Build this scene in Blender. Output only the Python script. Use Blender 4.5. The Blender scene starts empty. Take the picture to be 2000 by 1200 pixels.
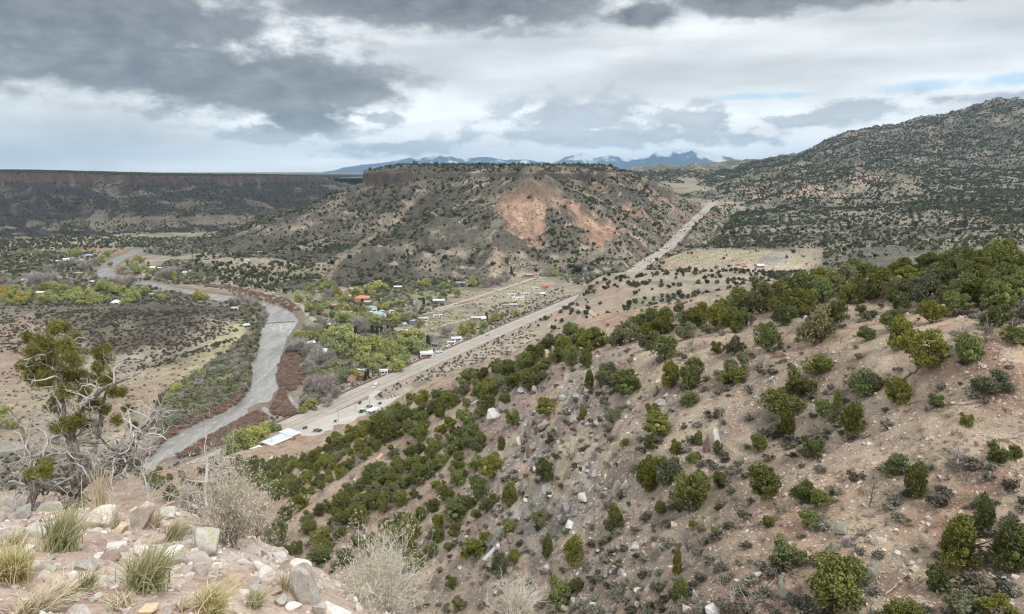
import bpy, math, random
import numpy as np
R = math.radians
random.seed(7); rng = np.random.default_rng(7)
scene = bpy.context.scene
COL = scene.collection

# ------------------------------------------------------------------ camera, sky, sun, exposure
CAMZ = 150.0; PITCH = R(10.1); F_PX = 1482.0          # photograph measured at 2000 x 1200
cam_d = bpy.data.cameras.new('camera'); cam = bpy.data.objects.new('camera', cam_d); COL.objects.link(cam)
cam.location = (0, 0, CAMZ); cam.rotation_euler = (R(90) - PITCH, 0, 0)
cam_d.sensor_width = 36.0; cam_d.lens = 36.0 * F_PX / 2000.0
cam_d.clip_start = 0.3; cam_d.clip_end = 120000
scene.camera = cam
scene.cycles.filter_width = 1.15; scene.cycles.max_bounces = 5
scene.view_settings.view_transform = 'Standard'; scene.view_settings.look = 'None'
scene.view_settings.exposure = 0.8; scene.view_settings.gamma = 1.0
scene.view_settings.use_curve_mapping = False

SUN_EL, SUN_AZ = 52.0, 150.0      # azimuth clockwise from +Y (view direction)
sun_d = bpy.data.lights.new('sun', 'SUN'); sun_d.energy = 1.5; sun_d.angle = R(12); sun_d.color = (1.0, 0.96, 0.9)
sun = bpy.data.objects.new('sun', sun_d); COL.objects.link(sun)
sun.rotation_euler = (R(90 - SUN_EL), 0, R(180 - SUN_AZ)); sun.location = (0, 0, 800)

class NT:
    """tiny node-graph writer"""
    def __init__(s, tree): s.t = tree; s.n = tree.nodes; s.l = tree.links
    def new(s, typ, **kw):
        nd = s.n.new(typ)
        for k, v in kw.items(): setattr(nd, k, v)
        return nd
    def put(s, sock, v):
        if hasattr(v, 'is_output') or isinstance(v, bpy.types.NodeSocket): s.l.new(v, sock)
        elif v is not None: sock.default_value = v
    def m(s, op, a, b=None, c=None, clamp=False):
        nd = s.new('ShaderNodeMath', operation=op, use_clamp=clamp)
        s.put(nd.inputs[0], a)
        if b is not None: s.put(nd.inputs[1], b)
        if c is not None: s.put(nd.inputs[2], c)
        return nd.outputs[0]
    def mix(s, f, a, b, blend='MIX'):
        nd = s.new('ShaderNodeMix', data_type='RGBA', blend_type=blend)
        s.put(nd.inputs[0], f)
        for i, v in ((6, a), (7, b)):
            if isinstance(v, (tuple, list)): v = tuple(v) + ((1.0,) if len(v) == 3 else ())
            s.put(nd.inputs[i], v)
        return nd.outputs[2]
    def noise(s, vec, scale, detail=4, rough=0.55, dist=0.0, dim='3D'):
        nd = s.new('ShaderNodeTexNoise', noise_dimensions=dim)
        if vec is not None: s.l.new(vec, nd.inputs['Vector'])
        nd.inputs['Scale'].default_value = scale; nd.inputs['Detail'].default_value = detail
        nd.inputs['Roughness'].default_value = rough; nd.inputs['Distortion'].default_value = dist
        return nd.outputs[0]
    def ramp(s, f, a, b):
        nd = s.new('ShaderNodeMapRange', interpolation_type='SMOOTHSTEP'); s.put(nd.inputs[0], f)
        nd.inputs[1].default_value = a; nd.inputs[2].default_value = b
        return nd.outputs[0]
    def lin(s, f, a, b, c, d):
        nd = s.new('ShaderNodeMapRange'); s.put(nd.inputs[0], f)
        for i, v in enumerate((a, b, c, d)): nd.inputs[i + 1].default_value = v
        return nd.outputs[0]
    def comb(s, x, y, z):
        nd = s.new('ShaderNodeCombineXYZ')
        for i, v in enumerate((x, y, z)): s.put(nd.inputs[i], v)
        return nd.outputs[0]

world = bpy.data.worlds.new('World'); scene.world = world; world.use_nodes = True
world.cycles.sampling_method = 'MANUAL'; world.cycles.sample_map_resolution = 512
def build_sky():
    w = NT(world.node_tree); w.n.clear()
    out = w.new('ShaderNodeOutputWorld'); bg = w.new('ShaderNodeBackground'); bg.inputs[1].default_value = 0.1
    w.l.new(bg.outputs[0], out.inputs[0])
    sky = w.new('ShaderNodeTexSky', sky_type='NISHITA'); sky.sun_disc = False
    sky.sun_elevation = R(SUN_EL); sky.sun_rotation = R(SUN_AZ); sky.air_density = 1.2; sky.dust_density = 0.6
    tc = w.new('ShaderNodeTexCoord'); sep = w.new('ShaderNodeSeparateXYZ'); w.l.new(tc.outputs['Generated'], sep.inputs[0])
    x, y, z = sep.outputs
    az = w.m('ARCTAN2', x, y); el = w.m('ARCSINE', z)
    # cloud decks flatten towards the horizon: stretch the noise with elevation
    elc = w.m('POWER', w.m('ABSOLUTE', w.m('ADD', el, 0.02)), 0.75)
    p = w.comb(w.m('MULTIPLY', az, 3.2), w.m('MULTIPLY', elc, 8.5), w.m('MULTIPLY', y, 0.6))
    n1 = w.noise(p, 1.3, 7, 0.56, 0.5)                        # decks
    n2 = w.noise(p, 4.6, 8, 0.6, 0.25)                         # puffs
    n3 = w.noise(w.comb(w.m('MULTIPLY', az, 2.0), w.m('MULTIPLY', el, 14.0), 3.1), 1.6, 5, 0.5, 0.2)   # streaks
    n4 = w.noise(w.comb(w.m('MULTIPLY', az, 5.5), w.m('MULTIPLY', el, 11.0), 1.7), 3.6, 9, 0.6, 0.08)      # cauliflower edges
    billow = w.m('ADD', w.m('MULTIPLY', w.m('SUBTRACT', n4, 0.5), 2.0), w.m('ADD', w.m('MULTIPLY', w.m('SUBTRACT', n2, 0.5), 0.25), w.m('MULTIPLY', w.m('SUBTRACT', n1, 0.5), 0.5)))
    def ell(pxx, pyy, rx, ry, tilt=0.0, edge=1.0):
        a0 = math.atan((pxx - 1000) / F_PX); e0 = math.atan((600 - pyy) / F_PX * math.cos(a0)) - PITCH * math.cos(a0)
        da = w.m('SUBTRACT', az, a0); de = w.m('SUBTRACT', el, e0)
        if tilt: de = w.m('SUBTRACT', de, w.m('MULTIPLY', da, tilt))
        da = w.m('MULTIPLY', da, F_PX / rx); de = w.m('MULTIPLY', de, F_PX / ry)
        d2 = w.m('ADD', w.m('MULTIPLY', da, da), w.m('MULTIPLY', de, de))
        return w.m('SUBTRACT', 1.0, w.m('SQRT', d2))
    def union(lst, k):
        o = None
        for e in lst:
            v = ell(*e); o = v if o is None else w.m('MAXIMUM', o, v)
        return w.m('ADD', o, w.m('MULTIPLY', billow, k))
    dark = union([(150, 40, 460, 92), (-250, 30, 500, 100), (300, 130, 360, 62), (540, 165, 270, 72), (600, 222, 110, 40), (690, 172, 110, 30), (420, 165, 200, 40),
                  (880, 0, 380, 62), (1450, -5, 130, 42), (1240, 30, 90, 26), (1700, -25, 500, 32)], 0.85)
    mid = union([(620, 245, 150, 40), (1130, 222, 190, 52), (1360, 240, 150, 42), (1650, 215, 140, 26, 0.15), (1180, 268, 420, 22), (560, 262, 180, 26),
                 (745, 232, 60, 14), (760, 290, 140, 24), (1560, 235, 130, 20), (340, 220, 40, 18), (1990, 190, 120, 14), (1820, 195, 60, 12)], 1.5)
    blue = union([(1450, 190, 90, 9), (1770, 172, 90, 14, 0.06), (1950, 158, 90, 18, 0.06), (1520, 188, 60, 8), (720, 305, 90, 9)], 0.7)
    strat = union([(1650, 95, 900, 105, 0.09), (950, 60, 500, 150), (250, 180, 300, 120)], 0.25)
    veil = union([(-60, 260, 300, 190), (150, 240, 260, 90)], 0.5)
    # statistical cloud for the rest of the dome: the same kind of decks
    gen_dark = w.m('MULTIPLY', w.ramp(n1, 0.52, 0.72), w.ramp(el, 0.22, 0.34))
    base = w.lin(n3, 0.32, 0.68, 4.7, 7.6)
    base = w.m('MULTIPLY', base, w.lin(n2, 0.3, 0.7, 0.94, 1.05))
    hz = w.ramp(el, 0.16, -0.02)
    base = w.m('ADD', base, w.m('MULTIPLY', hz, 1.5))
    # the lid overhead is thinner and brighter, as under any overcast
    base = w.m('MULTIPLY', base, w.lin(el, 0.25, 1.3, 1.0, 1.45))
    v = w.m('MULTIPLY', base, w.m('SUBTRACT', 1.0, w.m('MULTIPLY', w.ramp(strat, -0.1, 0.7), 0.24)))
    v = w.m('MULTIPLY', v, w.m('SUBTRACT', 1.0, w.m('MULTIPLY', w.ramp(veil, 0.0, 1.0), 0.28)))
    shade = w.m('MULTIPLY', w.lin(n4, 0.28, 0.72, 0.78, 1.28), w.lin(n2, 0.3, 0.7, 0.86, 1.14))
    vm = w.m('MULTIPLY', w.lin(n1, 0.3, 0.7, 2.7, 3.5), shade)
    vd = w.m('MULTIPLY', w.lin(n1, 0.3, 0.7, 0.7, 1.15), w.m('MULTIPLY', shade, w.lin(n4, 0.3, 0.7, 0.72, 1.45)))
    fm = w.m('MULTIPLY', w.ramp(mid, 0.05, 0.6), 0.85)
    fd = w.ramp(dark, -0.2, 0.5)
    fd = w.m('MAXIMUM', fd, w.m('MULTIPLY', gen_dark, 0.8))
    cool = w.mix(1.0, (0.955, 0.985, 1.02), (1, 1, 1), 'MULTIPLY')
    grey = w.comb(v, v, v)
    c = w.mix(1.0, grey, (0.975, 0.99, 1.0), 'MULTIPLY')
    # thin gaps of blue sky
    bluec = w.mix(1.0, sky.outputs[0], (1.0, 1.0, 1.0), 'MULTIPLY')
    bl = w.mix(0.45, w.mix(1.0, (1.6, 3.3, 5.6), (1, 1, 1), 'MULTIPLY'), bluec)
    c = w.mix(w.m('MULTIPLY', w.ramp(blue, 0.0, 0.8), 0.8), c, bl)
    c = w.mix(fm, c, w.mix(1.0, w.comb(vm, vm, vm), (0.92, 0.985, 1.07), 'MULTIPLY'))
    c = w.mix(w.m('MULTIPLY', fd, 0.95), c, w.mix(1.0, w.comb(vd, vd, vd), (0.98, 0.99, 1.04), 'MULTIPLY'))
    # a share of clear Nishita sky everywhere behind the cloud
    c = w.mix(0.06, c, sky.outputs[0])
    w.l.new(c, bg.inputs[0])
build_sky()

# ------------------------------------------------------------------ helpers
_t = np.random.default_rng(1234).random((256, 256)); _t = np.pad(_t, ((0, 1), (0, 1)), mode='wrap'); NTAB = _t.ravel().copy()
def vnoise(x, y, seed=0):
    x = np.asarray(x, float); y = np.asarray(y, float)
    xi = np.floor(x).astype(np.int64); yi = np.floor(y).astype(np.int64)
    fx = x - xi; fy = y - yi
    fx = fx * fx * fx * (fx * (fx * 6 - 15) + 10); fy = fy * fy * fy * (fy * (fy * 6 - 15) + 10)
    xi = (xi + seed * 57) & 255; yi = (yi + seed * 131) & 255
    k = xi * 257 + yi
    a, b, c, d = NTAB[k], NTAB[k + 257], NTAB[k + 1], NTAB[k + 258]
    a = a + (b - a) * fx; c = c + (d - c) * fx
    return a + (c - a) * fy
def fbm(x, y, sc, octv=4, seed=0, gain=0.5):
    x = np.asarray(x, float) / sc; y = np.asarray(y, float) / sc
    s = 0; a = 1; tot = 0
    for o in range(octv):
        s = s + a * vnoise(x + o * 17.3, y - o * 9.1, seed + o); tot += a; a *= gain
        x, y = (x * 0.8 - y * 0.6) * 2.03, (x * 0.6 + y * 0.8) * 2.03
    return s / tot
def ridged(x, y, sc, octv=3, seed=0):
    x = np.asarray(x, float) / sc; y = np.asarray(y, float) / sc
    s = 0; a = 1; tot = 0
    for o in range(octv):
        s = s + a * (1 - np.abs(2 * vnoise(x + o * 7.7, y + o * 3.3, seed + o) - 1)); tot += a; a *= 0.5
        x, y = (x * 0.8 - y * 0.6) * 2.1, (x * 0.6 + y * 0.8) * 2.1
    return s / tot
def sstep(a, b, x):
    t = np.clip((x - a) / (b - a), 0, 1); return t * t * (3 - 2 * t)

SP, CP = math.sin(PITCH), math.cos(PITCH)
def ray(px, py):
    """direction (not normalised, depth 1 along the optical axis) through a pixel of the 2000x1200 photograph"""
    px = np.asarray(px, float); py = np.asarray(py, float)
    u = (600 - py) / F_PX
    return np.stack([(px - 1000) / F_PX, CP + u * SP, -SP + u * CP], -1)
def at(px, py, t):
    d = ray(px, py); return np.array([0, 0, CAMZ]) + d * np.asarray(t, float)[..., None]
def onz(px, py, z=0.0):
    d = ray(px, py); t = (z - CAMZ) / d[..., 2]; return np.array([0, 0, CAMZ]) + d * t[..., None]
def project(P):
    P = np.asarray(P, float); v = P - np.array([0, 0, CAMZ])
    dep = v[..., 1] * CP - v[..., 2] * SP; up = v[..., 1] * SP + v[..., 2] * CP
    return 1000 + F_PX * v[..., 0] / dep, 600 - F_PX * up / dep, dep
def raycast(fn, px, py, t0, t1, n=420):
    px = np.atleast_1d(np.asarray(px, float)); py = np.atleast_1d(np.asarray(py, float))
    d = ray(px, py); ts = np.geomspace(t0, t1, n)
    P = np.array([0, 0, CAMZ]) + d[:, None, :] * ts[None, :, None]
    below = P[..., 2] < fn(P[..., 0], P[..., 1])
    hit = below.any(1); k = below.argmax(1); k = np.clip(k, 1, n - 1)
    lo = ts[k - 1].copy(); hi = ts[k].copy()
    for _ in range(14):
        mid = (lo + hi) / 2; Q = np.array([0, 0, CAMZ]) + d * mid[:, None]
        b = Q[:, 2] < fn(Q[:, 0], Q[:, 1]); hi = np.where(b, mid, hi); lo = np.where(b, lo, mid)
    Q = np.array([0, 0, CAMZ]) + d * hi[:, None]; Q[~hit] = np.nan
    return Q, hi
class TPS:
    def __init__(s, P, lam=0.0):
        P = np.asarray(P, float); s.c = P[:, :2].mean(0); s.s = np.abs(P[:, :2] - s.c).max()
        s.X = (P[:, :2] - s.c) / s.s; n = len(P)
        K = s.k(s.X, s.X) + lam * np.eye(n); Q = np.hstack([np.ones((n, 1)), s.X])
        A = np.block([[K, Q], [Q.T, np.zeros((3, 3))]])
        s.w = np.linalg.solve(A, np.concatenate([P[:, 2], np.zeros(3)]))
    @staticmethod
    def k(A, B):
        r2 = ((A[:, None, :] - B[None, :, :]) ** 2).sum(-1); return 0.5 * r2 * np.log(r2 + 1e-12)
    def __call__(s, x, y):
        x, y = np.broadcast_arrays(np.asarray(x, float), np.asarray(y, float)); sh = x.shape
        P = (np.stack([x.ravel(), y.ravel()], -1) - s.c) / s.s; out = np.empty(len(P))
        for i in range(0, len(P), 60000):
            q = P[i:i + 60000]
            out[i:i + 60000] = s.k(q, s.X) @ s.w[:-3] + s.w[-3] + q @ s.w[-2:]
        return out.reshape(sh)
def inpoly(x, y, poly):
    x = np.asarray(x, float); y = np.asarray(y, float); poly = np.asarray(poly, float)
    c = np.zeros(x.shape, bool); n = len(poly)
    for i in range(n):
        x1, y1 = poly[i]; x2, y2 = poly[(i + 1) % n]
        k = (y1 > y) != (y2 > y)
        c ^= k & (x < (x2 - x1) * (y - y1) / (y2 - y1 + 1e-12) + x1)
    return c
def polydist(x, y, pts, closed=True):
    """distance to a polyline and arc position of the nearest point"""
    x = np.asarray(x, float); y = np.asarray(y, float); pts = np.asarray(pts, float)
    best = np.full(x.shape, 1e18); arc = np.zeros(x.shape); acc = 0.0
    n = len(pts) if closed else len(pts) - 1
    for i in range(n):
        a = pts[i]; b = pts[(i + 1) % len(pts)]; v = b - a; L2 = v @ v + 1e-12; L = math.sqrt(L2)
        t = np.clip(((x - a[0]) * v[0] + (y - a[1]) * v[1]) / L2, 0, 1)
        d = (x - a[0] - t * v[0]) ** 2 + (y - a[1] - t * v[1]) ** 2
        k = d < best; best = np.where(k, d, best); arc = np.where(k, acc + t * L, arc); acc += L
    return np.sqrt(best), arc

def mesh_np(name, V, F, smooth=False):
    """V (n,3), F list of int arrays (k, 3|4)"""
    me = bpy.data.meshes.new(name); V = np.ascontiguousarray(V, np.float32)
    if isinstance(F, np.ndarray): F = [F]
    F = [np.asarray(f, np.int32) for f in F if len(f)]
    me.vertices.add(len(V)); me.vertices.foreach_set('co', V.ravel())
    lv = np.concatenate([f.ravel() for f in F]); me.loops.add(len(lv)); me.loops.foreach_set('vertex_index', lv)
    tot = np.concatenate([np.full(len(f), f.shape[1], np.int32) for f in F])
    st = np.concatenate([[0], np.cumsum(tot)[:-1]]).astype(np.int32)
    me.polygons.add(len(tot)); me.polygons.foreach_set('loop_start', st)
    if smooth: me.polygons.foreach_set('use_smooth', np.ones(len(tot), bool))
    me.update(calc_edges=True)
    return me
def link(name, me, mat=None, parent=None, **props):
    o = bpy.data.objects.new(name, me); COL.objects.link(o)
    if mat is not None and me is not None and len(me.materials) == 0: me.materials.append(mat)
    if parent is not None: o.parent = parent
    for k, v in props.items(): o[k] = v
    return o
def empty(name, loc, rz=0.0, label=None, category=None, group=None, scale=None):
    o = bpy.data.objects.new(name, None); COL.objects.link(o); o.location = tuple(float(v) for v in loc); o.rotation_euler = (0, 0, rz)
    o.empty_display_size = 0.2
    if scale is not None: o.scale = scale
    if label: o['label'] = label
    if category: o['category'] = category
    if group: o['group'] = group
    return o
class MB:
    """collects shapes into one mesh"""
    def __init__(s): s.v = []; s.f = []
    def add(s, V, F):
        b = len(s.v); s.v += [tuple(p) for p in V]; s.f += [tuple(i + b for i in f) for f in F]; return s
    def box(s, x0, x1, y0, y1, z0, z1):
        return s.add([(x0, y0, z0), (x1, y0, z0), (x1, y1, z0), (x0, y1, z0), (x0, y0, z1), (x1, y0, z1), (x1, y1, z1), (x0, y1, z1)],
                     [(3, 2, 1, 0), (4, 5, 6, 7), (0, 1, 5, 4), (1, 2, 6, 5), (2, 3, 7, 6), (3, 0, 4, 7)])
    def prism(s, prof, a, b, axis='y'):
        """closed 2-D profile extruded from a to b; axis y: profile (x,z)"""
        n = len(prof)
        mk = (lambda p, q: (p[0], q, p[1])) if axis == 'y' else (lambda p, q: (q, p[0], p[1]))
        V = [mk(p, a) for p in prof] + [mk(p, b) for p in prof]
        F = [(i, (i + 1) % n, n + (i + 1) % n, n + i) for i in range(n)] + [tuple(range(n))[::-1], tuple(range(n, 2 * n))]
        return s.add(V, F)
    def cyl(s, c, r, h, n=10, axis='z'):
        V = []; 
        for k in (0, 1):
            for i in range(n):
                a = 2 * math.pi * i / n; p = (r * math.cos(a), r * math.sin(a), h * k)
                if axis == 'y': p = (p[0], p[2] - h / 2, p[1])
                V.append((c[0] + p[0], c[1] + p[1], c[2] + p[2]))
        F = [(i, (i + 1) % n, n + (i + 1) % n, n + i) for i in range(n)] + [tuple(range(n))[::-1], tuple(range(n, 2 * n))]
        return s.add(V, F)
    def mesh(s, name):
        me = bpy.data.meshes.new(name); me.from_pydata(s.v, [], s.f); me.update(); return me
    def build(s, name, mat, parent=None, **props):
        return link(name, s.mesh(name), mat, parent, **props)

def tube(path, rad, sides=6, cap=True):
    P = np.asarray(path, float); n = len(P); rad = np.broadcast_to(np.asarray(rad, float), (n,))
    T = np.empty_like(P); T[1:-1] = P[2:] - P[:-2]; T[0] = P[1] - P[0]; T[-1] = P[-1] - P[-2]; T /= np.sqrt((T * T).sum(1))[:, None] + 1e-9
    ref = np.array([0, 0, 1.0]) if abs(T[0, 2]) < 0.9 else np.array([1.0, 0, 0])
    a_, b_ = T[0], ref; u = np.array([a_[1] * b_[2] - a_[2] * b_[1], a_[2] * b_[0] - a_[0] * b_[2], a_[0] * b_[1] - a_[1] * b_[0]]); U = u - T * (T @ u)[:, None]; U /= np.sqrt((U * U).sum(1))[:, None] + 1e-9
    W = np.cross(T, U); a = np.linspace(0, 2 * np.pi, sides, endpoint=False)
    V = (P[:, None] + rad[:, None, None] * (np.cos(a)[None, :, None] * U[:, None] + np.sin(a)[None, :, None] * W[:, None])).reshape(-1, 3)
    i = np.arange(n - 1)[:, None] * sides; j = np.arange(sides)[None]; k = (j + 1) % sides
    Fq = np.stack([i + j, i + k, i + sides + k, i + sides + j], -1).reshape(-1, 4)
    return V, Fq
class Acc:
    """numpy accumulator of tris and quads"""
    def __init__(s): s.V = []; s.T = []; s.Q = []; s.n = 0
    def add(s, V, F):
        V = np.asarray(V, float); F = np.asarray(F, int)
        (s.T if F.shape[1] == 3 else s.Q).append(F + s.n); s.V.append(V); s.n += len(V); return s
    def tube(s, path, rad, sides=6): return s.add(*tube(path, rad, sides))
    def mesh(s, name, smooth=False):
        F = []
        if s.T: F.append(np.concatenate(s.T))
        if s.Q: F.append(np.concatenate(s.Q))
        return mesh_np(name, np.concatenate(s.V), F, smooth)
def ico(sub=1):
    import bmesh
    bm = bmesh.new(); bmesh.ops.create_icosphere(bm, subdivisions=sub, radius=1.0)
    V = np.array([v.co[:] for v in bm.verts]); F = np.array([[v.index for v in f.verts] for f in bm.faces]); bm.free(); return V, F
ICO1, ICO2, ICO3 = ico(1), ico(2), ico(3)

# ------------------------------------------------------------------ materials
MATS = {}
def bsdf_mat(name, rough=0.9, spec=0.2):
    m = bpy.data.materials.new(name); m.use_nodes = True; g = NT(m.node_tree)
    b = g.n['Principled BSDF']; b.inputs['Roughness'].default_value = rough; b.inputs['Specular IOR Level'].default_value = spec
    return m, g, b
def paint(col, rough=0.6, var=0.12, scale=1.5, spec=0.3, metal=0.0):
    key = ('paint', tuple(round(c, 3) for c in col), rough, var, scale, metal)
    if key in MATS: return MATS[key]
    m, g, b = bsdf_mat('paint_%d' % len(MATS), rough, spec); b.inputs['Metallic'].default_value = metal
    tc = g.new('ShaderNodeTexCoord'); n = g.noise(tc.outputs['Object'], scale, 5, 0.6)
    k = g.lin(n, 0.25, 0.75, 1 - var * 1.4, 1 + var)
    c = g.mix(1.0, tuple(col), g.comb(k, k, k), 'MULTIPLY'); g.l.new(c, b.inputs['Base Color'])
    MATS[key] = m; return m
def foliage(name, c1, c2, rnd=0.35, rough=0.85, trans=0.0):
    """leaf colour varying inside a crown and from plant to plant"""
    if name in MATS: return MATS[name]
    m, g, b = bsdf_mat(name, rough, 0.15)
    oi = g.new('ShaderNodeObjectInfo'); tc = g.new('ShaderNodeTexCoord')
    n = g.noise(tc.outputs['Object'], 2.6, 3, 0.6); nn = g.ramp(n, 0.3, 0.7)
    c = g.mix(nn, c1, c2)
    k = g.lin(oi.outputs['Random'], 0, 1, 1 - rnd, 1 + rnd)
    k2 = g.m('FRACT', g.m('MULTIPLY', oi.outputs['Random'], 7.31))
    hue = g.new('ShaderNodeHueSaturation'); g.l.new(c, hue.inputs['Color'])
    hue.inputs['Fac'].default_value = 1.0
    g.l.new(g.lin(k2, 0, 1, 0.475, 0.515), hue.inputs['Hue']); g.l.new(g.lin(k2, 0, 1, 1.08, 0.85), hue.inputs['Saturation']); g.l.new(k, hue.inputs['Value'])
    g.l.new(hue.outputs[0], b.inputs['Base Color'])
    MATS[name] = m; return m
def rockmat(name, c1, c2, c3, scale=1.0, bump=0.5):
    if name in MATS: return MATS[name]
    m, g, b = bsdf_mat(name, 0.92, 0.2)
    tc = g.new('ShaderNodeTexCoord'); oi = g.new('ShaderNodeObjectInfo')
    geo = g.new('ShaderNodeNewGeometry'); P = geo.outputs['Position']
    n = g.noise(P, 3.0 * scale, 6, 0.65); n2 = g.noise(P, 14 * scale, 4, 0.6); n3 = g.noise(P, 1.1 * scale, 3)
    c = g.mix(g.ramp(n, 0.35, 0.65), c1, c2); c = g.mix(g.ramp(n3, 0.52, 0.68), c, c3)
    k = g.lin(n2, 0.25, 0.75, 0.72, 1.22); c = g.mix(1.0, c, g.comb(k, k, k), 'MULTIPLY')
    k = g.lin(oi.outputs['Random'], 0, 1, 0.72, 1.2); c = g.mix(1.0, c, g.comb(k, k, k), 'MULTIPLY')
    g.l.new(c, b.inputs['Base Color'])
    bp = g.new('ShaderNodeBump'); bp.inputs['Strength'].default_value = bump; bp.inputs['Distance'].default_value = 0.06 / scale
    g.l.new(g.m('ADD', n, g.m('MULTIPLY', n2, 0.4)), bp.inputs['Height']); g.l.new(bp.outputs[0], b.inputs['Normal'])
    MATS[name] = m; return m
def terrainmat(name, scales, amps, bumps, speck=None):
    """albedo comes from the mesh attribute 'albedo' (soil and rock types); the shader adds grain and relief"""
    m, g, b = bsdf_mat(name, 0.95, 0.1)
    at_ = g.new('ShaderNodeAttribute', attribute_name='albedo'); geo = g.new('ShaderNodeNewGeometry'); P = geo.outputs['Position']
    c = at_.outputs['Color']; hsum = None
    for sc, am, bu in zip(scales, amps, bumps):
        n = g.noise(P, sc, 5, 0.62); k = g.lin(n, 0.25, 0.75, 1 - am, 1 + am)
        c = g.mix(1.0, c, g.comb(k, k, k), 'MULTIPLY')
        h = g.m('MULTIPLY', n, bu); hsum = h if hsum is None else g.m('ADD', hsum, h)
    if speck:
        for sc, thr, col, f in speck:
            vo = g.new('ShaderNodeTexVoronoi'); vo.inputs['Scale'].default_value = sc; g.l.new(P, vo.inputs['Vector'])
            sepc = g.new('ShaderNodeSeparateColor'); g.l.new(vo.outputs['Color'], sepc.inputs[0])
            on = g.m('MULTIPLY', g.m('LESS_THAN', vo.outputs['Distance'], g.m('MULTIPLY', sepc.outputs[0], thr)), f)
            on = g.m('MULTIPLY', on, g.m('GREATER_THAN', sepc.outputs[1], 0.35))
            kk = g.lin(sepc.outputs[2], 0, 1, 0.65, 1.25)
            c = g.mix(on, c, g.mix(1.0, col, g.comb(kk, kk, kk), 'MULTIPLY'))
            hsum = g.m('ADD', hsum, g.m('MULTIPLY', on, 0.12 / sc))
    g.l.new(c, b.inputs['Base Color'])
    bp = g.new('ShaderNodeBump'); bp.inputs['Strength'].default_value = 0.7; bp.inputs['Distance'].default_value = 1.0
    g.l.new(hsum, bp.inputs['Height']); g.l.new(bp.outputs[0], b.inputs['Normal'])
    return m
def set_albedo(me, C):
    a = me.attributes.new('albedo', 'FLOAT_COLOR', 'POINT')
    C4 = np.ones((len(C), 4), np.float32); C4[:, :3] = C; a.data.foreach_set('color', C4.ravel())
def lerp(a, b, t): return np.asarray(a) * (1 - t[:, None]) + np.asarray(b) * t[:, None]
# ------------------------------------------------------------------ terrain functions (world x, y -> z)
def W2(lst, py=335):
    return np.array([at(p, py, t)[:2] for p, t in lst])
def Z0(lst, z=1.5): return onz(np.array([p[0] for p in lst], float), np.array([p[1] for p in lst], float), z)[:, :2]

MESA = W2([(712, 1720), (735, 1660), (765, 1615), (800, 1600), (850, 1625), (890, 1640), (940, 1570), (985, 1480), (1020, 1415), (1045, 1395), (1068, 1440),
           (1080, 1540), (1100, 1640), (1135, 1660), (1172, 1640), (1188, 1720), (1215, 1800), (1232, 1900), (1215, 2150), (1205, 2600), (1205, 3400), (760, 3400), (730, 2300)])
LMESA = W2([(-900, 1700), (-400, 1900), (-150, 2000), (0, 2150), (200, 2350), (330, 2380), (420, 2600), (555, 2780), (560, 3150), (640, 3700), (700, 4600), (760, 6000), (760, 9000), (-900, 9000)])
KNOB = at(1052, 335, 1440)[:2]
# ribs that run from the rim down to the valley: photograph pixel and distance of each crest point
SPURS = [np.array([at(*q) for q in L]) for L in (
    [(1050, 337, 1432), (1028, 358, 1385), (1003, 388, 1325), (978, 428, 1255), (960, 465, 1195), (955, 530, 1090)],
    [(716, 350, 1715), (680, 376, 1660), (640, 400, 1600), (540, 440, 1500), (430, 482, 1420)],
    [(803, 352, 1600), (770, 400, 1520), (740, 440, 1450), (690, 500, 1270), (640, 542, 1110)],
    [(880, 346, 1630), (865, 390, 1500), (850, 430, 1400), (800, 500, 1220), (765, 545, 1080)],
    [(950, 345, 1560), (925, 400, 1430), (895, 460, 1270), (875, 535, 1090)],
    [(1082, 352, 1545), (1115, 382, 1500), (1150, 412, 1450), (1215, 460, 1350), (1272, 490, 1290)],
    [(1176, 345, 1645), (1205, 362, 1600), (1235, 384, 1560), (1300, 430, 1490), (1335, 456, 1450)],
    [(1235, 340, 1890), (1285, 358, 1910), (1330, 374, 1960), (1378, 396, 2100)])]
def ribs(x, y):
    full = np.full(np.shape(x), -99.0); kk = (y > 1000) & (y < 2250) & (x > -850) & (x < 720)
    if not kk.any(): return full
    x, y = x[kk], y[kk]; z = np.full(x.shape, -99.0); wx0 = x + (fbm(x, y, 26, 2, 33) - .5) * 16
    for S in SPURS:
        wx = wx0; best = np.full(np.shape(x), 1e9); zc = np.full(np.shape(x), -99.0)
        for a, b in zip(S[:-1], S[1:]):
            v = b[:2] - a[:2]; t = np.clip(((wx - a[0]) * v[0] + (y - a[1]) * v[1]) / (v @ v), 0, 1); d = np.hypot(wx - a[0] - t * v[0], y - a[1] - t * v[1])
            k = d < best; best = np.where(k, d, best); zc = np.where(k, a[2] + (b[2] - a[2]) * t, zc)
        z = np.maximum(z, zc - np.where(best < 14, best * best / 28, best - 7) * .6)
    full[kk] = z; return full
def hwy_clamp(x, y, z, right):
    """keep hill slopes clear of the road cutting"""
    x = np.asarray(x, float); y = np.asarray(y, float); z = np.array(z, float)
    k = (x > 0) & (x < 1100) & (y > 850) & (y < 2700)
    if not k.any(): return z
    xs, ys = x[k], y[k]; dh, _ = polydist(xs, ys, HWY, closed=False); far = sstep(1150, 1500, ys); nn = fbm(xs, ys, 40, 3, 88)
    if right: lim = hwy_z(xs, ys) - .9 - 2.5 * far + np.clip(dh - 13 - 55 * far, 0, None) * (.5 - .2 * far)
    else: lim = hwy_z(xs, ys) - .9 + np.clip(dh - 13, 0, None) * (.55 + .7 * nn)
    z[k] = np.minimum(z[k], lim); return z
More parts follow.
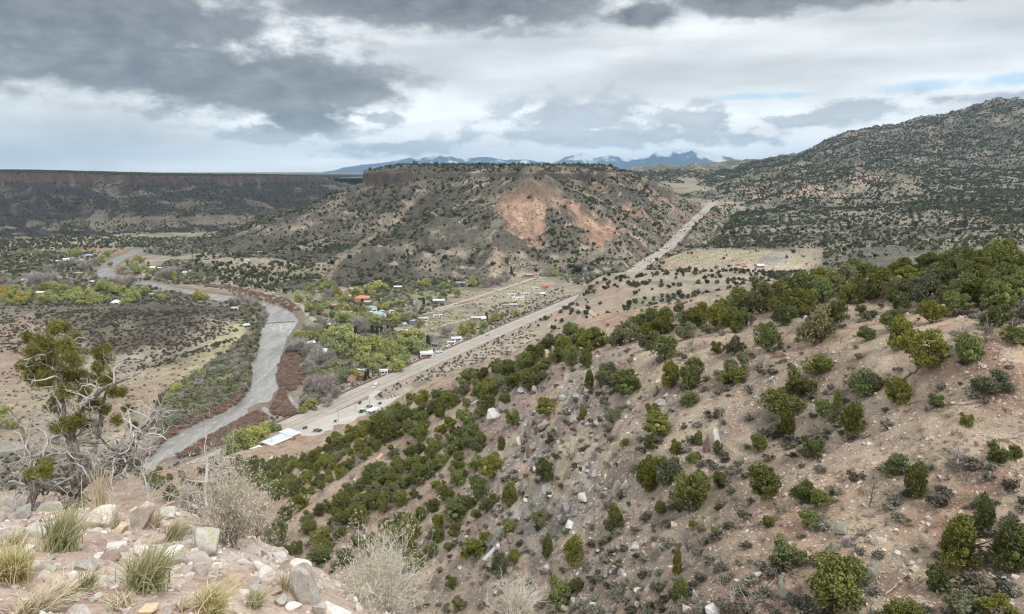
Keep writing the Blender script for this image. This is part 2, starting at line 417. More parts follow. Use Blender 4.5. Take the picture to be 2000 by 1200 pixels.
def mesa_h(x, y):
    wx = x + (fbm(x, y, 60, 3, 31) - .5) * 34; wy = y + (fbm(x, y, 60, 3, 37) - .5) * 34
    d, s = polydist(wx, wy, MESA); ins = inpoly(wx, wy, MESA); d = np.where(ins, -d, d)
    px = x / np.maximum(y, 1) * F_PX * 1.016 + 1000
    cl = 20 * sstep(830, 770, px) + 4 + 8 * sstep(1072, 1090, px) * sstep(1200, 1180, px)
    dd = np.clip(d, 0, None)
    run0 = 430 + 190 * sstep(-60, -260, x) * sstep(1450, 1150, y)
    g = ridged(s, dd * 0.25, 75, 3, 5); g2 = ridged(s, dd * 0.5, 22, 2, 9)
    env = sstep(5, 90, dd) * sstep(run0 + 40, run0 - 250, dd)
    run = 370 + 60 * (fbm(x, y, 160, 2, 77) - .5) + 190 * sstep(-60, -260, x) * sstep(1450, 1150, y)
    prof = np.clip(1 - dd / run, 0, 1) ** 1.55
    top = 147.0
    z = (top - cl) * prof + env * ((g - .55) * 26 + (g2 - .5) * 10) + (fbm(x, y, 14, 3, 3) - .5) * 5.0 * sstep(3, 30, dd)
    rb = ribs(x, y); hs = np.maximum(z, rb); z = np.where(rb > -50, hs + (ridged(x + y * .3, y * .3, 13, 2, 19) - .55) * 4.5 * sstep(4, 30, dd) * sstep(2, 25, hs), z); z = np.minimum(z, top - cl + (fbm(x, y, 30, 2, 4) - .5) * 4)
    z = np.where(dd < 6, z + np.clip(top - z, 0, None) * (1 - sstep(0.5, 6, dd)), z)
    cap = top + 2 + np.clip(-d * 0.22, 0, 15) + (fbm(x, y, 40, 3, 6) - .5) * 4 - np.clip(-d - 200, 0, 1e9) * 0.01
    cap = cap + 8.5 * np.exp(-((x - KNOB[0]) ** 2 + (y - KNOB[1]) ** 2) / 26 ** 2) - 12 * sstep(1190, 1290, px) * sstep(0, -30, d)
    z = np.where(d <= 0.5, cap, z)
    z = np.where((prof <= 0.0) & (rb < 1), -6 + (z * 0), z)
    return hwy_clamp(x, y, z, 0)
def lmesa_h(x, y):
    wx = x + (fbm(x, y, 160, 3, 131) - .5) * 130; wy = y + (fbm(x, y, 160, 3, 137) - .5) * 130
    d, s = polydist(wx, wy, LMESA); d = np.where(inpoly(wx, wy, LMESA), -d, d); dd = np.clip(d, 0, None)
    g = ridged(s, dd * .3, 120, 3, 15)
    prof = np.clip(1 - dd / 640, 0, 1) ** 1.5
    top = 151 - 15 * sstep(-1900, -1050, x - (y - 2780) * -.35) - 12 * sstep(2900, 4200, y)
    z = (top - 22) * prof + sstep(8, 140, dd) * sstep(640, 300, dd) * ((g - .55) * 46 + (ridged(s, dd * .2, 45, 2, 17) - .55) * 16) + (fbm(x, y, 25, 3, 8) - .5) * 7 * sstep(5, 60, dd)
    ledge = np.clip(1 - np.abs(dd - 75) / 14, 0, 1) * 9          # second basalt band
    z = z + ledge
    z = np.where(dd < 12, z + 22 * (1 - sstep(2, 12, dd)), z)
    z = np.where(d <= 0.5, top + (fbm(x, y, 60, 2, 2) - .5) * 2.5 + np.clip(-d * .02, 0, 4), z)
    return np.where(prof <= 0, -6, z)
def ctl(lst): return np.array([at(p, q, t) for p, q, t in lst])
def ctlz(lst): return np.array([[*at(p, 335, t)[:2], z] for p, t, z in lst])
MTN = TPS(np.vstack([ctl([
    (2000, 205, 3000), (1940, 207, 3050), (1850, 235, 3100), (1750, 259, 3150), (1650, 270, 3250), (1600, 285, 3300), (1520, 311, 3500), (1440, 320, 3600), (1300, 330, 3700), (1240, 334, 3700),
    (2250, 190, 2900), (2500, 160, 2800),
    (2000, 330, 2200), (1850, 335, 2250), (1700, 345, 2350), (1550, 348, 2600), (1450, 357, 2850), (1330, 346, 3300), (2300, 330, 2100),
    (2000, 400, 1500), (1800, 415, 1550), (1650, 420, 1650), (1530, 415, 1850), (1470, 402, 2150), (2300, 400, 1400),
    (2000, 462, 1000), (1800, 480, 960), (1650, 488, 1000), (1560, 470, 1250), (1480, 455, 1450), (1430, 440, 1680), (2300, 460, 950),
    (1350, 528, 1030), (1450, 528, 1010), (1550, 525, 1000), (1620, 505, 1060), (1500, 486, 1130), (1400, 493, 1130), (1330, 503, 1150)]),
    ctlz([(1395, 2230, 56), (1330, 1500, 20), (1270, 1250, 8), (2000, 4300, 330), (1700, 4600, 230), (1450, 4800, 135), (1200, 4600, 132), (2500, 4300, 400), (1500, 760, 20), (1800, 700, 30), (1250, 950, 2),
          (1400, 3000, 100), (2600, 700, 60)])]))
def mtn_h(x, y):
    px = x / np.maximum(y, 1) * F_PX + 1000
    z = MTN(x, y)
    amp = sstep(1150, 1900, y)
    z = z + amp * ((ridged(x + y * .25, y * .6, 330, 4, 41) - .7) * 105 * sstep(1500, 2600, y) + (ridged(x, y, 90, 3, 43) - .55) * 22) + (fbm(x, y, 22, 3, 47) - .5) * 5
    # small red badland hills below the ridge
    for hp, hy, ht, hh, hr in ((1497, 388, 2150, 34, 60), (1470, 375, 2380, 30, 70), (1590, 372, 2200, 38, 75), (1550, 388, 2100, 24, 60), (1640, 380, 2150, 26, 80), (1680, 352, 2300, 36, 120), (1770, 378, 1950, 20, 70)):
        c = at(hp, hy, ht); z = z + hh * np.exp(-((x - c[0]) ** 2 + (y - c[1]) ** 2) / hr ** 2) * (0.6 + 0.7 * ridged(x, y, 30, 2, 3))
    c = at(1480, 520, 1010)                                  # gravel pit floor cut into the terrace
    e = np.exp(-(((x - c[0]) / 85) ** 2 + ((y - c[1]) / 45) ** 2) ** 2); z = z * (1 - e) + 21.5 * e
    c = at(1500, 505, 1060); z = z + 13 * np.exp(-(((x - c[0]) / 38) ** 2 + ((y - c[1]) / 30) ** 2))
    return hwy_clamp(x, y, z, 1)
BENCH = TPS(np.vstack([ctl([(1115, 597, 835), (1145, 562, 850), (1165, 545, 850), (1190, 537, 850), (1218, 535, 845), (1150, 588, 760), (1200, 563, 750), (1300, 550, 760), (1450, 545, 760), (1600, 541, 760), (1250, 592, 640), (1400, 576, 640), (1600, 560, 640),
    (1150, 612, 700), (1100, 645, 700), (1250, 622, 550), (1500, 580, 500), (1700, 560, 500), (1180, 640, 560), (1130, 655, 620), (1060, 690, 560)]),
    ctlz([(1300, 940, 18), (1500, 920, 22), (1800, 920, 30), (1200, 960, 3), (1100, 900, -2), (2150, 700, 62), (2150, 480, 85), (1020, 700, -2), (1000, 560, -1), (960, 500, 0), (1100, 430, 30), (1300, 400, 60), (1800, 400, 95)])]))
def bench_h(x, y):
    return BENCH(x, y) + (fbm(x, y, 60, 4, 51) - .5) * 9 + (ridged(x, y * .6, 45, 2, 53) - .6) * 5
NEAR = TPS(np.vstack([ctl([
    (2000, 508, 110), (1800, 528, 118), (1600, 560, 124), (1450, 592, 130), (1300, 628, 140), (1180, 650, 150), (1090, 660, 166), (960, 716, 188), (850, 764, 203), (700, 822, 253), (600, 878, 333), (560, 892, 363), (480, 884, 395), (300, 922, 378),
    (1950, 535, 98), (1800, 590, 92), (1650, 620, 92), (1800, 690, 68), (1950, 690, 58), (1490, 660, 98), (1330, 725, 92), (1950, 850, 52), (1700, 850, 62), (1490, 940, 66), (1280, 910, 76), (1640, 1140, 47), (1890, 1030, 46),
    (1350, 1100, 58), (1200, 740, 108), (1060, 1080, 82), (1000, 960, 104), (1120, 850, 96), (890, 990, 116), (800, 1030, 120), (700, 1000, 140), (540, 1040, 140), (740, 850, 172), (880, 850, 146), (1000, 780, 140), (650, 910, 210), (560, 930, 262), (480, 900, 350),
    (300, 960, 310), (400, 1000, 235), (300, 1050, 215), (150, 1000, 280), (0, 1050, 260), (800, 1150, 98), (600, 1150, 112), (400, 1200, 140), (100, 1200, 180), (1000, 1200, 74), (2000, 1200, 38), (1700, 1200, 43), (1400, 1200, 50), (1200, 1200, 62),
    (2300, 515, 98), (2300, 800, 52), (2300, 1200, 32), (1500, 1500, 36), (2000, 1500, 28), (1000, 1500, 52), (700, 1500, 70), (200, 1500, 110)]),
    ctlz([(480, 480, -18), (600, 480, -12), (700, 430, 4), (700, 520, -15), (850, 330, 42), (850, 520, -10), (960, 330, 52), (960, 540, -12), (1090, 300, 75), (1100, 500, 12), (1200, 300, 78), (1200, 480, 28), (1450, 250, 92), (1450, 450, 45),
          (1600, 250, 98), (1600, 430, 52), (2000, 220, 112), (2000, 430, 72), (2400, 220, 116), (2400, 430, 80), (300, 430, -14), (0, 400, -10), (-300, 350, -5), (-300, 200, 40), (300, 560, -30), (1000, 700, -30), (1600, 600, 20)])]))
def outcrop(x, y):
    """rocky rib running down the middle of the slope"""
    px, py, _ = project(np.stack([x, y, NEAR(x, y)], -1))
    m = np.exp(-(((px - 1090 - (py - 900) * -0.12) / 165) ** 2 + ((py - 930) / 215) ** 2) ** 1.3)
    return m
def near_h(x, y, fine=True):
    z = NEAR(x, y)
    z = z + (fbm(x, y, 26, 4, 61) - .5) * 4.5 * sstep(20, 60, y)
    rr = ridged(x * .9 + y * .35, y * .35, 11, 2, 63) - .6
    return z + rr * 2.1
def near_full(x, y):
    z = near_h(x, y); m = outcrop(x, y)
    blk = np.abs(fbm(x, y, 3.2, 3, 71) - .5) * 2
    st = np.floor((z + 6 * fbm(x, y, 9, 2, 73)) / 1.2) * 1.2 - 6 * fbm(x, y, 9, 2, 73) + 0.6
    z = z * (1 - .55 * m) + st * .55 * m + m * (ridged(x, y, 4.5, 3, 75) - .55) * 3.0
    return z + (fbm(x, y, 2.2, 3, 79) - .5) * 0.75

# valley floor
HILLS = [(onz(250., 640., 10.)[:2], 150, 85, 10), (onz(90., 620., 8.)[:2], 130, 75, 8), (onz(400., 620., 6.)[:2], 90, 60, 8), (onz(20., 690., 6.)[:2], 60, 40, 8), (onz(60., 530., 6.)[:2], 70, 60, 8), (onz(560., 530., 8.)[:2], 110, 60, 16), (onz(470., 520., 6.)[:2], 90, 60, 14)]
def ramp_z(x, y):
    s = np.maximum(y - 1010, 0); z = 0.05 * s * s / (s + 120)
    return z * sstep(-150, 60, x - (y - 1000) * 0.05) + 0
def ground0(x, y):
    z = 1.6 + ramp_z(x, y) + (fbm(x, y, 110, 3, 81) - .5) * 2.2
    for c, rx, ry, h in HILLS:
        z = z + h * np.exp(-(((x - c[0]) / rx) ** 2 + ((y - c[1]) / ry) ** 2) ** 1.5) * (0.45 + 1.1 * fbm(x, y, 45, 4, 83))
    return z
RIVER_PX = [(262, 486), (248, 495), (232, 501), (213, 508), (200, 518), (190, 529), (187, 536), (195, 543), (222, 550), (255, 555), (290, 562), (335, 571), (372, 580), (415, 587), (455, 591), (500, 596), (520, 604), (527, 614), (522, 630), (512, 643), (508, 655),
    (505, 670), (500, 690), (490, 715), (488, 727), (491, 742), (485, 765), (470, 785), (440, 805), (400, 822), (360, 841), (330, 857), (300, 887), (270, 917), (245, 945), (200, 985), (270, 985), (310, 935), (345, 897), (362, 880), (392, 861), (432, 836), (470, 816), (500, 803), (522, 796),
    (536, 776), (546, 758), (539, 740), (541, 720), (546, 705), (552, 685), (557, 668), (566, 652), (576, 638), (582, 626), (571, 612), (550, 600), (522, 591), (490, 586), (456, 580), (420, 575), (385, 570), (345, 562), (322, 556), (300, 550), (270, 546), (240, 543), (226, 539),
    (222, 531), (225, 521), (234, 512), (250, 503), (270, 495), (290, 487)]
POOLS_PX = [[(566, 764), (570, 780), (590, 799), (582, 803), (563, 786), (560, 768)], [(516, 794), (523, 800), (536, 812), (530, 815), (517, 806), (511, 798)],
            [(345, 902), (400, 887), (450, 867), (455, 872), (410, 895), (350, 913)], [(-80, 868), (20, 867), (66, 868), (60, 874), (20, 882), (-80, 888)], [(298, 480), (306, 478), (304, 482), (293, 485)]]
RIVER = Z0(RIVER_PX, 0.0); POOLS = [Z0(p, 0.0) for p in POOLS_PX]

HWY_PX = [(330, 940), (420, 897), (512, 856), (640, 797), (730, 755), (800, 725), (900, 681), (1000, 637), (1108, 591)]
HWY = np.vstack([Z0(HWY_PX, 2.3), [at(1215, 545, 1062)[:2]], [raycast(lambda x, y: ground0(x, y) + .6, p, q, 900, 2800)[0][0][:2] for p, q in ((1262, 513), (1300, 489), (1340, 446), (1370, 418), (1392, 398))]])
HWY = np.vstack([HWY, HWY[-1] + (HWY[-1] - HWY[-2]) * 0.12])
def hwy_z(x, y): return 2.35 + ramp_z(x, y)
def ground_h(x, y):
    z = ground0(x, y)
    d, _ = polydist(x, y, HWY, closed=False); k = sstep(38, 13, d); z = z * (1 - k) + (hwy_z(x, y) - .35) * k
    for P in [RIVER] + POOLS:
        bx = (x > P[:, 0].min() - 40) & (x < P[:, 0].max() + 40) & (y > P[:, 1].min() - 40) & (y < P[:, 1].max() + 40)
        if not bx.any(): continue
        xs, ys = x[bx], y[bx]; d, _ = polydist(xs, ys, P); ins = inpoly(xs, ys, P); d = np.where(ins, -d, d)
        zz = z[bx]; k = sstep(16, 3, d); zz = zz * (1 - k) + 0.9 * k
        zz = np.where(d < 3, -1.2 + 2.1 * sstep(-3, 3, d), zz); z[bx] = zz
    return z

# ------------------------------------------------------------------ terrain meshes
def fan(a0, a1, na, r0, r1, nr, geo=True):
    a = np.linspace(a0, a1, na); r = np.geomspace(r0, r1, nr) if geo else np.linspace(r0, r1, nr)
    A, Rr = np.meshgrid(a, r); return A * Rr, Rr.copy()
def grid_faces(nr, na, keep=None):
    i = np.arange(nr - 1)[:, None] * na; j = np.arange(na - 1)[None]
    F = np.stack([i + j, i + j + 1, i + na + j + 1, i + na + j], -1).reshape(-1, 4)
    if keep is not None: F = F[keep.ravel()[F].any(1)]
    return F
def terrain(name, X, Y, Z, alb, mat, keep=None, **props):
    nr, na = X.shape; F = grid_faces(nr, na, keep)
    used = np.zeros(X.size, bool); used[F.ravel()] = True; idx = np.cumsum(used) - 1
    V = np.stack([X.ravel(), Y.ravel(), Z.ravel()], -1)[used]; me = mesh_np(name, V, idx[F], True)
    set_albedo(me, alb.reshape(-1, 3)[used])
    return link(name, me, mat, kind='structure', **props)
def slope_of(X, Y, Z):
    gy = np.gradient(Z, axis=0) / (np.gradient(Y, axis=0) + 1e-9); gx = np.gradient(Z, axis=1) / (np.gradient(X, axis=1) + 1e-9)
    return np.hypot(gx, gy)
M_FAR = terrainmat('far_soil', (0.02, 0.09, 0.5), (0.2, 0.3, 0.3), (2.5, 2.2, 0.6), speck=[(0.42, 0.5, (0.075, 0.078, 0.05), 0.75), (0.2, 0.34, (0.05, 0.058, 0.034), 0.85)])
M_VAL = terrainmat('valley_soil', (0.03, 0.14, 0.9), (0.14, 0.26, 0.34), (0.6, 0.6, 0.25), speck=[(0.5, 0.34, (0.12, 0.12, 0.075), 0.6)])
M_NEAR = terrainmat('hillside_soil', (0.12, 0.7, 4.0), (0.14, 0.18, 0.24), (0.6, 0.35, 0.10),
                    speck=[(2.6, 0.42, (0.44, 0.39, 0.34), 0.85), (6.0, 0.45, (0.44, 0.38, 0.32), 0.75)])

# valley floor
gx, gy = fan(-1.15, 1.15, 640, 210, 4200, 400); gz = ground_h(gx, gy)
oth = np.maximum(mesa_h(gx, gy), lmesa_h(gx, gy))
fx, fy = gx.ravel(), gy.ravel()
gpx, gpy, _ = project(np.stack([fx, fy, gz.ravel()], -1))
alb = np.tile([0.245, 0.215, 0.165], (fx.size, 1))
n1 = fbm(fx, fy, 70, 4, 91); n2 = fbm(fx, fy, 18, 3, 93)
alb = lerp(alb, [0.175, 0.165, 0.115], sstep(.45, .62, n1)); alb = lerp(alb, [0.31, 0.265, 0.2], sstep(.55, .75, n2) * .8)
def pmask(P, soft=6.0, noise=14.0):
    """soft, noisy-edged mask of a photo-pixel polygon laid on the ground"""
    W = Z0(P, 1.6); bx = (fx > W[:, 0].min() - 30) & (fx < W[:, 0].max() + 30) & (fy > W[:, 1].min() - 30) & (fy < W[:, 1].max() + 30)
    m = np.zeros(fx.size); d, _ = polydist(fx[bx], fy[bx], W); d = np.where(inpoly(fx[bx], fy[bx], W), d, -d)
    m[bx] = sstep(-soft, soft, d + (fbm(fx[bx], fy[bx], 16, 3, 95) - .5) * noise); return m
FIELDS = [([(0, 590), (130, 575), (330, 580), (480, 605), (500, 620), (470, 645), (330, 690), (180, 700), (0, 690)], (0.125, 0.113, 0.085), 14, 70),     # dark lava terrace
          ([(190, 620), (330, 600), (470, 612), (480, 635), (350, 668), (200, 655)], (0.085, 0.073, 0.066), 14, 90),
          ([(170, 690), (330, 665), (330, 690), (200, 705)], (0.10, 0.075, 0.062), 6, 20),
          ([(0, 655), (60, 650), (130, 670), (150, 720), (60, 760), (0, 760)], (0.27, 0.195, 0.155), 6, 12),             # pink earth bank
          ([(330, 735), (400, 690), (440, 660), (490, 645), (498, 655), (470, 690), (420, 715)], (0.34, 0.31, 0.185), 5, 8),   # straw meadow
          ([(0, 760), (150, 730), (330, 715), (400, 700), (360, 750), (320, 790), (240, 840), (100, 868), (0, 868)], (0.29, 0.235, 0.165), 8, 14),
          ([(100, 800), (300, 745), (330, 760), (250, 830), (120, 850)], (0.245, 0.185, 0.13), 8, 16),
          ([(0, 885), (130, 880), (280, 880), (240, 960), (0, 980)], (0.14, 0.125, 0.095), 6, 10),
          ([(790, 572), (850, 560), (880, 565), (840, 582), (800, 582)], (0.19, 0.215, 0.11), 4, 6),
          ([(835, 628), (900, 612), (912, 622), (860, 640), (830, 640)], (0.235, 0.225, 0.125), 4, 6),
          ([(770, 640), (800, 638), (830, 650), (800, 655), (740, 645)], (0.36, 0.31, 0.22), 4, 6),
          ([(600, 800), (690, 755), (760, 730), (790, 720), (730, 752), (640, 794)], (0.33, 0.285, 0.2), 4, 6),
          ([(770, 715), (800, 700), (830, 690), (860, 690), (800, 722), (780, 735)], (0.33, 0.27, 0.235), 4, 4),         # shop forecourt
          ([(600, 600), (660, 575), (760, 570), (780, 600), (700, 640), (620, 650)], (0.18, 0.19, 0.10), 10, 30), ([(620, 690), (700, 660), (800, 660), (800, 715), (690, 740)], (0.15, 0.16, 0.085), 10, 30), ([(20, 560), (200, 555), (300, 585), (60, 600)], (0.15, 0.165, 0.085), 10, 30),
          ([(240, 470), (330, 462), (450, 462), (440, 490), (340, 502), (285, 495)], (0.15, 0.135, 0.105), 10, 30),
          ([(0, 542), (25, 540), (25, 553), (0, 556)], (0.2, 0.26, 0.09), 4, 4),
          ([(110, 486), (190, 484), (262, 487), (240, 496), (160, 496)], (0.27, 0.18, 0.13), 6, 6),
          ([(585, 642), (612, 640), (640, 630), (600, 648), (580, 652)], (0.36, 0.31, 0.22), 3, 4),
          ([(460, 612), (480, 598), (505, 602), (498, 614), (470, 618)], (0.33, 0.28, 0.2), 3, 4),
          ([(955, 580), (1050, 545), (1080, 548), (1060, 580), (990, 605), (940, 600)], (0.3, 0.27, 0.19), 5, 8),
          ([(1060, 545), (1120, 515), (1200, 500), (1280, 495), (1230, 515), (1100, 552)], (0.2, 0.185, 0.14), 5, 14),
          ([(800, 745), (1020, 650), (1110, 605), (1130, 615), (1020, 680), (900, 720), (860, 745)], (0.33, 0.285, 0.225), 5, 8)]
for P, c, so, no in FIELDS: alb = lerp(alb, c, pmask(P, so, no) * (0.72 + .28 * n2))
alb = alb * (.72 + .56 * fbm(fx, fy, 7, 4, 97))[:, None]
d, _ = polydist(fx, fy, RIVER); alb = lerp(alb, [0.19, 0.15, 0.115], sstep(14, 4, d))
d, _ = polydist(fx, fy, HWY, closed=False); alb = lerp(alb, [0.31, 0.26, 0.215], sstep(24, 13, d) * .85)
terrain('ground', gx, gy, gz, alb, M_VAL, keep=(gz > oth - 5))

# central mesa
X, Y = fan(-0.62, 0.36, 680, 900, 2500, 330); Z = mesa_h(X, Y)
fx2, fy2, fz2 = X.ravel(), Y.ravel(), Z.ravel(); px, py, _ = project(np.stack([fx2, fy2, fz2], -1))
sl = slope_of(X, Y, Z).ravel(); n1 = fbm(fx2, fy2, 60, 4, 201); n2 = fbm(fx2, fy2, 16, 4, 203)
alb = np.tile([0.195, 0.168, 0.132], (fx2.size, 1))
alb = lerp(alb, [0.105, 0.094, 0.075], sstep(.4, .58, n1)); alb = lerp(alb, [0.29, 0.25, 0.2], sstep(.55, .75, n2))
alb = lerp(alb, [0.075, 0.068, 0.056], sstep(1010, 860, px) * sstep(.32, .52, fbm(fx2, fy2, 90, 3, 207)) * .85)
rim = sstep(0.9, 1.6, sl) * sstep(112, 122, fz2); alb = lerp(alb, [0.075, 0.056, 0.05], rim)
def pxmask(P, soft, noise, px, py, sc=30):
    d, _ = polydist(px, py, P); d = np.where(inpoly(px, py, P), d, -d)
    return sstep(-soft, soft, d + (n2 - .5) * noise)
front = (Y.ravel() < 1560)
scar = pxmask([(985, 372), (1030, 358), (1062, 352), (1085, 372), (1120, 395), (1165, 420), (1205, 445), (1195, 470), (1165, 472), (1130, 440), (1100, 405), (1072, 392), (1068, 420), (1062, 462), (1030, 470), (990, 440), (972, 408)], 8, 38, px, py) * front
flute = sstep(.35, .75, ridged(fx2 + fy2 * .2, fy2 * .15, 13, 3, 211)); top = sstep(392, 372, py)  # flute: shade of the scar grooves put into the colour
alb = lerp(alb, [0.42, 0.285, 0.21], scar * (1 - top) * (.6 + .4 * sstep(.35, .6, n2))); alb = lerp(alb, [0.25, 0.15, 0.105], scar * (1 - top) * flute * .55); alb = lerp(alb, [0.21, 0.135, 0.1], scar * top)
stre = pxmask([(618, 548), (640, 512), (690, 482), (740, 448), (770, 420), (800, 395), (832, 362), (836, 366), (800, 412), (780, 432), (740, 462), (700, 490), (660, 516), (640, 548)], 6, 30, px, py)
alb = lerp(alb, [0.29, 0.24, 0.18], stre * .75)
str2 = pxmask([(965, 478), (975, 490), (985, 545), (975, 560), (955, 545), (962, 510)], 4, 10, px, py); alb = lerp(alb, [0.36, 0.255, 0.18], str2 * .8 * front)
foot = pxmask([(985, 520), (1030, 535), (1000, 560), (955, 558), (960, 535)], 5, 8, px, py); alb = lerp(alb, [0.33, 0.28, 0.2], foot * .8)
redp = sstep(.56, .66, fbm(fx2, fy2, 45, 3, 209)) * sstep(1090, 1150, px) * sstep(.35, .6, sl); alb = lerp(alb, [0.33, 0.2, 0.14], redp * .5)
Zf = Z - scar.reshape(Z.shape) * (ridged(X * 1.0 + Y * .2, Y * .15, 13, 3, 211)) * 9.0
gcut = ground0(X, Y)
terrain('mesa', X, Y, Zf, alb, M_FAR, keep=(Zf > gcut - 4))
mesa_scar = (px, py, scar)

# canyon-rim mesa on the left
X, Y = fan(-1.1, -0.15, 420, 1250, 7000, 300); Z = lmesa_h(X, Y); f1, f2, f3 = X.ravel(), Y.ravel(), Z.ravel()
n1 = fbm(f1, f2, 130, 4, 301); n2 = fbm(f1, f2, 34, 4, 303); sl = slope_of(X, Y, Z).ravel()
alb = np.tile([0.042, 0.037, 0.038], (f1.size, 1)); alb = lerp(alb, [0.15, 0.13, 0.10], sstep(.58, .72, n1 * .7 + n2 * .3) * sstep(120, 50, f3) * .5)
alb = lerp(alb, [0.17, 0.145, 0.115], sstep(.64, .75, n2) * .5); alb = lerp(alb, [0.06, 0.05, 0.048], sstep(.7, 1.4, sl) * sstep(90, 125, f3))
alb = lerp(alb, [0.2, 0.18, 0.13], sstep(45, 12, f3) * sstep(.45, .6, n2))
alb = alb * .78; dd_, ss_ = polydist(f1, f2, LMESA); alb = lerp(alb, [0.15, 0.128, 0.105], sstep(.62, .8, ridged(ss_ + dd_ * .5, dd_ * .2, 55, 3, 305)) * sstep(.45, .6, n1) * sstep(135, 110, f3) * .8); alb = lerp(alb, [0.075, 0.052, 0.045], sstep(112, 124, f3) * sstep(.6, 1.2, sl))
terrain('canyon_mesa', X, Y, Z, alb, M_FAR, keep=(Z > ground0(X, Y) - 4))

# mountain and foothills on the right
X, Y = fan(0.12, 1.15, 560, 740, 4800, 430); Z = mtn_h(X, Y); f1, f2, f3 = X.ravel(), Y.ravel(), Z.ravel(); px, py, _ = project(np.stack([f1, f2, f3], -1))
n1 = fbm(f1, f2, 150, 4, 401); n2 = fbm(f1, f2, 40, 4, 403)
alb = np.tile([0.225, 0.2, 0.155], (f1.size, 1)); alb = lerp(alb, [0.12, 0.115, 0.09], np.maximum(sstep(.45, .6, n1), sstep(105, 190, f3) * .9)); alb = lerp(alb, [0.31, 0.265, 0.2], sstep(.55, .75, n2) * .7)
alb = lerp(alb, [0.25, 0.205, 0.165], sstep(150, 230, f3) * sstep(.54, .64, n2) * .8)
mu = np.zeros(f1.size)
for hp, hy, w, h in ((1490, 386, 24, 9), (1590, 372, 32, 10), (1552, 386, 22, 8), (1640, 385, 20, 6), (1470, 372, 26, 7), (1690, 352, 40, 10), (1350, 345, 30, 5), (1420, 395, 12, 8), (1385, 400, 12, 5), (1320, 440, 14, 16)):
    mu = np.maximum(mu, np.exp(-((px - hp) / w) ** 2 - ((py - hy) / h) ** 2))
alb = lerp(alb, [0.36, 0.265, 0.205], sstep(.25, .6, mu * (.6 + .8 * n2)))
pit = np.exp(-(((px - 1440) / 170) ** 2 + ((py - 512) / 26) ** 2) ** 2); alb = lerp(alb, [0.33, 0.28, 0.195], sstep(.2, .6, pit * (.7 + .6 * n2)))
alb = lerp(alb, [0.40, 0.33, 0.27], np.exp(-(((px - 1480) / 90) ** 2 + ((py - 524) / 8) ** 2) ** 2)); alb = lerp(alb, [0.25, 0.235, 0.22], np.exp(-(((px - 1515) / 30) ** 2 + ((py - 505) / 11) ** 2) ** 2))
alb = lerp(alb, [0.33, 0.235, 0.17], np.exp(-(((px - 1310) / 50) ** 2 + ((py - 526) / 8) ** 2) ** 2) * .8)
terrain('mountain', X, Y, Z, alb, M_FAR, keep=(Z > ground0(X, Y) - 4))

# wooded bench beside the highway
X, Y = fan(0.0, 1.1, 320, 380, 1010, 200); Z = bench_h(X, Y); dr, _ = polydist(X, Y, HWY, closed=False)
k = sstep(23, 13, dr); Z = Z * (1 - k) + np.minimum(Z, hwy_z(X, Y) - .6) * k
f1, f2, f3 = X.ravel(), Y.ravel(), Z.ravel(); n1 = fbm(f1, f2, 50, 4, 501); n2 = fbm(f1, f2, 14, 3, 503); sl = slope_of(X, Y, Z).ravel()
alb = np.tile([0.29, 0.25, 0.195], (f1.size, 1)); alb = lerp(alb, [0.2, 0.185, 0.135], sstep(.5, .65, n1)); alb = lerp(alb, [0.35, 0.26, 0.2], sstep(.18, .4, sl) * sstep(.4, .6, n2))
terrain('bench', X, Y, Z, alb, M_VAL, keep=(Z > ground0(X, Y) - 3))
def bench_z(x, y):
    z = bench_h(x, y); dr, _ = polydist(x, y, HWY, closed=False); k = sstep(23, 13, dr); return z * (1 - k) + np.minimum(z, hwy_z(x, y) - .6) * k

# near hillside across the gully
X, Y = fan(-0.75, 1.05, 760, 24, 560, 520); Z = near_full(X, Y); f1, f2, f3 = X.ravel(), Y.ravel(), Z.ravel(); px, py, _ = project(np.stack([f1, f2, f3], -1))
n1 = fbm(f1, f2, 16, 4, 601); n2 = fbm(f1, f2, 5, 4, 603); m = outcrop(f1, f2); n3 = fbm(f1, f2, 2.2, 3, 605)
alb = np.tile([0.325, 0.23, 0.165], (f1.size, 1)); alb = lerp(alb, [0.365, 0.28, 0.205], sstep(.45, .65, n1)); alb = lerp(alb, [0.235, 0.145, 0.105], sstep(.52, .66, n2) * .8)
alb = lerp(alb, [0.235, 0.215, 0.175], sstep(.5, .62, fbm(f1, f2, 24, 3, 607)) * .45)
alb = lerp(alb, [0.20, 0.19, 0.175], m * sstep(.3, .5, n2) * .92); alb = lerp(alb, [0.33, 0.31, 0.29], m * sstep(.55, .7, n3) * .9); alb = lerp(alb, [0.17, 0.10, 0.09], m * sstep(.62, .7, n1) * .6)
alb = lerp(alb, [0.15, 0.12, 0.09], sstep(.58, .68, fbm(f1, f2, 3.5, 4, 609)) * .45); alb = lerp(alb, [0.35, 0.30, 0.205], sstep(.6, .7, fbm(f1, f2, 6, 4, 611)) * .55)
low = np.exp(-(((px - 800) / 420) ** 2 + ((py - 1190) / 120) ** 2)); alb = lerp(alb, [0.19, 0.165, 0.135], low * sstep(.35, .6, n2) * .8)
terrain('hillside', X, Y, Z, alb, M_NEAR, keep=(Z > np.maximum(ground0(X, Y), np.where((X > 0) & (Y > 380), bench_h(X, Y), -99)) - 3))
near_attr = None

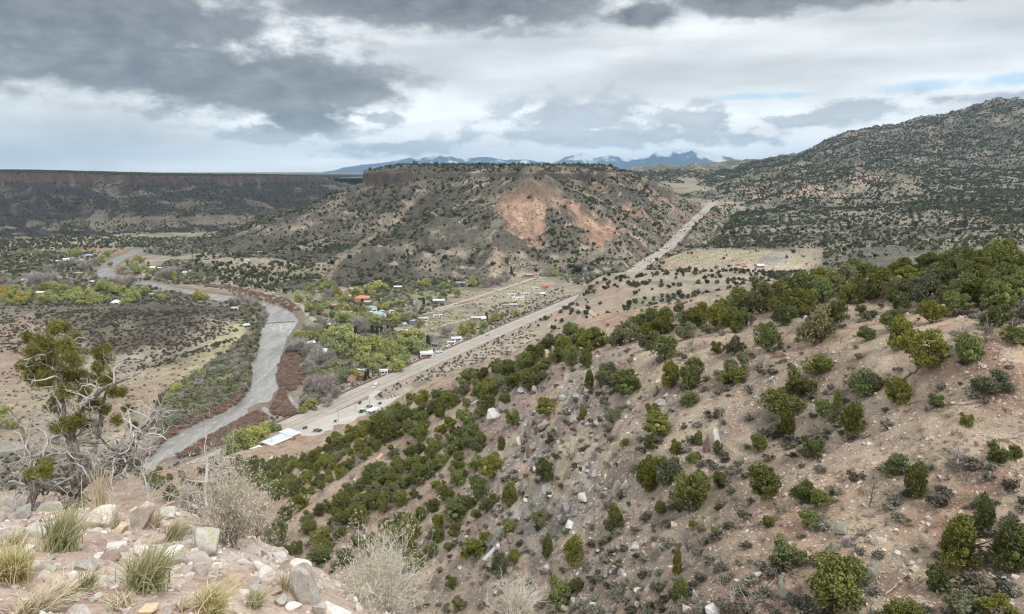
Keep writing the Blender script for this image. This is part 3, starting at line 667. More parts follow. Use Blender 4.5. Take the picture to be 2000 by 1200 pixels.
# lookout ledge the photographer stands on
LEDGE = TPS(np.vstack([ctl([(0, 1200, 3.3), (300, 1200, 3.35), (600, 1200, 3.7), (0, 1100, 4.4), (300, 1110, 4.6), (480, 1122, 4.7), (560, 1175, 4.3), (0, 1058, 5.3), (150, 1045, 6.2), (300, 1035, 6.6), (400, 1072, 6.0), (140, 1010, 8.9), (0, 1020, 8.3), (300, 1005, 8.2), (625, 1215, 4.0), (-300, 1040, 6.3), (-300, 1200, 3.2), (420, 1045, 6.9)]),
    [(0, 0, 148.3), (-3, 0, 148.4), (3, -2, 148.2), (0, -5, 148.8), (2.6, 4.5, 144.6), (1.5, 7, 143.4), (-0.6, 9.2, 143.0), (-3, 11.5, 143.2), (-6, 12.5, 143.2), (3.5, 9, 140.4), (0, 14, 138.6), (-6, 17, 138.0), (6, 3, 143), (6, 0, 146), (-9, 6, 147.6), (-9, 11, 145.4)]]))
def ledge_h(x, y):
    return LEDGE(x, y) + (fbm(x, y, 1.1, 4, 701) - .5) * 0.42 + (fbm(x, y, 0.25, 3, 703) - .5) * 0.07
lx, ly = np.meshgrid(np.linspace(-11, 7.5, 330), np.linspace(-6, 17, 360)); lz = ledge_h(lx, ly)
over = np.clip(np.maximum(ly - 13.5, lx - 4.2), 0, None); lz = lz - over * 1.2
f1, f2 = lx.ravel(), ly.ravel(); n1 = fbm(f1, f2, .9, 4, 711); n2 = fbm(f1, f2, .22, 3, 713)
alb = np.tile([0.43, 0.33, 0.27], (f1.size, 1)); alb = lerp(alb, [0.5, 0.43, 0.365], sstep(.45, .65, n1)); alb = lerp(alb, [0.28, 0.19, 0.15], sstep(.55, .72, n2) * .7)
M_LEDGE = terrainmat('ledge_soil', (0.8, 4, 22), (0.12, 0.2, 0.25), (0.08, 0.04, 0.018),
                     speck=[(9, 0.45, (0.5, 0.45, 0.4), 0.8), (22, 0.45, (0.5, 0.43, 0.37), 0.8), (48, 0.45, (0.42, 0.34, 0.29), 0.6)])
terrain('lookout_ledge', lx, ly, lz, alb, M_LEDGE)
# slope that joins the lookout to the gully below it
sx, sy = np.meshgrid(np.linspace(-60, 30, 90), np.linspace(-20, 62, 82))
dl = np.clip(np.maximum.reduce([sy - 13.0, sx - 4.0, -10.0 - sx, -5.0 - sy]), 0, None)
base = ledge_h(np.clip(sx, -10, 4), np.clip(sy, -5, 13))
sz = base - 0.9 - dl * 0.95 + (fbm(sx, sy, 5, 3, 721) - .5) * 1.6 * sstep(0, 4, dl)
sz = np.where((sx < -9) & (sy < 6), sz + dl * .2, sz)
terrain('lookout_slope', sx, sy, sz, np.tile([0.28, 0.215, 0.17], (sx.size, 1)), M_NEAR)

# plain beyond the rims, out to the mountains and the horizon
X, Y = fan(-0.9, 0.9, 60, 4000, 30500, 40); Z = 118 + (fbm(X, Y, 2500, 3, 801) - .5) * 24 + sstep(9000, 16000, Y) * 10
n1 = fbm(X.ravel(), Y.ravel(), 1200, 4, 803)
terrain('plain', X, Y, Z, lerp(np.tile([0.2, 0.18, 0.13], (X.size, 1)), [0.1, 0.1, 0.07], sstep(.4, .6, n1)), M_FAR)

# snow-capped range on the horizon
def ridge_range(name, prof, dist, depth, seed, snow):
    pxs = np.array([p[0] for p in prof], float); pys = np.array([p[1] for p in prof], float)
    a = np.linspace(pxs[0], pxs[-1], 420); v = np.linspace(-1, 1, 90)
    yy = np.interp(a, pxs, pys); yy = yy + (fbm(a, a * 0, 22, 4, seed) - .5) * 4 * np.clip((345 - yy) / 14, 0, 1)
    crest = CAMZ + (338.5 - yy) / F_PX * dist
    A, Vv = np.meshgrid(a, v); X = (A - 1000) / F_PX * (dist + Vv * depth); Y = dist + Vv * depth
    prof_v = (1 - np.abs(Vv)) ** 0.9
    kq = dist / 15000.0; sp = ridged(X + Y * .2, Y * .55, 620 * kq, 4, seed + 5)
    Z = 80 + (crest[None] - 80) * prof_v - (1 - prof_v) * prof_v * 4 * (1 - sp) * (crest[None] - 80) * 0.55 + (ridged(X, Y, 160 * kq, 3, seed + 8) - .5) * 40 * kq * prof_v * np.clip((crest[None] - 200) / 300, 0, 1)
    hh = 80 + (Z.ravel() - 80) / kq; n = fbm(X.ravel(), Y.ravel(), 220 * kq, 4, seed + 9)
    alb = np.tile([0.022, 0.04, 0.055], (hh.size, 1)) * [.75, 1.0, 1.5]; alb = lerp(alb, [0.07, 0.095, 0.135], sstep(.5, .68, n) * .6)  # blue of the distant air put into the forest and rock colour
    gul = sp.ravel()
    alb = lerp(alb, [0.8, 0.82, 0.85], sstep(snow, snow + 100, hh + (n - .5) * 460 + (.6 - gul) * 380) * .7)
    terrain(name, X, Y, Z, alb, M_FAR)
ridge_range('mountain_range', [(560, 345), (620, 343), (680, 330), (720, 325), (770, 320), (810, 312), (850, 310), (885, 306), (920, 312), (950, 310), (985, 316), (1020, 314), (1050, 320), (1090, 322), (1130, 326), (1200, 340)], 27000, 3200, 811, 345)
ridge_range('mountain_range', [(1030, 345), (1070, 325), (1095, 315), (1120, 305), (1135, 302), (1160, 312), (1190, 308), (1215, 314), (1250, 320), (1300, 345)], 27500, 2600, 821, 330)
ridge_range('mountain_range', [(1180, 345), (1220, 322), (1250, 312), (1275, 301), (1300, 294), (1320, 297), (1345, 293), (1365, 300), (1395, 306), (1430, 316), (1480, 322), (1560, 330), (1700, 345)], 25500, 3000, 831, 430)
# ------------------------------------------------------------------ water, roads, car park
def poly_mesh(name, P, z):
    import bmesh
    bm = bmesh.new(); vs = [bm.verts.new((p[0], p[1], z)) for p in P]; es = [bm.edges.new((vs[i], vs[(i + 1) % len(vs)])) for i in range(len(vs))]
    bmesh.ops.triangle_fill(bm, use_beauty=True, edges=es, normal=(0, 0, 1))
    for f in bm.faces:
        if f.normal.z < 0: f.normal_flip()
    me = bpy.data.meshes.new(name); bm.to_mesh(me); bm.free(); return me
def offset_poly(P, d):
    P = np.asarray(P); n = len(P); area = 0.5 * np.sum(P[:, 0] * np.roll(P[:, 1], -1) - np.roll(P[:, 0], -1) * P[:, 1])
    T = np.roll(P, -1, 0) - np.roll(P, 1, 0); T /= np.linalg.norm(T, axis=1)[:, None]
    N = np.stack([T[:, 1], -T[:, 0]], -1) * (1 if area > 0 else -1); return P + N * d
def water_mat():
    m, g, b = bsdf_mat('river_water', 0.12, 0.5)
    geo = g.new('ShaderNodeNewGeometry'); P = geo.outputs['Position']
    sep = g.new('ShaderNodeSeparateXYZ'); g.l.new(P, sep.inputs[0])
    fast = g.m('MULTIPLY', g.ramp(sep.outputs[1], 790, 760), 1.0)            # riffle below the weir
    n = g.noise(P, 0.22, 5, 0.6); n2 = g.noise(P, 0.9, 4, 0.6); n3 = g.noise(P, 0.06, 3, 0.6)
    mp = g.new('ShaderNodeMapping'); g.l.new(P, mp.inputs[0]); mp.inputs['Rotation'].default_value = (0, 0, R(-12)); mp.inputs['Scale'].default_value = (1.0, 0.45, 1)
    n4 = g.noise(mp.outputs[0], 0.35, 6, 0.7)
    mp2 = g.new('ShaderNodeMapping'); g.l.new(P, mp2.inputs[0]); mp2.inputs['Rotation'].default_value = (0, 0, R(-14)); mp2.inputs['Scale'].default_value = (1.0, 0.12, 1)
    n5 = g.noise(mp2.outputs[0], 0.16, 5, 0.65)                  # current lines
    col = g.mix(g.ramp(n5, 0.3, 0.7), (0.15, 0.142, 0.122), (0.31, 0.30, 0.27))
    foam = g.m('MULTIPLY', g.ramp(n4, 0.53, 0.66), g.m('MULTIPLY', fast, g.lin(n3, 0.3, 0.7, 0.35, 0.9)))
    rap = g.m('MULTIPLY', g.ramp(sep.outputs[1], 690, 715), g.ramp(sep.outputs[1], 765, 735))
    foam = g.m('MAXIMUM', foam, g.m('MULTIPLY', g.ramp(n4, 0.46, 0.6), rap))
    col = g.mix(g.m('MULTIPLY', foam, 0.75), col, (0.62, 0.62, 0.6)); g.l.new(col, b.inputs['Base Color'])
    g.l.new(g.m('ADD', 0.26, g.m('MULTIPLY', fast, 0.02)), b.inputs['Roughness'])
    bp = g.new('ShaderNodeBump'); bp.inputs['Distance'].default_value = 0.35
    g.l.new(g.m('ADD', 0.06, g.m('MULTIPLY', fast, 0.5)), bp.inputs['Strength'])
    g.l.new(g.m('ADD', g.m('ADD', n, g.m('MULTIPLY', n2, 0.4)), n4), bp.inputs['Height']); g.l.new(bp.outputs[0], b.inputs['Normal'])
    return m
M_WATER = water_mat()
link('river', poly_mesh('river', offset_poly(RIVER, 2.0), 0.0), M_WATER, kind='structure')
for P in POOLS: link('backwater', poly_mesh('backwater', offset_poly(P, 1.5), 0.05), M_WATER, kind='structure')

def resample(P, step):
    P = np.asarray(P, float); s = np.concatenate([[0], np.cumsum(np.linalg.norm(np.diff(P, axis=0), axis=1))])
    t = np.arange(0, s[-1], step); return np.stack([np.interp(t, s, P[:, k]) for k in range(P.shape[1])], -1)
def smooth_line(P, it=2):
    P = np.asarray(P, float)
    for _ in range(it):
        Q = np.empty((2 * len(P) - 2, P.shape[1])); Q[0::2] = .75 * P[:-1] + .25 * P[1:]; Q[1::2] = .25 * P[:-1] + .75 * P[1:]; P = np.vstack([P[:1], Q, P[-1:]])
    return P
def strip(P, o0, o1, zf, lift, cross=2):
    """ribbon along a plan polyline between two lateral offsets"""
    P = np.asarray(P); T = np.gradient(P, axis=0); T /= np.linalg.norm(T, axis=1)[:, None]; N = np.stack([T[:, 1], -T[:, 0]], -1)
    o = np.linspace(o0, o1, cross); XY = P[:, None, :] + N[:, None, :] * o[None, :, None]
    Z = zf(XY[..., 0], XY[..., 1]) + lift; V = np.concatenate([XY, Z[..., None]], -1).reshape(-1, 3)
    return V, grid_faces(len(P), cross)
def road_mat(name, c1, c2, sc=0.15):
    m, g, b = bsdf_mat(name, 0.9, 0.2); geo = g.new('ShaderNodeNewGeometry'); P = geo.outputs['Position']
    n = g.noise(P, sc, 5, 0.65); n2 = g.noise(P, sc * 9, 3); c = g.mix(g.ramp(n, .3, .7), c1, c2); k = g.lin(n2, .25, .75, .86, 1.12)
    g.l.new(g.mix(1.0, c, g.comb(k, k, k), 'MULTIPLY'), b.inputs['Base Color']); return m
M_ASPH = road_mat('asphalt_worn', (0.275, 0.26, 0.24), (0.345, 0.325, 0.30)); M_DIRT = road_mat('dirt_track', (0.36, 0.30, 0.235), (0.44, 0.37, 0.29))
M_LOT = road_mat('car_park_asphalt', (0.37, 0.355, 0.325), (0.45, 0.43, 0.395), 0.08); M_SHOULDER = road_mat('shoulder_gravel', (0.36, 0.30, 0.25), (0.43, 0.365, 0.305))
M_YEL = paint((0.62, 0.42, 0.09), 0.8, 0.2, 0.2); M_WHT = paint((0.72, 0.71, 0.68), 0.8, 0.15, 0.2)
hw = resample(smooth_line(HWY), 6.0)
def rd(name, o0, o1, lift, mat, parent=None, P=hw, zf=hwy_z, cross=2):
    V, F = strip(P, o0, o1, zf, lift, cross); return link(name, mesh_np(name, V, F[:, ::-1]), mat, parent, kind='structure')
rd('road_shoulder', -9.2, 9.2, -0.05, M_SHOULDER, cross=4)
road = rd('highway', -6.6, 6.6, 0.0, M_ASPH, cross=4)
for o in (-0.32, 0.2): rd('centre_line', o, o + .3, 0.02, M_YEL, road)
for o in (-5.2, 5.0): rd('edge_line', o, o + .3, 0.02, M_WHT, road)
# kerb-like raised dirt berm on the river side
V, F = strip(hw[:150], -11.6, -10.2, hwy_z, 0.35); link('road_berm', mesh_np('berm', V, F[:, ::-1]), paint((0.2, 0.14, 0.11), .95), kind='structure')

def ground_w(x, y): return ground_h(np.array(x, float), np.array(y, float))
def track(px_list, w, mat, name='dirt_road', z=1.8, fn=None, fnc=None):
    P = raycast(fnc or ground0, [p[0] for p in px_list], [p[1] for p in px_list], 300, 3500)[0][:, :2]
    P = resample(smooth_line(P), 4.0); V, F = strip(P, -w / 2, w / 2, fn or ground_w, 0.22, 3)
    link(name, mesh_np(name, V, F[:, ::-1], True), mat, kind='structure')
track([(590, 596), (603, 615), (621, 637)], 6, road_mat('levee_road', (0.3, 0.28, 0.23), (0.36, 0.33, 0.28)), 'levee_road')
track([(400, 562), (450, 566), (500, 575), (540, 583), (590, 596)], 4.5, M_DIRT)
track([(845, 606), (870, 600), (900, 590), (930, 581), (960, 572), (990, 562), (1030, 548), (1060, 537)], 7, M_DIRT)
track([(820, 615), (850, 610), (890, 598), (940, 588), (990, 570)], 4, M_DIRT)
track([(1150, 512), (1190, 506), (1230, 502), (1270, 500)], 7, M_DIRT)
track([(1060, 537), (1090, 528), (1108, 520)], 5, M_DIRT)
track([(820, 645), (828, 635), (850, 628), (890, 627), (920, 622)], 4, M_DIRT)
track([(858, 640), (875, 633), (920, 624)], 4, M_DIRT)
track([(740, 617), (770, 622), (800, 617), (815, 612)], 4, M_DIRT)
track([(270, 508), (262, 516), (268, 528), (285, 540), (320, 547)], 5, M_DIRT)
track([(480, 568), (520, 575), (545, 580)], 5, M_DIRT)
track([(1100, 600), (1130, 605), (1160, 612), (1185, 620)], 3.5, M_DIRT, fn=lambda x, y: np.maximum(bench_z(x, y), ground_w(x, y)), fnc=lambda x, y: np.maximum(bench_h(x, y), ground0(x, y)))
track([(690, 745), (720, 735), (760, 724), (785, 716)], 5, road_mat('driveway', (0.3, 0.28, 0.25), (0.36, 0.33, 0.29)), 'driveway')

LOT_PX = [(582, 843), (600, 833), (640, 814), (693, 792), (720, 782), (722, 772), (735, 764), (745, 765), (728, 777), (735, 784), (758, 782), (786, 773), (792, 778), (760, 792), (734, 808), (688, 832), (640, 852), (608, 862), (585, 858)]
LOT = Z0(LOT_PX, 2.2)
lot = link('car_park', poly_mesh('car_park', LOT, 2.62), M_LOT, kind='structure')
mb = MB()                                                   # concrete kerb round the car park
for i in range(len(LOT)):
    a, b = LOT[i], LOT[(i + 1) % len(LOT)]; v = (b - a) / np.linalg.norm(b - a); n = np.array([-v[1], v[0]]) * .25
    q = [a - n, b - n, b + n, a + n]; mb.add([(p[0], p[1], 1.9) for p in q] + [(p[0], p[1], 2.76) for p in q], [(3, 2, 1, 0), (4, 5, 6, 7), (0, 1, 5, 4), (1, 2, 6, 5), (2, 3, 7, 6), (3, 0, 4, 7)])
mb.build('kerb', paint((0.5, 0.48, 0.44), .9), lot)
for k in range(14):
    f = k / 13.0; a = onz(620 + 66 * f, 836 - 26 * f, 2.62)[:2]; b = onz(630 + 65 * f, 845 - 28 * f, 2.62)[:2]
    v = (b - a) / np.linalg.norm(b - a); n = np.array([-v[1], v[0]]) * .14; q = [a - n, b - n, b + n, a + n]
    MB().add([(p[0], p[1], 2.63) for p in q], [(0, 1, 2, 3)]).build('stall_line', M_WHT, lot)
for k in range(4):
    a = onz(752 + 7 * k, 777 - 2.6 * k, 2.62)[:2]; b = onz(756 + 7 * k, 784 - 2.4 * k, 2.62)[:2]
    v = (b - a) / np.linalg.norm(b - a); n = np.array([-v[1], v[0]]) * .14; q = [a - n, b - n, b + n, a + n]
    MB().add([(p[0], p[1], 2.63) for p in q], [(0, 1, 2, 3)]).build('stall_line', M_WHT, lot)

# ------------------------------------------------------------------ labels that single things out
ORD = ['', 'second ', 'third ', 'fourth ', 'fifth ', 'sixth ', 'seventh ', 'eighth ', 'ninth ', 'tenth ']
def autolabel(items, landmarks):
    """items: dicts px, py, desc, obj. Label = [nth closest] look + side of the nearest landmark"""
    groups = {}
    for it in items:
        best = min(landmarks, key=lambda l: math.hypot(l[0] - it['px'], (l[1] - it['py']) * 1.3)); dx, dy = it['px'] - best[0], it['py'] - best[1]
        if math.hypot(dx, dy) < 3: dx = 3
        di = ('right of' if dx > 0 else 'left of') if abs(dx) > abs(dy) * 1.1 else ('below' if dy > 0 else 'above')
        groups.setdefault((it['desc'], best[2], di), []).append((math.hypot(dx, dy), it))
    for (desc, lm, di), L in groups.items():
        L.sort(key=lambda q: q[0])
        for k, (_, it) in enumerate(L):
            o = '' if len(L) == 1 else (ORD[k] + 'closest ' if k < 10 else '%dth closest ' % (k + 1))
            it['obj']['label'] = '%s%s %s the %s' % (o, desc, di, lm)

# ------------------------------------------------------------------ buildings
GL = paint((0.03, 0.035, 0.04), 0.15, 0.05, spec=0.5); M_DOOR = paint((0.12, 0.085, 0.06), .7)
WHITE, CREAM, TAN, PINK, GREYB, BROWN, BLUEG = (0.72, 0.71, 0.68), (0.58, 0.52, 0.42), (0.42, 0.31, 0.22), (0.55, 0.31, 0.22), (0.33, 0.32, 0.31), (0.2, 0.13, 0.09), (0.4, 0.48, 0.52)
R_WHITE, R_RED, R_ORANGE, R_TEAL, R_BLUE, R_GREY, R_BROWN, R_PINK, R_SILVER, R_GREEN = (0.66, 0.67, 0.68), (0.46, 0.10, 0.085), (0.58, 0.21, 0.10), (0.28, 0.47, 0.43), (0.47, 0.56, 0.62), (0.36, 0.37, 0.38), (0.27, 0.13, 0.085), (0.6, 0.23, 0.22), (0.62, 0.65, 0.67), (0.05, 0.16, 0.12)
def gz_at(px, py, fn=ground0):
    if fn is not ground0: P, t = raycast(fn, px, py, 300, 3500); return P[0], t[0]
    d = ray(px, py); t = (2.0 - CAMZ) / d[2]
    for _ in range(6):
        P = np.array([0, 0, CAMZ]) + d * t; t = .4 * t + .6 * (float(ground0(np.array([P[0]]), np.array([P[1]]))[0]) - CAMZ) / d[2]
    return np.array([0, 0, CAMZ]) + d * t, t
def build_house(root, L, D, H, wall, roofc, roof='gable', over=0.5, rise=None, nwin=3, porch=False, chimney=False, clutter=0):
    """L along x, D along y; front is -y. Parts: wall, roof, door, windows"""
    hx, hy = L / 2, D / 2; rise = rise if rise is not None else D * 0.22
    MB().box(-hx, hx, -hy, hy, -1.0, H).build('wall', paint(wall, .85, .12, .4), root)
    rm = paint(roofc, .45, .10, .25, .4); o = over; m = MB()
    if roof == 'gable':
        t = .16
        m.prism([(-hy - o, H - o * rise / hy), (0, H + rise), (hy + o, H - o * rise / hy), (hy + o, H - o * rise / hy + t), (0, H + rise + t), (-hy - o, H - o * rise / hy + t)], -hx - o, hx + o, 'x')
        gab = MB().prism([(-hy, H), (hy, H), (0, H + rise - .02)], -hx + .004, hx - .004, 'x').build('gable', paint(wall, .85, .12, .4), root)
    elif roof == 'hip':
        k = min(hx * .75, hy); e = H - .1; r = hx - k
        m.add([(-hx - o, -hy - o, e), (hx + o, -hy - o, e), (hx + o, hy + o, e), (-hx - o, hy + o, e), (-r - .01, 0, H + rise), (r + .01, 0, H + rise)], [(0, 1, 5, 4), (1, 2, 5), (2, 3, 4, 5), (3, 0, 4), (3, 2, 1, 0)])
    elif roof == 'shed':
        m.prism([(-hy - o, H + .05), (hy + o, H + rise), (hy + o, H + rise + .15), (-hy - o, H + .2)], -hx - o, hx + o, 'x')
        MB().prism([(-hy, H), (hy, H), (hy, H + rise - .08)], -hx + .004, hx - .004, 'x').build('gable', paint(wall, .85, .12, .4), root)
    else:
        m.box(-hx - o * .4, hx + o * .4, -hy - o * .4, hy + o * .4, H + .004, H + .28)
    rf = m.build('roof', rm, root)
    if roof in ('gable', 'shed') and L > 12:               # standing seams of the metal sheets
        for i in range(int(L / 3.2)):
            x = -hx + 1.6 + i * 3.2; s = MB()
            if roof == 'gable': s.prism([(-hy - o, H - o * rise / hy + .165), (0, H + rise + .165), (0, H + rise + .23), (-hy - o, H - o * rise / hy + .23)], x, x + .12, 'x')
            else: s.prism([(-hy - o, H + .205), (hy + o, H + rise + .155), (hy + o, H + rise + .22), (-hy - o, H + .27)], x, x + .12, 'x')
            s.build('seam', rm, rf)
    if chimney: MB().box(hx * .3, hx * .3 + .9, .2, 1.1, H, H + rise + 1.1).build('chimney', paint((.3, .2, .16), .9), rf)
    MB().box(-.5, .5, -hy - .05, -hy + .02, 0.05, 2.1).build('door', M_DOOR, root)
    for i in range(nwin):
        x = -hx + (i + .5) * L / nwin
        if abs(x) < 1.1: x += 1.6
        w = MB().box(x - .75, x + .75, -hy - .04, -hy + .02, 1.0, 2.2).build('window', GL, root)
        MB().box(x - .85, x + .85, -hy - .12, -hy - .02, .88, .99).build('sill', paint(WHITE, .7), w)
    for s in (-1, 1):
        MB().box(s * hx - .02, s * hx + .04, -.7, .7, 1.0, 2.1).build('window', GL, root) if s > 0 else MB().box(s * hx - .04, s * hx + .02, -.7, .7, 1.0, 2.1).build('window', GL, root)
    if porch:
        MB().box(-hx * .8, hx * .8, -hy - 2.2, -hy - .06, H * .86, H * .86 + .12).build('porch_roof', rm, root)
        for s in (-.78, 0, .78): MB().box(s * hx - .08, s * hx + .08, -hy - 2.1, -hy - 1.94, 0, H * .86 - .004).build('porch_post', paint(CREAM), root)
VL = []     # valley landmarks: (px, py, phrase)
def house(px, py, w, label, name='house', cat='house', wall=WHITE, roofc=R_WHITE, roof='gable', yaw=0, D=None, H=2.9, lm=None, fn=ground0, **kw):
    P, t = gz_at(px, py, fn); L = max(w * t / F_PX, 4.0); D = D or min(max(L * .55, 4), 9)
    z = ground_w(np.array([P[0]]), np.array([P[1]]))[0] if fn is ground0 else P[2]
    o = empty(name, (P[0], P[1], z + .1), R(yaw), label, cat, 'buildings in the valley')
    build_house(o, L, D, H, wall, roofc, roof, **kw)
    if lm: VL.append((px, py, lm))
    return o
ISL = []      # planted islands of the car park: px, py, width
# roadside station building with the long white metal roof
P = onz(549., 868., 2.4); st = empty('station_building', (P[0], P[1], 2.3), R(62), 'long stucco roadside building with stepped white metal roof beside the highway car park', 'building', None, (.8, .8, .85))
VL.append((549, 862, 'long white-roofed roadside building'))
wl = paint((0.56, 0.38, 0.27), .9, .1, .4); rm = paint((0.57, 0.59, 0.61), .45, .12, .35)
MB().box(-13, 5.5, -4.6, 3.6, -1, 4.0).build('wall', wl, st)
MB().box(5.504, 14, -4.4, 6.2, -1, 4.3).build('wall', wl, st)
for (x0, x1, y0, y1, z0, z1) in ((-13.8, 5.8, -5.6, 4.4, 4.05, 5.1), (5.0, 14.8, -5.4, 7.2, 4.45, 5.7)):
    rf = MB().prism([(y0, z0), (y1, z1), (y1, z1 + .2), (y0, z0 + .2)], x0, x1, 'x').build('roof', rm, st)
    for i in range(int((x1 - x0) / 1.6)):
        x = x0 + .8 + i * 1.6; MB().prism([(y0, z0 + .204), (y1, z1 + .204), (y1, z1 + .27), (y0, z0 + .27)], x, x + .1, 'x').build('seam', rm, rf)
MB().box(-12.5, -5, 4.6, 9, -1, 3.2).build('annex', paint((.33, .22, .17), .9), st)
MB().box(-12.9, -4.6, 4.5, 9.4, 3.21, 3.45).build('annex_roof', paint((.3, .2, .15), .9), st)
for i in range(5):
    MB().box(-11 + i * 4.6, -9.3 + i * 4.6, -4.7 - .001 * i, -4.4, .9, 2.5).build('window', GL, st)
for i in range(3): MB().box(-8.8 + i * 7, -7.7 + i * 7, -4.68, -4.4, 0, 2.3).build('door', paint(WHITE) if i == 1 else M_DOOR, st)
for x in (-12, -6.5, -1, 4.2): MB().box(x, x + .2, -5.5, -5.3, -1, 4.05).build('porch_post', paint(CREAM), st)
MB().box(14.01, 17.5, -3, 3, -1, 2.0).build('patio_wall', wl, st)
MB().cyl((-9, -1, 4.6), .18, 2.6, 8).build('flue', paint(GREYB), st)
for q, (px, py) in enumerate(((585, 861), (590, 863), (581, 864))):
    P = onz(px, py, 2.6); t = empty('picnic_table', P, R(20 + 40 * q), 'white picnic table on the patio, %s from the roadside building' % ('nearest', 'farthest', 'second')[[2, 1, 0].index(q)], 'picnic table', 'picnic tables')
    MB().box(-1.1, 1.1, -.45, .45, .72, .8).build('tabletop', paint(WHITE), t)
    for s in (-1, 1): MB().box(-1.1, 1.1, s * .85 - .15, s * .85 + .15, .42, .48).build('bench_seat', paint(WHITE), t); MB().box(s * .8 - .05, s * .8 + .05, -.8, .8, 0, .7).build('leg', paint(GREYB), t)
house(505, 888, 21, 'small white metal shed at the lower end of the roadside building', 'shed', 'shed', WHITE, R_WHITE, 'shed', 60, 5, 2.6, lm='small white metal shed', nwin=1, rise=.6)
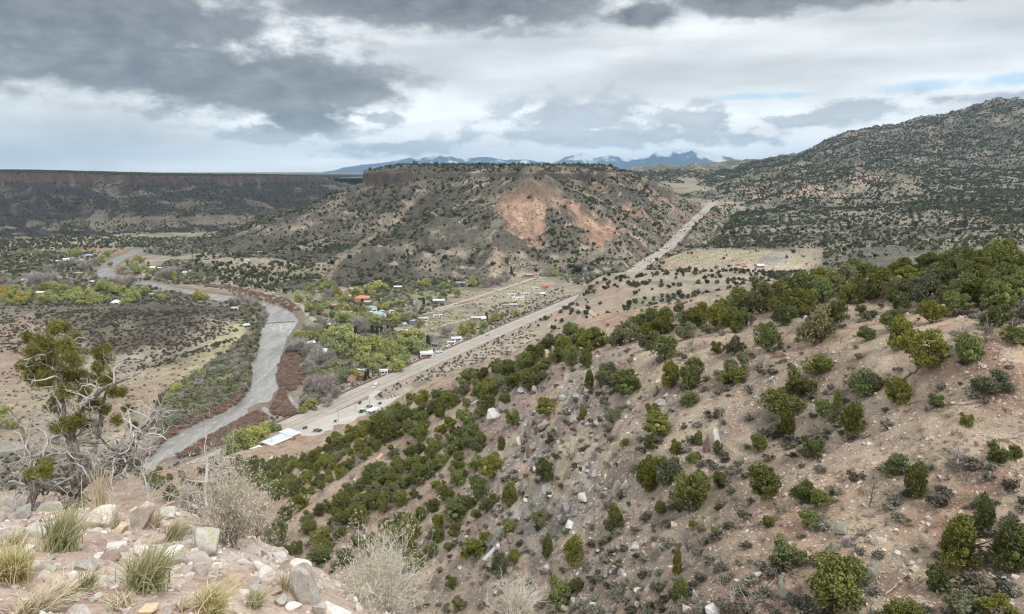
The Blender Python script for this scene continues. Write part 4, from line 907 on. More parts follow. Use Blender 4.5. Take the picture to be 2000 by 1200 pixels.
# information kiosk on the car park
for px, py, w_ in ((621, 843, 5.5), (655, 825, 2.2), (703, 789, 3.2), (722, 796, 4.5), (742, 790, 3.0), (706, 806, 4.5), (602, 858, 3.0), (596, 838, 3.4)): ISL.append((px, py, w_))
P = onz(728., 808., 2.62); kq = empty('information_kiosk', P, R(65), 'small tan kiosk with white roof at the edge of the car park', 'kiosk'); VL.append((728, 804, 'small kiosk on the car park'))
MB().box(-3.2, 3.2, .6, 1.0, 0, 2.3).build('panel_wall', paint((.55, .4, .3)), kq)
MB().prism([(-2, 2.6), (2.2, 2.9), (2.2, 3.05), (-2, 2.75)], -4.2, 4.2, 'x').build('roof', paint(R_WHITE, .5), kq)
for x in (-3.8, 3.8):
    for y in (-1.6, 1.8): MB().box(x - .1, x + .1, y - .1, y + .1, 0, 2.6).build('post', paint(TAN), kq)
HOUSES = [
 (744, 731, 27, 'long white mobile home with dark windows beside the highway', dict(name='mobile_home', cat='mobile home', roof='flat', yaw=3, D=4.4, nwin=5, lm='long white mobile home')),
 (687, 748, 14, 'cream cottage with brown hipped roof below the mobile home', dict(wall=WHITE, roofc=R_BROWN, roof='hip', yaw=8, D=8, rise=3.2, lm='brown hip-roofed cottage')),
 (714, 739, 22, 'cream house with faded red gable roof behind dark evergreens', dict(wall=CREAM, roofc=R_PINK, yaw=-12, lm='faded red-roofed house', porch=True)),
 (706, 730, 18, 'low white flat-roofed annex behind the faded red-roofed house', dict(roof='flat', yaw=0)),
 (833, 697, 25, 'white flat-roofed shop facing the highway forecourt', dict(name='roadside_shop', cat='shop', roof='flat', yaw=8, D=10, H=3.6, porch=True, lm='white roadside shop')),
 (851, 679, 13, 'dark grey house behind the roadside shop', dict(wall=GREYB, roofc=(.16, .17, .19), yaw=-20)),
 (891, 668, 18, 'pale blue-roofed white house beside the highway above the shop', dict(roofc=R_BLUE, yaw=15, lm='pale blue-roofed highway house')),
 (881, 675, 15, 'white camper trailer parked below the pale blue-roofed highway house', dict(name='camper_trailer', cat='trailer', roof='flat', yaw=12, D=3, H=2.6, nwin=2)),
 (621, 694, 36, 'long brown barn house with white metal roof among the trees', dict(name='barn', cat='barn', wall=BROWN, roofc=R_WHITE, yaw=6, D=9, H=3.4, lm='brown barn with white roof')),
 (721, 712, 12, 'dark red shed under the cottonwoods', dict(name='shed', cat='shed', wall=(.2, .05, .04), roofc=(.2, .06, .05), yaw=10, nwin=1, lm='dark red shed')),
 (764, 676, 11, 'small house with pale metal roof deep in the cottonwoods', dict(wall=GREYB, roofc=R_SILVER, yaw=0)),
 (606, 676, 16, 'low white and pink farm building near the river bend', dict(wall=PINK, yaw=35, D=6)),
 (621, 668, 10, 'small cream cabin hidden in trees near the river bend', dict(wall=CREAM, roofc=R_GREY, yaw=20)),
 (657, 650, 20, 'short pale blue mobile home among the trees', dict(name='mobile_home', cat='mobile home', wall=WHITE, roofc=R_BLUE, roof='flat', yaw=4, D=4.5, lm='short pale blue mobile home')),
 (675, 655, 32, 'longest pale blue-roofed mobile home beside a dark conifer', dict(name='mobile_home', cat='mobile home', wall=BLUEG, roofc=R_BLUE, yaw=-3, D=5.5, rise=.7, lm='longest pale blue mobile home')),
 (641, 639, 10, 'little white shed above the pale blue mobile homes', dict(name='shed', cat='shed', nwin=1, roof='flat')),
 (800, 652, 22, 'long narrow white trailer lying slantwise in the straw field', dict(name='mobile_home', cat='mobile home', roof='gable', rise=.5, yaw=-28, D=4, lm='slanted white trailer')),
 (789, 639, 9, 'small grey shed with gable near the straw field', dict(name='shed', cat='shed', wall=(.45, .46, .44), roofc=R_GREY, nwin=1, rise=1.6, yaw=60)),
 (809, 632, 13, 'blue-grey roofed cottage at the end of the dirt drive', dict(wall=GREYB, roofc=(.33, .39, .5), roof='hip', yaw=10, lm='blue-grey roofed cottage')),
 (827, 627, 18, 'white and pale blue trailer house on the dirt drive', dict(roofc=R_BLUE, roof='flat', yaw=12, D=5)),
 (851, 621, 8, 'boxy white camper left of its twin in the field', dict(name='camper_trailer', cat='trailer', roof='flat', D=3, H=2.6, nwin=1)),
 (861, 620, 7, 'boxy white camper right of its twin in the field', dict(name='camper_trailer', cat='trailer', roof='flat', D=3, H=2.6, nwin=1)),
 (932, 626, 22, 'row of weathered grey sheds by the field bend', dict(name='shed', cat='shed', wall=GREYB, roofc=(.5, .48, .45), yaw=-8, D=5, nwin=2, lm='weathered grey sheds')),
 (945, 627, 8, 'white tent-like hut at the end of the weathered sheds', dict(name='shed', cat='shed', rise=1.8, nwin=1)),
 (989, 603, 14, 'tan stone house at the foot of the wooded bench', dict(wall=TAN, roofc=R_GREY, roof='flat', H=4.2, yaw=-10, lm='tan stone house')),
 (1002, 600, 15, 'blue-grey roofed house adjoining the tan stone house', dict(wall=CREAM, roofc=(.34, .4, .5), yaw=5)),
 (857, 591, 22, 'long low silver-roofed shed in the open field', dict(name='shed', cat='shed', wall=GREYB, roofc=R_SILVER, roof='shed', yaw=10, D=6, H=2.4, rise=.8, lm='long silver-roofed shed')),
 (998, 579, 16, 'white trailer with pale roof, upper left of the eastern cluster', dict(name='mobile_home', cat='mobile home', roofc=R_BLUE, roof='flat', D=4.5, yaw=-5)),
 (1025, 578, 15, 'white house with pinkish roof in the eastern cluster', dict(roofc=(.5, .33, .28), yaw=10)),
 (1012, 586, 22, 'low white building in front of the eastern cluster', dict(roof='flat', D=5, yaw=4, lm='low white eastern building')),
 (1064, 563, 17, 'white house with bright red roof near the side valley', dict(roofc=R_RED, yaw=12, porch=True, lm='bright red-roofed eastern house')),
 (1045, 566, 14, 'pale blue flat-roofed building left of the bright red roof', dict(roofc=R_BLUE, roof='flat')),
 (1059, 578, 10, 'small white cottage below the bright red-roofed house', dict(yaw=20)),
 (1033, 541, 13, 'brown house with tan roof at the foot of the mesa', dict(wall=BROWN, roofc=(.42, .33, .28), yaw=15, lm='brown house at mesa foot')),
 (1075, 536, 9, 'small white house beside the side valley road', dict()),
 (1096, 533, 8, 'small cream house in the side valley trees', dict(wall=CREAM, roofc=(.45, .35, .3))),
 (1208, 517, 13, 'white house standing alone near the highway curve', dict(yaw=5, roof='flat', D=5, lm='lone white house by highway')),
 (1236, 515, 8, 'small white trailer right of the lone white house', dict(name='camper_trailer', cat='trailer', roof='flat', D=3, H=2.6, nwin=1)),
 (900, 556, 18, 'long white mobile home at the foot of the mesa slope', dict(name='mobile_home', cat='mobile home', roof='flat', D=4.5, yaw=-5, lm='white mobile home under mesa')),
 (918, 559, 12, 'low white shed right of the mobile home under the mesa', dict(name='shed', cat='shed', roof='flat', D=4, nwin=1)),
 (777, 565, 14, 'dark green barn with white roof at the head of the fields', dict(name='barn', cat='barn', wall=R_GREEN, roof='shed', rise=.9, lm='dark green barn')),
 (690, 569, 18, 'wide cream flat-roofed house at the top of the village', dict(wall=CREAM, roofc=(.6, .58, .5), roof='flat', H=3.6, lm='wide cream flat-roofed house')),
 (737, 553, 16, 'orange adobe house highest on the slope above the village', dict(wall=(.5, .3, .19), roofc=(.55, .34, .22), roof='flat', lm='highest orange adobe house')),
 (678, 578, 9, 'small house with steep red roof above the village', dict(roofc=R_RED, rise=3, yaw=70, H=4, lm='steep red-roofed house')),
 (681, 582, 9, 'small white wing below the steep red-roofed house', dict(yaw=10, nwin=2)),
 (708, 587, 27, 'large house with orange tile hipped roofs in the village', dict(wall=PINK, roofc=R_ORANGE, roof='hip', D=12, H=3.4, yaw=4, lm='large orange-roofed house')),
 (718, 594, 13, 'pink flat-roofed wing in front of the large orange roof', dict(wall=PINK, roofc=(.62, .52, .46), roof='flat', yaw=4, D=7)),
 (657, 601, 15, 'house with bright pink-red roof among the cottonwoods', dict(wall=(.3, .08, .07), roofc=R_PINK, roof='hip', yaw=10, lm='bright pink-roofed house')),
 (678, 617, 20, 'terracotta adobe house with flat roof in the village', dict(wall=(.46, .22, .13), roofc=(.5, .3, .22), roof='flat', H=4, yaw=5, porch=True, lm='terracotta adobe house')),
 (728, 609, 17, 'two-storey house with pale teal roof in the village', dict(roofc=R_TEAL, H=5, roof='hip', yaw=8, lm='pale teal-roofed house')),
 (722, 616, 9, 'small white wing left of the long teal roof', dict(roof='shed', nwin=1)),
 (741, 619, 22, 'long building with teal roof and gable end in the village', dict(roofc=(.3, .45, .47), yaw=-35, D=8, H=3.6, lm='long teal-roofed building')),
 (746, 612, 9, 'white caravan behind the long teal-roofed building', dict(name='camper_trailer', cat='trailer', roof='flat', D=3, H=2.7, nwin=1)),
 (765, 612, 10, 'small cream trailer right of the teal roofs', dict(name='camper_trailer', cat='trailer', wall=CREAM, roof='flat', D=3.4, nwin=1)),
 (130, 512, 11, 'two-storey white house on the far left river bank', dict(H=5, yaw=5, lm='two-storey white house')),
 (113, 513, 5, 'tiny white shed left of the two-storey white house', dict(name='shed', cat='shed', nwin=1)),
 (159, 511, 10, 'low white house right of the two-storey white house', dict(roof='flat')),
 (175, 502, 12, 'building with blue metal roof near the far river reach', dict(roofc=(.3, .42, .55), yaw=5, lm='blue metal-roofed building')),
 (102, 487, 8, 'small orange-roofed house farthest up the left bank', dict(roofc=R_ORANGE, wall=CREAM, roof='hip', lm='far orange-roofed house')),
 (50, 551, 16, 'broad white hip-roofed house at the left edge', dict(roof='hip', rise=2, lm='broad white hip-roofed house')),
 (80, 576, 16, 'low white house between yellow-green trees on the left', dict(roof='gable', lm='low white house on the left')),
 (153, 537, 16, 'tan adobe house above the left bank orchard', dict(wall=TAN, roofc=(.5, .38, .3), roof='flat', lm='tan adobe house')),
 (228, 595, 15, 'house with white pyramid roof in front of the left grove', dict(roof='hip', rise=2.6, D=9, lm='white pyramid-roofed house')),
 (162, 576, 8, 'tiny white shed inside the left grove', dict(name='shed', cat='shed', nwin=1)),
 (181, 554, 7, 'small white house near the bridge trees', dict(nwin=2)),
 (297, 579, 9, 'grey house at the left end of the river bend trees', dict(wall=GREYB, roofc=R_GREY)),
 (298, 526, 12, 'white house with dark tree beside it above the bridge', dict(lm='white house above the bridge')),
 (312, 527, 7, 'small white outbuilding right of the house above the bridge', dict(name='shed', cat='shed', nwin=1)),
 (361, 536, 8, 'small white house on the slope right of the bridge', dict(yaw=20)),
 (374, 533, 8, 'cream trailer higher on the slope right of the bridge', dict(name='camper_trailer', cat='trailer', wall=CREAM, roof='flat', D=3.5, nwin=1)),
 (459, 607, 12, 'white trailer house at the outer river bend', dict(name='mobile_home', cat='mobile home', roof='flat', D=4, yaw=5, lm='white trailer house at river bend')),
 (481, 636, 10, 'grey cabin with white roof above the yellow bus', dict(wall=GREYB, yaw=30)),
 (507, 495, 9, 'lone grey house high on the mesa spur', dict(wall=(.45, .45, .42), roofc=R_GREY, roof='hip', fn=lambda x, y: np.maximum(mesa_h(x, y), ground0(x, y)))),
 (483, 512, 10, 'long pale trailer on the lower mesa spur', dict(name='mobile_home', cat='mobile home', roof='flat', D=4, fn=lambda x, y: np.maximum(mesa_h(x, y), ground0(x, y)))),
]
for px, py, w, lab, kw in HOUSES: house(px, py, w, lab, **kw)
MB().box(-2.2, 2.2, -1.5, 1.5, -1, 2.4).build('wall', paint((.75, .2, .08)), (lambda P: empty('tarpaulin_shelter', (*P[:2], 1.8), R(20), 'small bright orange tarpaulin shelter near the levee road', 'shelter'))(onz(639., 650., 1.8)))
sh = bpy.data.objects['tarpaulin_shelter']; MB().prism([(-1.9, 2.3), (0, 3.3), (1.9, 2.3), (1.9, 2.4), (0, 3.42), (-1.9, 2.4)], -2.6, 2.6, 'x').build('roof', paint((.8, .24, .1)), sh)

# ------------------------------------------------------------------ bridge, weir
A = onz(227., 547., 4.0); B = onz(276., 543., 4.0); mid = (A + B) / 2; L = float(np.linalg.norm(B - A)); ang = math.atan2(B[1] - A[1], B[0] - A[0])
br = empty('bridge', (mid[0], mid[1], 0), ang, 'dark steel girder bridge on piers crossing the river', 'bridge'); VL.append((250, 545, 'river bridge'))
dk = paint((.10, .09, .085), .8)
MB().box(-L / 2, L / 2, -2.6, 2.6, 4.0, 4.7).build('deck', paint((.3, .28, .26), .9), br)
for s in (-1, 1):
    g_ = MB().box(-L / 2, L / 2, s * 2.75 - .12, s * 2.75 + .12, 3.4, 4.75).build('girder', dk, br)
    rl = MB().box(-L / 2, L / 2, s * 2.7 - .06, s * 2.7 + .06, 5.5, 5.64).build('railing', dk, br)
    for k in range(12): x = -L / 2 + .3 + k * (L - .6) / 11; MB().box(x - .07, x + .07, s * 2.7 - .065, s * 2.7 + .065, 4.76, 5.495).build('railing_post', dk, rl)
for k in range(7): x = -L / 2 + 1.2 + k * (L - 2.4) / 6; MB().box(x - .45, x + .45, -2.3, 2.3, -2.5, 3.39).build('pier', dk, br)
A = onz(520., 632., .2); B = onz(576., 628., .2); mid = (A + B) / 2; L = float(np.linalg.norm(B - A)); ang = math.atan2(B[1] - A[1], B[0] - A[0])
we = empty('river_weir', (mid[0], mid[1], 0), ang, 'low dark rock weir across the river at the bend', 'weir'); VL.append((548, 630, 'low rock weir'))
MB().box(-L / 2, L / 2, -.7, .7, -1, .2).build('sill', paint((.13, .12, .11), .95, .3), we)
import itertools
for k in range(26):
    v, f = ICO1; s = np.array([.9, .7, .5]) * rng.uniform(.7, 1.3); q = v * s * rng.uniform(.75, 1.2, (len(v), 1)) + [-L / 2 + (k + .5) * L / 26, rng.uniform(-.5, .5), .2]
    link('weir_stone', mesh_np('weir_stone', q, f), paint((.14, .13, .12), .95, .3), we)

# ------------------------------------------------------------------ vehicles, poles
TYRE = paint((.02, .02, .02), .9)
def car_mesh(kind):
    m = MB(); g = MB()
    if kind == 'sedan': prof = [(-2.2, .35), (2.2, .35), (2.25, .75), (1.2, .92), (.6, 1.38), (-1.0, 1.4), (-1.75, .98), (-2.2, .92)]; gl = [(-1.5, .98), (1.0, .96), (.55, 1.33), (-.95, 1.35)]
    elif kind == 'pickup': prof = [(-2.6, .5), (2.6, .5), (2.65, 1.0), (1.4, 1.15), (.9, 1.75), (-.5, 1.75), (-.6, 1.12), (-2.6, 1.12)]; gl = [(-.4, 1.15), (1.2, 1.15), (.8, 1.68), (-.4, 1.68)]
    else: prof = [(-2.25, .4), (2.25, .4), (2.3, .9), (1.3, 1.08), (.7, 1.68), (-2.0, 1.7), (-2.25, 1.05)]; gl = [(-2.0, 1.1), (1.1, 1.1), (.62, 1.6), (-1.85, 1.62)]
    m.prism(prof, -.88, .88, 'y'); return m, gl
def vehicle(px, py, kind, col, yaw, label, z=2.4, name='car', cat='car', roofcol=None, scale=1.0, fn=None):
    P = onz(px, py, z) if fn is None else gz_at(px, py, fn)[0]
    o = empty(name, P, R(yaw), label, cat, 'vehicles in the valley', (scale,) * 3); m, gl = car_mesh(kind); m.build('body', paint(col, .3, .04, spec=.5), o)
    for s in (-1, 1): MB().prism(gl, s * .89 - .01, s * .89 + .01, 'y').build('side_window', GL, o)
    zt = gl[2][1]; xt = gl[2][0]; xb = gl[1][0]
    MB().add([(xb + .12, -.75, gl[1][1] + .03), (xb + .12, .75, gl[1][1] + .03), (xt + .1, .7, zt + .02), (xt + .1, -.7, zt + .02)], [(0, 1, 2, 3)]).build('windscreen', GL, o)
    if roofcol: MB().box(gl[3][0] + .05, gl[2][0] - .05, -.8, .8, gl[2][1] + .09, gl[2][1] + .14).build('roof_panel', paint(roofcol, .3), o)
    for x in (-1.4, 1.4):
        for s in (-1, 1): MB().cyl((x, s * .8, .34), .34, .24, 10, 'y').build('wheel', TYRE, o)
    for s in (-1, 1): MB().box(2.22, 2.3, s * .6 - .18, s * .6 + .18, .6, .78).build('headlight', paint((.8, .8, .78), .2), o)
    return o
HY = math.degrees(math.atan2(HWY[4][1] - HWY[3][1], HWY[4][0] - HWY[3][0]))
vehicle(710, 804, 'suv', (.16, .42, .18), 5, 'green and white car parked on the roadside car park', 2.63, roofcol=(.75, .75, .73))
vehicle(736, 752, 'sedan', (.72, .73, .74), HY, 'white car driving on the highway below the mobile home', 2.36)
vehicle(731, 758.5, 'sedan', (.7, .7, .7), HY + 180, 'small pale car coming the other way on the highway', 2.36, scale=.8)
vehicle(952, 655, 'suv', (.45, .5, .56), HY, 'grey-blue car on the highway past the shop', 2.36)
for k, (px, py, kd, c, lb) in enumerate(((840, 697, 'suv', (.05, .05, .055), 'black car beside the roadside shop'), (846, 694, 'sedan', (.7, .7, .7), 'white car second from the roadside shop'), (852, 691, 'sedan', (.55, .57, .6), 'silver car third from the roadside shop'),
     (858, 688.5, 'pickup', (.7, .71, .72), 'white pickup fourth from the roadside shop'), (796, 708, 'suv', (.72, .72, .7), 'white van at the edge of the cottonwoods by the forecourt'), (799, 711, 'sedan', (.06, .06, .07), 'dark car in front of the white van by the forecourt'),
     (834, 700, 'pickup', (.45, .08, .06), 'red pickup in front of the roadside shop'), (875, 678, 'suv', (.7, .7, .72), 'white car parked below the blue-roofed highway house'))):
    vehicle(px, py, kd, c, HY + (-60 if k < 4 else 20 * k), lb)
vehicle(668, 622, 'pickup', (.7, .7, .7), 10, 'white pickup beside the terracotta adobe house', 1.8); vehicle(475, 604, 'pickup', (.05, .05, .06), 5, 'dark pickup at the outer river bend', 2.0); vehicle(466, 640, 'pickup', (.05, .05, .05), 0, 'black pickup above the yellow bus', 2.0)
vehicle(600, 634, 'sedan', (.1, .1, .1), 60, 'dark car beside the levee road', 2.0); vehicle(603, 637, 'suv', (.65, .66, .67), 30, 'silver car beside the levee road', 2.0)
vehicle(926, 595, 'suv', (.62, .34, .07), 0, 'yellow-orange van standing alone in the open field', 1.9, 'van', 'van', scale=1.3)
vehicle(938, 595, 'sedan', (.1, .12, .22), 0, 'dark blue car right of the yellow-orange van', 1.9)
P = onz(470., 644., 2.0); bus = empty('school_bus', P, R(6), 'yellow bus parked above the straw meadow by the river', 'bus'); yb = paint((.72, .43, .04), .4); VL.append((470, 642, 'yellow bus'))
MB().box(-5, 3.6, -1.2, 1.2, .6, 3.0).build('body', yb, bus); MB().box(3.604, 5, -1.1, 1.1, .6, 1.7).build('hood', yb, bus)
for k in range(7):
    for s in (-1, 1): MB().box(-4.6 + k * 1.15, -3.7 + k * 1.15, s * 1.21 - .02, s * 1.21 + .02, 1.8, 2.6).build('window', GL, bus)
for x in (-3, 4):
    for s in (-1, 1): MB().cyl((x, s * 1.05, .5), .5, .35, 10, 'y').build('wheel', TYRE, bus)
pitfn = lambda x, y: np.maximum(mtn_h(x, y), ground0(x, y))
for px, py, kd, c, lb, sc in ((1441, 519, 'pickup', (.55, .05, .03), 'red truck on the gravel pit floor', 1.2), (1412, 521, 'suv', (.7, .7, .7), 'white truck left of the red truck in the gravel pit', 1.2), (1426, 519, 'pickup', (.5, .5, .5), 'grey truck just left of the red truck in the gravel pit', 1.6),
     (1400, 522, 'pickup', (.25, .13, .08), 'rusty truck at the left end of the gravel pit', 1.2), (1478, 519, 'suv', (.3, .3, .31), 'dark loader at the foot of the gravel heap', 1.5), (1488, 521, 'suv', (.68, .7, .72), 'white truck right of the loader in the gravel pit', 1.8), (1455, 522, 'sedan', (.35, .12, .1), 'dark red car in the middle of the gravel pit', 1.5)):
    vehicle(px, py, kd, c, 10, lb, name='truck' if 'truck' in lb else ('loader' if 'loader' in lb else 'car'), cat='truck' if 'truck' in lb else ('loader' if 'loader' in lb else 'car'), fn=pitfn, scale=sc)
house(1484, 523, 13, 'long pale metal shed on the gravel pit floor', 'shed', 'shed', GREYB, R_SILVER, 'gable', 5, 8, 3, fn=pitfn, lm='gravel pit shed')
def pole(px, py, h, label, arms=True, z=2.2, col=(.2, .16, .13)):
    P = gz_at(px, py)[0]; o = empty('utility_pole' if arms else 'lamp_post', (P[0], P[1], P[2] - .2), R(20), label, 'pole', 'poles'); MB().cyl((0, 0, 0), .16, h, 7).build('post', paint(col), o)
    if arms: MB().box(-1.3, 1.3, -.08, .08, h - .9, h - .7).build('crossarm', paint(col), o); [MB().cyl((x, 0, h - .7), .07, .25, 6).build('insulator', paint((.4, .4, .4)), o) for x in (-1.1, 0.5, 1.1)]
    else: MB().box(-.1, 1.3, -.12, .12, h - .12, h).build('lamp_head', paint((.4, .4, .4)), o)
for px, py, lb in ((815, 618, 'utility pole right of the teal-roofed buildings'), (690, 758, 'utility pole beside the hip-roofed cottage'), (800, 690, 'utility pole at the cottonwood edge by the shop'), (875, 662, 'utility pole beside the bare tree above the shop'), (925, 640, 'utility pole beside the highway past the shop'), (970, 616, 'utility pole near the tan stone house'), (757, 640, 'utility pole in the straw field'), (242, 560, 'utility pole below the bridge')):
    pole(px, py, 10, lb)
P = onz(619., 815., 2.3); sg = empty('road_sign', P, R(20), 'small yellow warning sign on the highway verge by the car park', 'sign'); MB().cyl((0, 0, 0), .06, 2.6, 6).build('post', paint((.4, .4, .4)), sg)
MB().add([(0, -.08, 1.9), (.7, -.08, 2.6), (0, -.08, 3.3), (-.7, -.08, 2.6), (0, -.05, 1.9), (.7, -.05, 2.6), (0, -.05, 3.3), (-.7, -.05, 2.6)], [(0, 1, 2, 3), (7, 6, 5, 4), (0, 4, 5, 1), (1, 5, 6, 2), (2, 6, 7, 3), (3, 7, 4, 0)]).build('plate', paint((.75, .5, .05)), sg)
for px, py, lb in ((722, 800, 'lamp post at the upper island of the car park'), (661, 826, 'lamp post over the middle stalls of the car park'), (694, 806, 'lamp post left of the green and white car')):
    pole(px, py, 8, lb, False, col=(.3, .3, .3))
# ------------------------------------------------------------------ plants: prototypes
def leaves(rg, C, rad, n, size, outward=0.5, slim=1.0, up=0.0):
    """n leaf-sprays (triangles) round every clump centre"""
    K = len(C); rad = np.broadcast_to(rad, (K,)); d = rg.normal(size=(K, n, 3)); d /= np.linalg.norm(d, axis=2)[..., None]
    P = C[:, None] + d * (rad[:, None] * rg.uniform(.25, 1.0, (K, n)) ** .6)[..., None]
    a = d * outward + rg.normal(size=(K, n, 3)) * (1 - outward) + np.array([0, 0, up]); a /= np.linalg.norm(a, axis=2)[..., None] + 1e-9
    b = np.cross(a, rg.normal(size=(K, n, 3))); b /= np.linalg.norm(b, axis=2)[..., None] + 1e-9
    s = size * rg.uniform(.6, 1.4, (K, n, 1)); P, a, b = P.reshape(-1, 3), a.reshape(-1, 3), b.reshape(-1, 3); s = s.reshape(-1, 1)
    V = np.stack([P - b * s * .5 * slim, P + b * s * .5 * slim, P + a * s], 1).reshape(-1, 3)
    return V, np.arange(len(V)).reshape(-1, 3)
def crown_lobes(rg, kind):
    if kind == 'round': n, sp, rz = 10, .36, (.18, .33)
    elif kind == 'cone': n, sp, rz = 7, .1, (.2, .3)
    elif kind == 'low': n, sp, rz = 9, .34, (.2, .28)
    elif kind == 'oval': n, sp, rz = 8, .2, (.26, .34)
    else: n, sp, rz = 9, .36, (.15, .26)                          # open
    L = []
    for i in range(n):
        a = rg.uniform(0, 6.28); r = sp * rg.uniform(.2, 1) ** .6; z = rg.uniform(.25, .8)
        if kind == 'cone': z = .2 + .68 * i / n; r = sp * rg.uniform(.2, 1) * (1 - z); 
        if kind == 'oval': z = .22 + .56 * i / n
        if kind == 'low': z = rg.uniform(.25, .6)
        rr = rg.uniform(*rz) * (1.0 - .45 * max(z - .45, 0)) * (1 if kind != 'cone' else (1.25 - z))
        L.append((np.array([r * math.cos(a), r * math.sin(a), z]), np.array([rr, rr, rr * rg.uniform(.75, 1.05)])))
    return L
def crown_mesh(name, seed, kind='round', clumps=110, per=26, leaf=.055, crad=.085, core=.62, slim=1.0, up=.25):
    rg = np.random.default_rng(seed); L = crown_lobes(rg, kind); C = []
    while len(C) < clumps:
        c, r = L[rg.integers(len(L))]; d = rg.normal(size=3); d /= np.linalg.norm(d); p = c + d * r * rg.uniform(.72, 1.0)
        if p[2] < .11: continue
        if any((((p - c2) / r2) ** 2).sum() < .45 for c2, r2 in L): continue
        C.append(p)
    C = np.array(C); acc = Acc(); acc.add(*leaves(rg, C, crad * rg.uniform(.45, 1.6, len(C)), per, leaf, .55, slim, up))
    if core:
        v, f = ICO1  # solid lobes added inside the leaves to block light
        for c, r in L: acc.add(v * r * core * rg.uniform(.8, 1.15, (len(v), 1)) + c, f)
    me = acc.mesh(name); zmax = max(v.co.z for v in me.vertices); 
    return me
def trunk_mesh(name, seed, h=.6, r=.035, limbs=5, lean=.08, spread=.3, sides=6):
    rg = np.random.default_rng(seed); acc = Acc(); n = 6; z = np.linspace(-.06, h, n); off = np.cumsum(rg.normal(size=(n, 2)) * lean * .4, 0); off[0] = 0
    P = np.column_stack([off, z]); acc.tube(P, np.linspace(r, r * .35, n), sides)
    for i in range(limbs):
        k = rg.integers(1, n - 1); a = rg.uniform(0, 6.28); e = P[k] + np.array([math.cos(a) * spread, math.sin(a) * spread, rg.uniform(.1, .32)]); m_ = (P[k] + e) / 2 + rg.normal(size=3) * .03
        acc.tube([P[k], m_, e], [r * .55, r * .38, r * .12], 5)
    return acc.mesh(name, True)
M_BARK = paint((0.13, 0.105, 0.085), .95, .3, 6); M_GREYW = paint((0.36, 0.34, 0.32), .95, .25, 5)
F_JUN = foliage('juniper_leaf', (0.108, 0.128, 0.032), (0.195, 0.21, 0.058), .36); F_PIN = foliage('pinyon_leaf', (0.10, 0.125, 0.038), (0.175, 0.195, 0.064), .3)
F_GREY = foliage('sage_leaf', (0.16, 0.16, 0.12), (0.24, 0.235, 0.18), .3); F_FAR = foliage('far_juniper_leaf', (0.060, 0.068, 0.034), (0.105, 0.110, 0.054), .5)
F_COT = foliage('cottonwood_leaf', (0.25, 0.278, 0.09), (0.375, 0.39, 0.145), .26); F_YEL = foliage('yellow_leaf', (0.34, 0.30, 0.06), (0.42, 0.37, 0.10), .08)
F_TWIG = foliage('bare_twig', (0.27, 0.245, 0.215), (0.38, 0.345, 0.31), .2); F_WIL = foliage('willow_stem', (0.25, 0.165, 0.115), (0.34, 0.245, 0.185), .25)
F_WILD = foliage('willow_stem_dark', (0.20, 0.15, 0.125), (0.27, 0.205, 0.18), .2); F_BUSH = foliage('river_bush', (0.13, 0.142, 0.072), (0.205, 0.215, 0.125), .4)
F_DARKB = foliage('dark_brush', (0.095, 0.09, 0.06), (0.16, 0.145, 0.105), .35); F_CON = foliage('valley_conifer', (0.035, 0.05, 0.025), (0.06, 0.08, 0.04), .15)
F_GJUN = foliage('juniper_grey_leaf', (0.13, 0.138, 0.07), (0.205, 0.21, 0.115), .3)
KINDS = ['round', 'round', 'open', 'round', 'low', 'cone', 'open', 'round', 'low', 'round', 'oval', 'oval']
JUN = [(crown_mesh('crown', 100 + i, k, 150, 42, .042, .076, .40), trunk_mesh('trunk', 200 + i, .55, .036, 14, .1, .46), k) for i, k in enumerate(KINDS)]
for i, (c, t, k) in enumerate(JUN): c.materials.append(F_GJUN if i in (6, 8) else (F_PIN if i % 3 == 1 else F_JUN)); t.materials.append(M_BARK)
COT = [(crown_mesh('crown', 300 + i, 'round' if i % 2 else 'open', 95, 16, .07, .10, .35, 1.0, .1), trunk_mesh('trunk', 330 + i, .55, .028, 6)) for i in range(6)]
for c, t in COT: c.materials.append(F_COT); t.materials.append(M_BARK)
BARE = [(crown_mesh('crown', 360 + i, 'open' if i % 2 else 'round', 80, 26, .16, .10, 0, .10, .9), trunk_mesh('trunk', 380 + i, .6, .03, 9, .08, .34)) for i in range(4)]
for c, t in BARE: c.materials.append(F_TWIG); t.materials.append(M_GREYW)
CONI = [(crown_mesh('crown', 400 + i, 'cone', 90, 22, .05, .06, .7), trunk_mesh('trunk', 410 + i, .4, .03, 0)) for i in range(2)]
for c, t in CONI: c.materials.append(F_CON); t.materials.append(M_BARK)
YEL = (COT[1][0].copy(), COT[1][1]); YEL[0].materials.clear(); YEL[0].materials.append(F_YEL)
def tree(name, cat, P, w, h, cr, tr, rz, group):
    o = empty(name, P, rz, None, cat, group, (w, w, h)); link('crown', cr, None, o); link('trunk', tr, None, o); return o

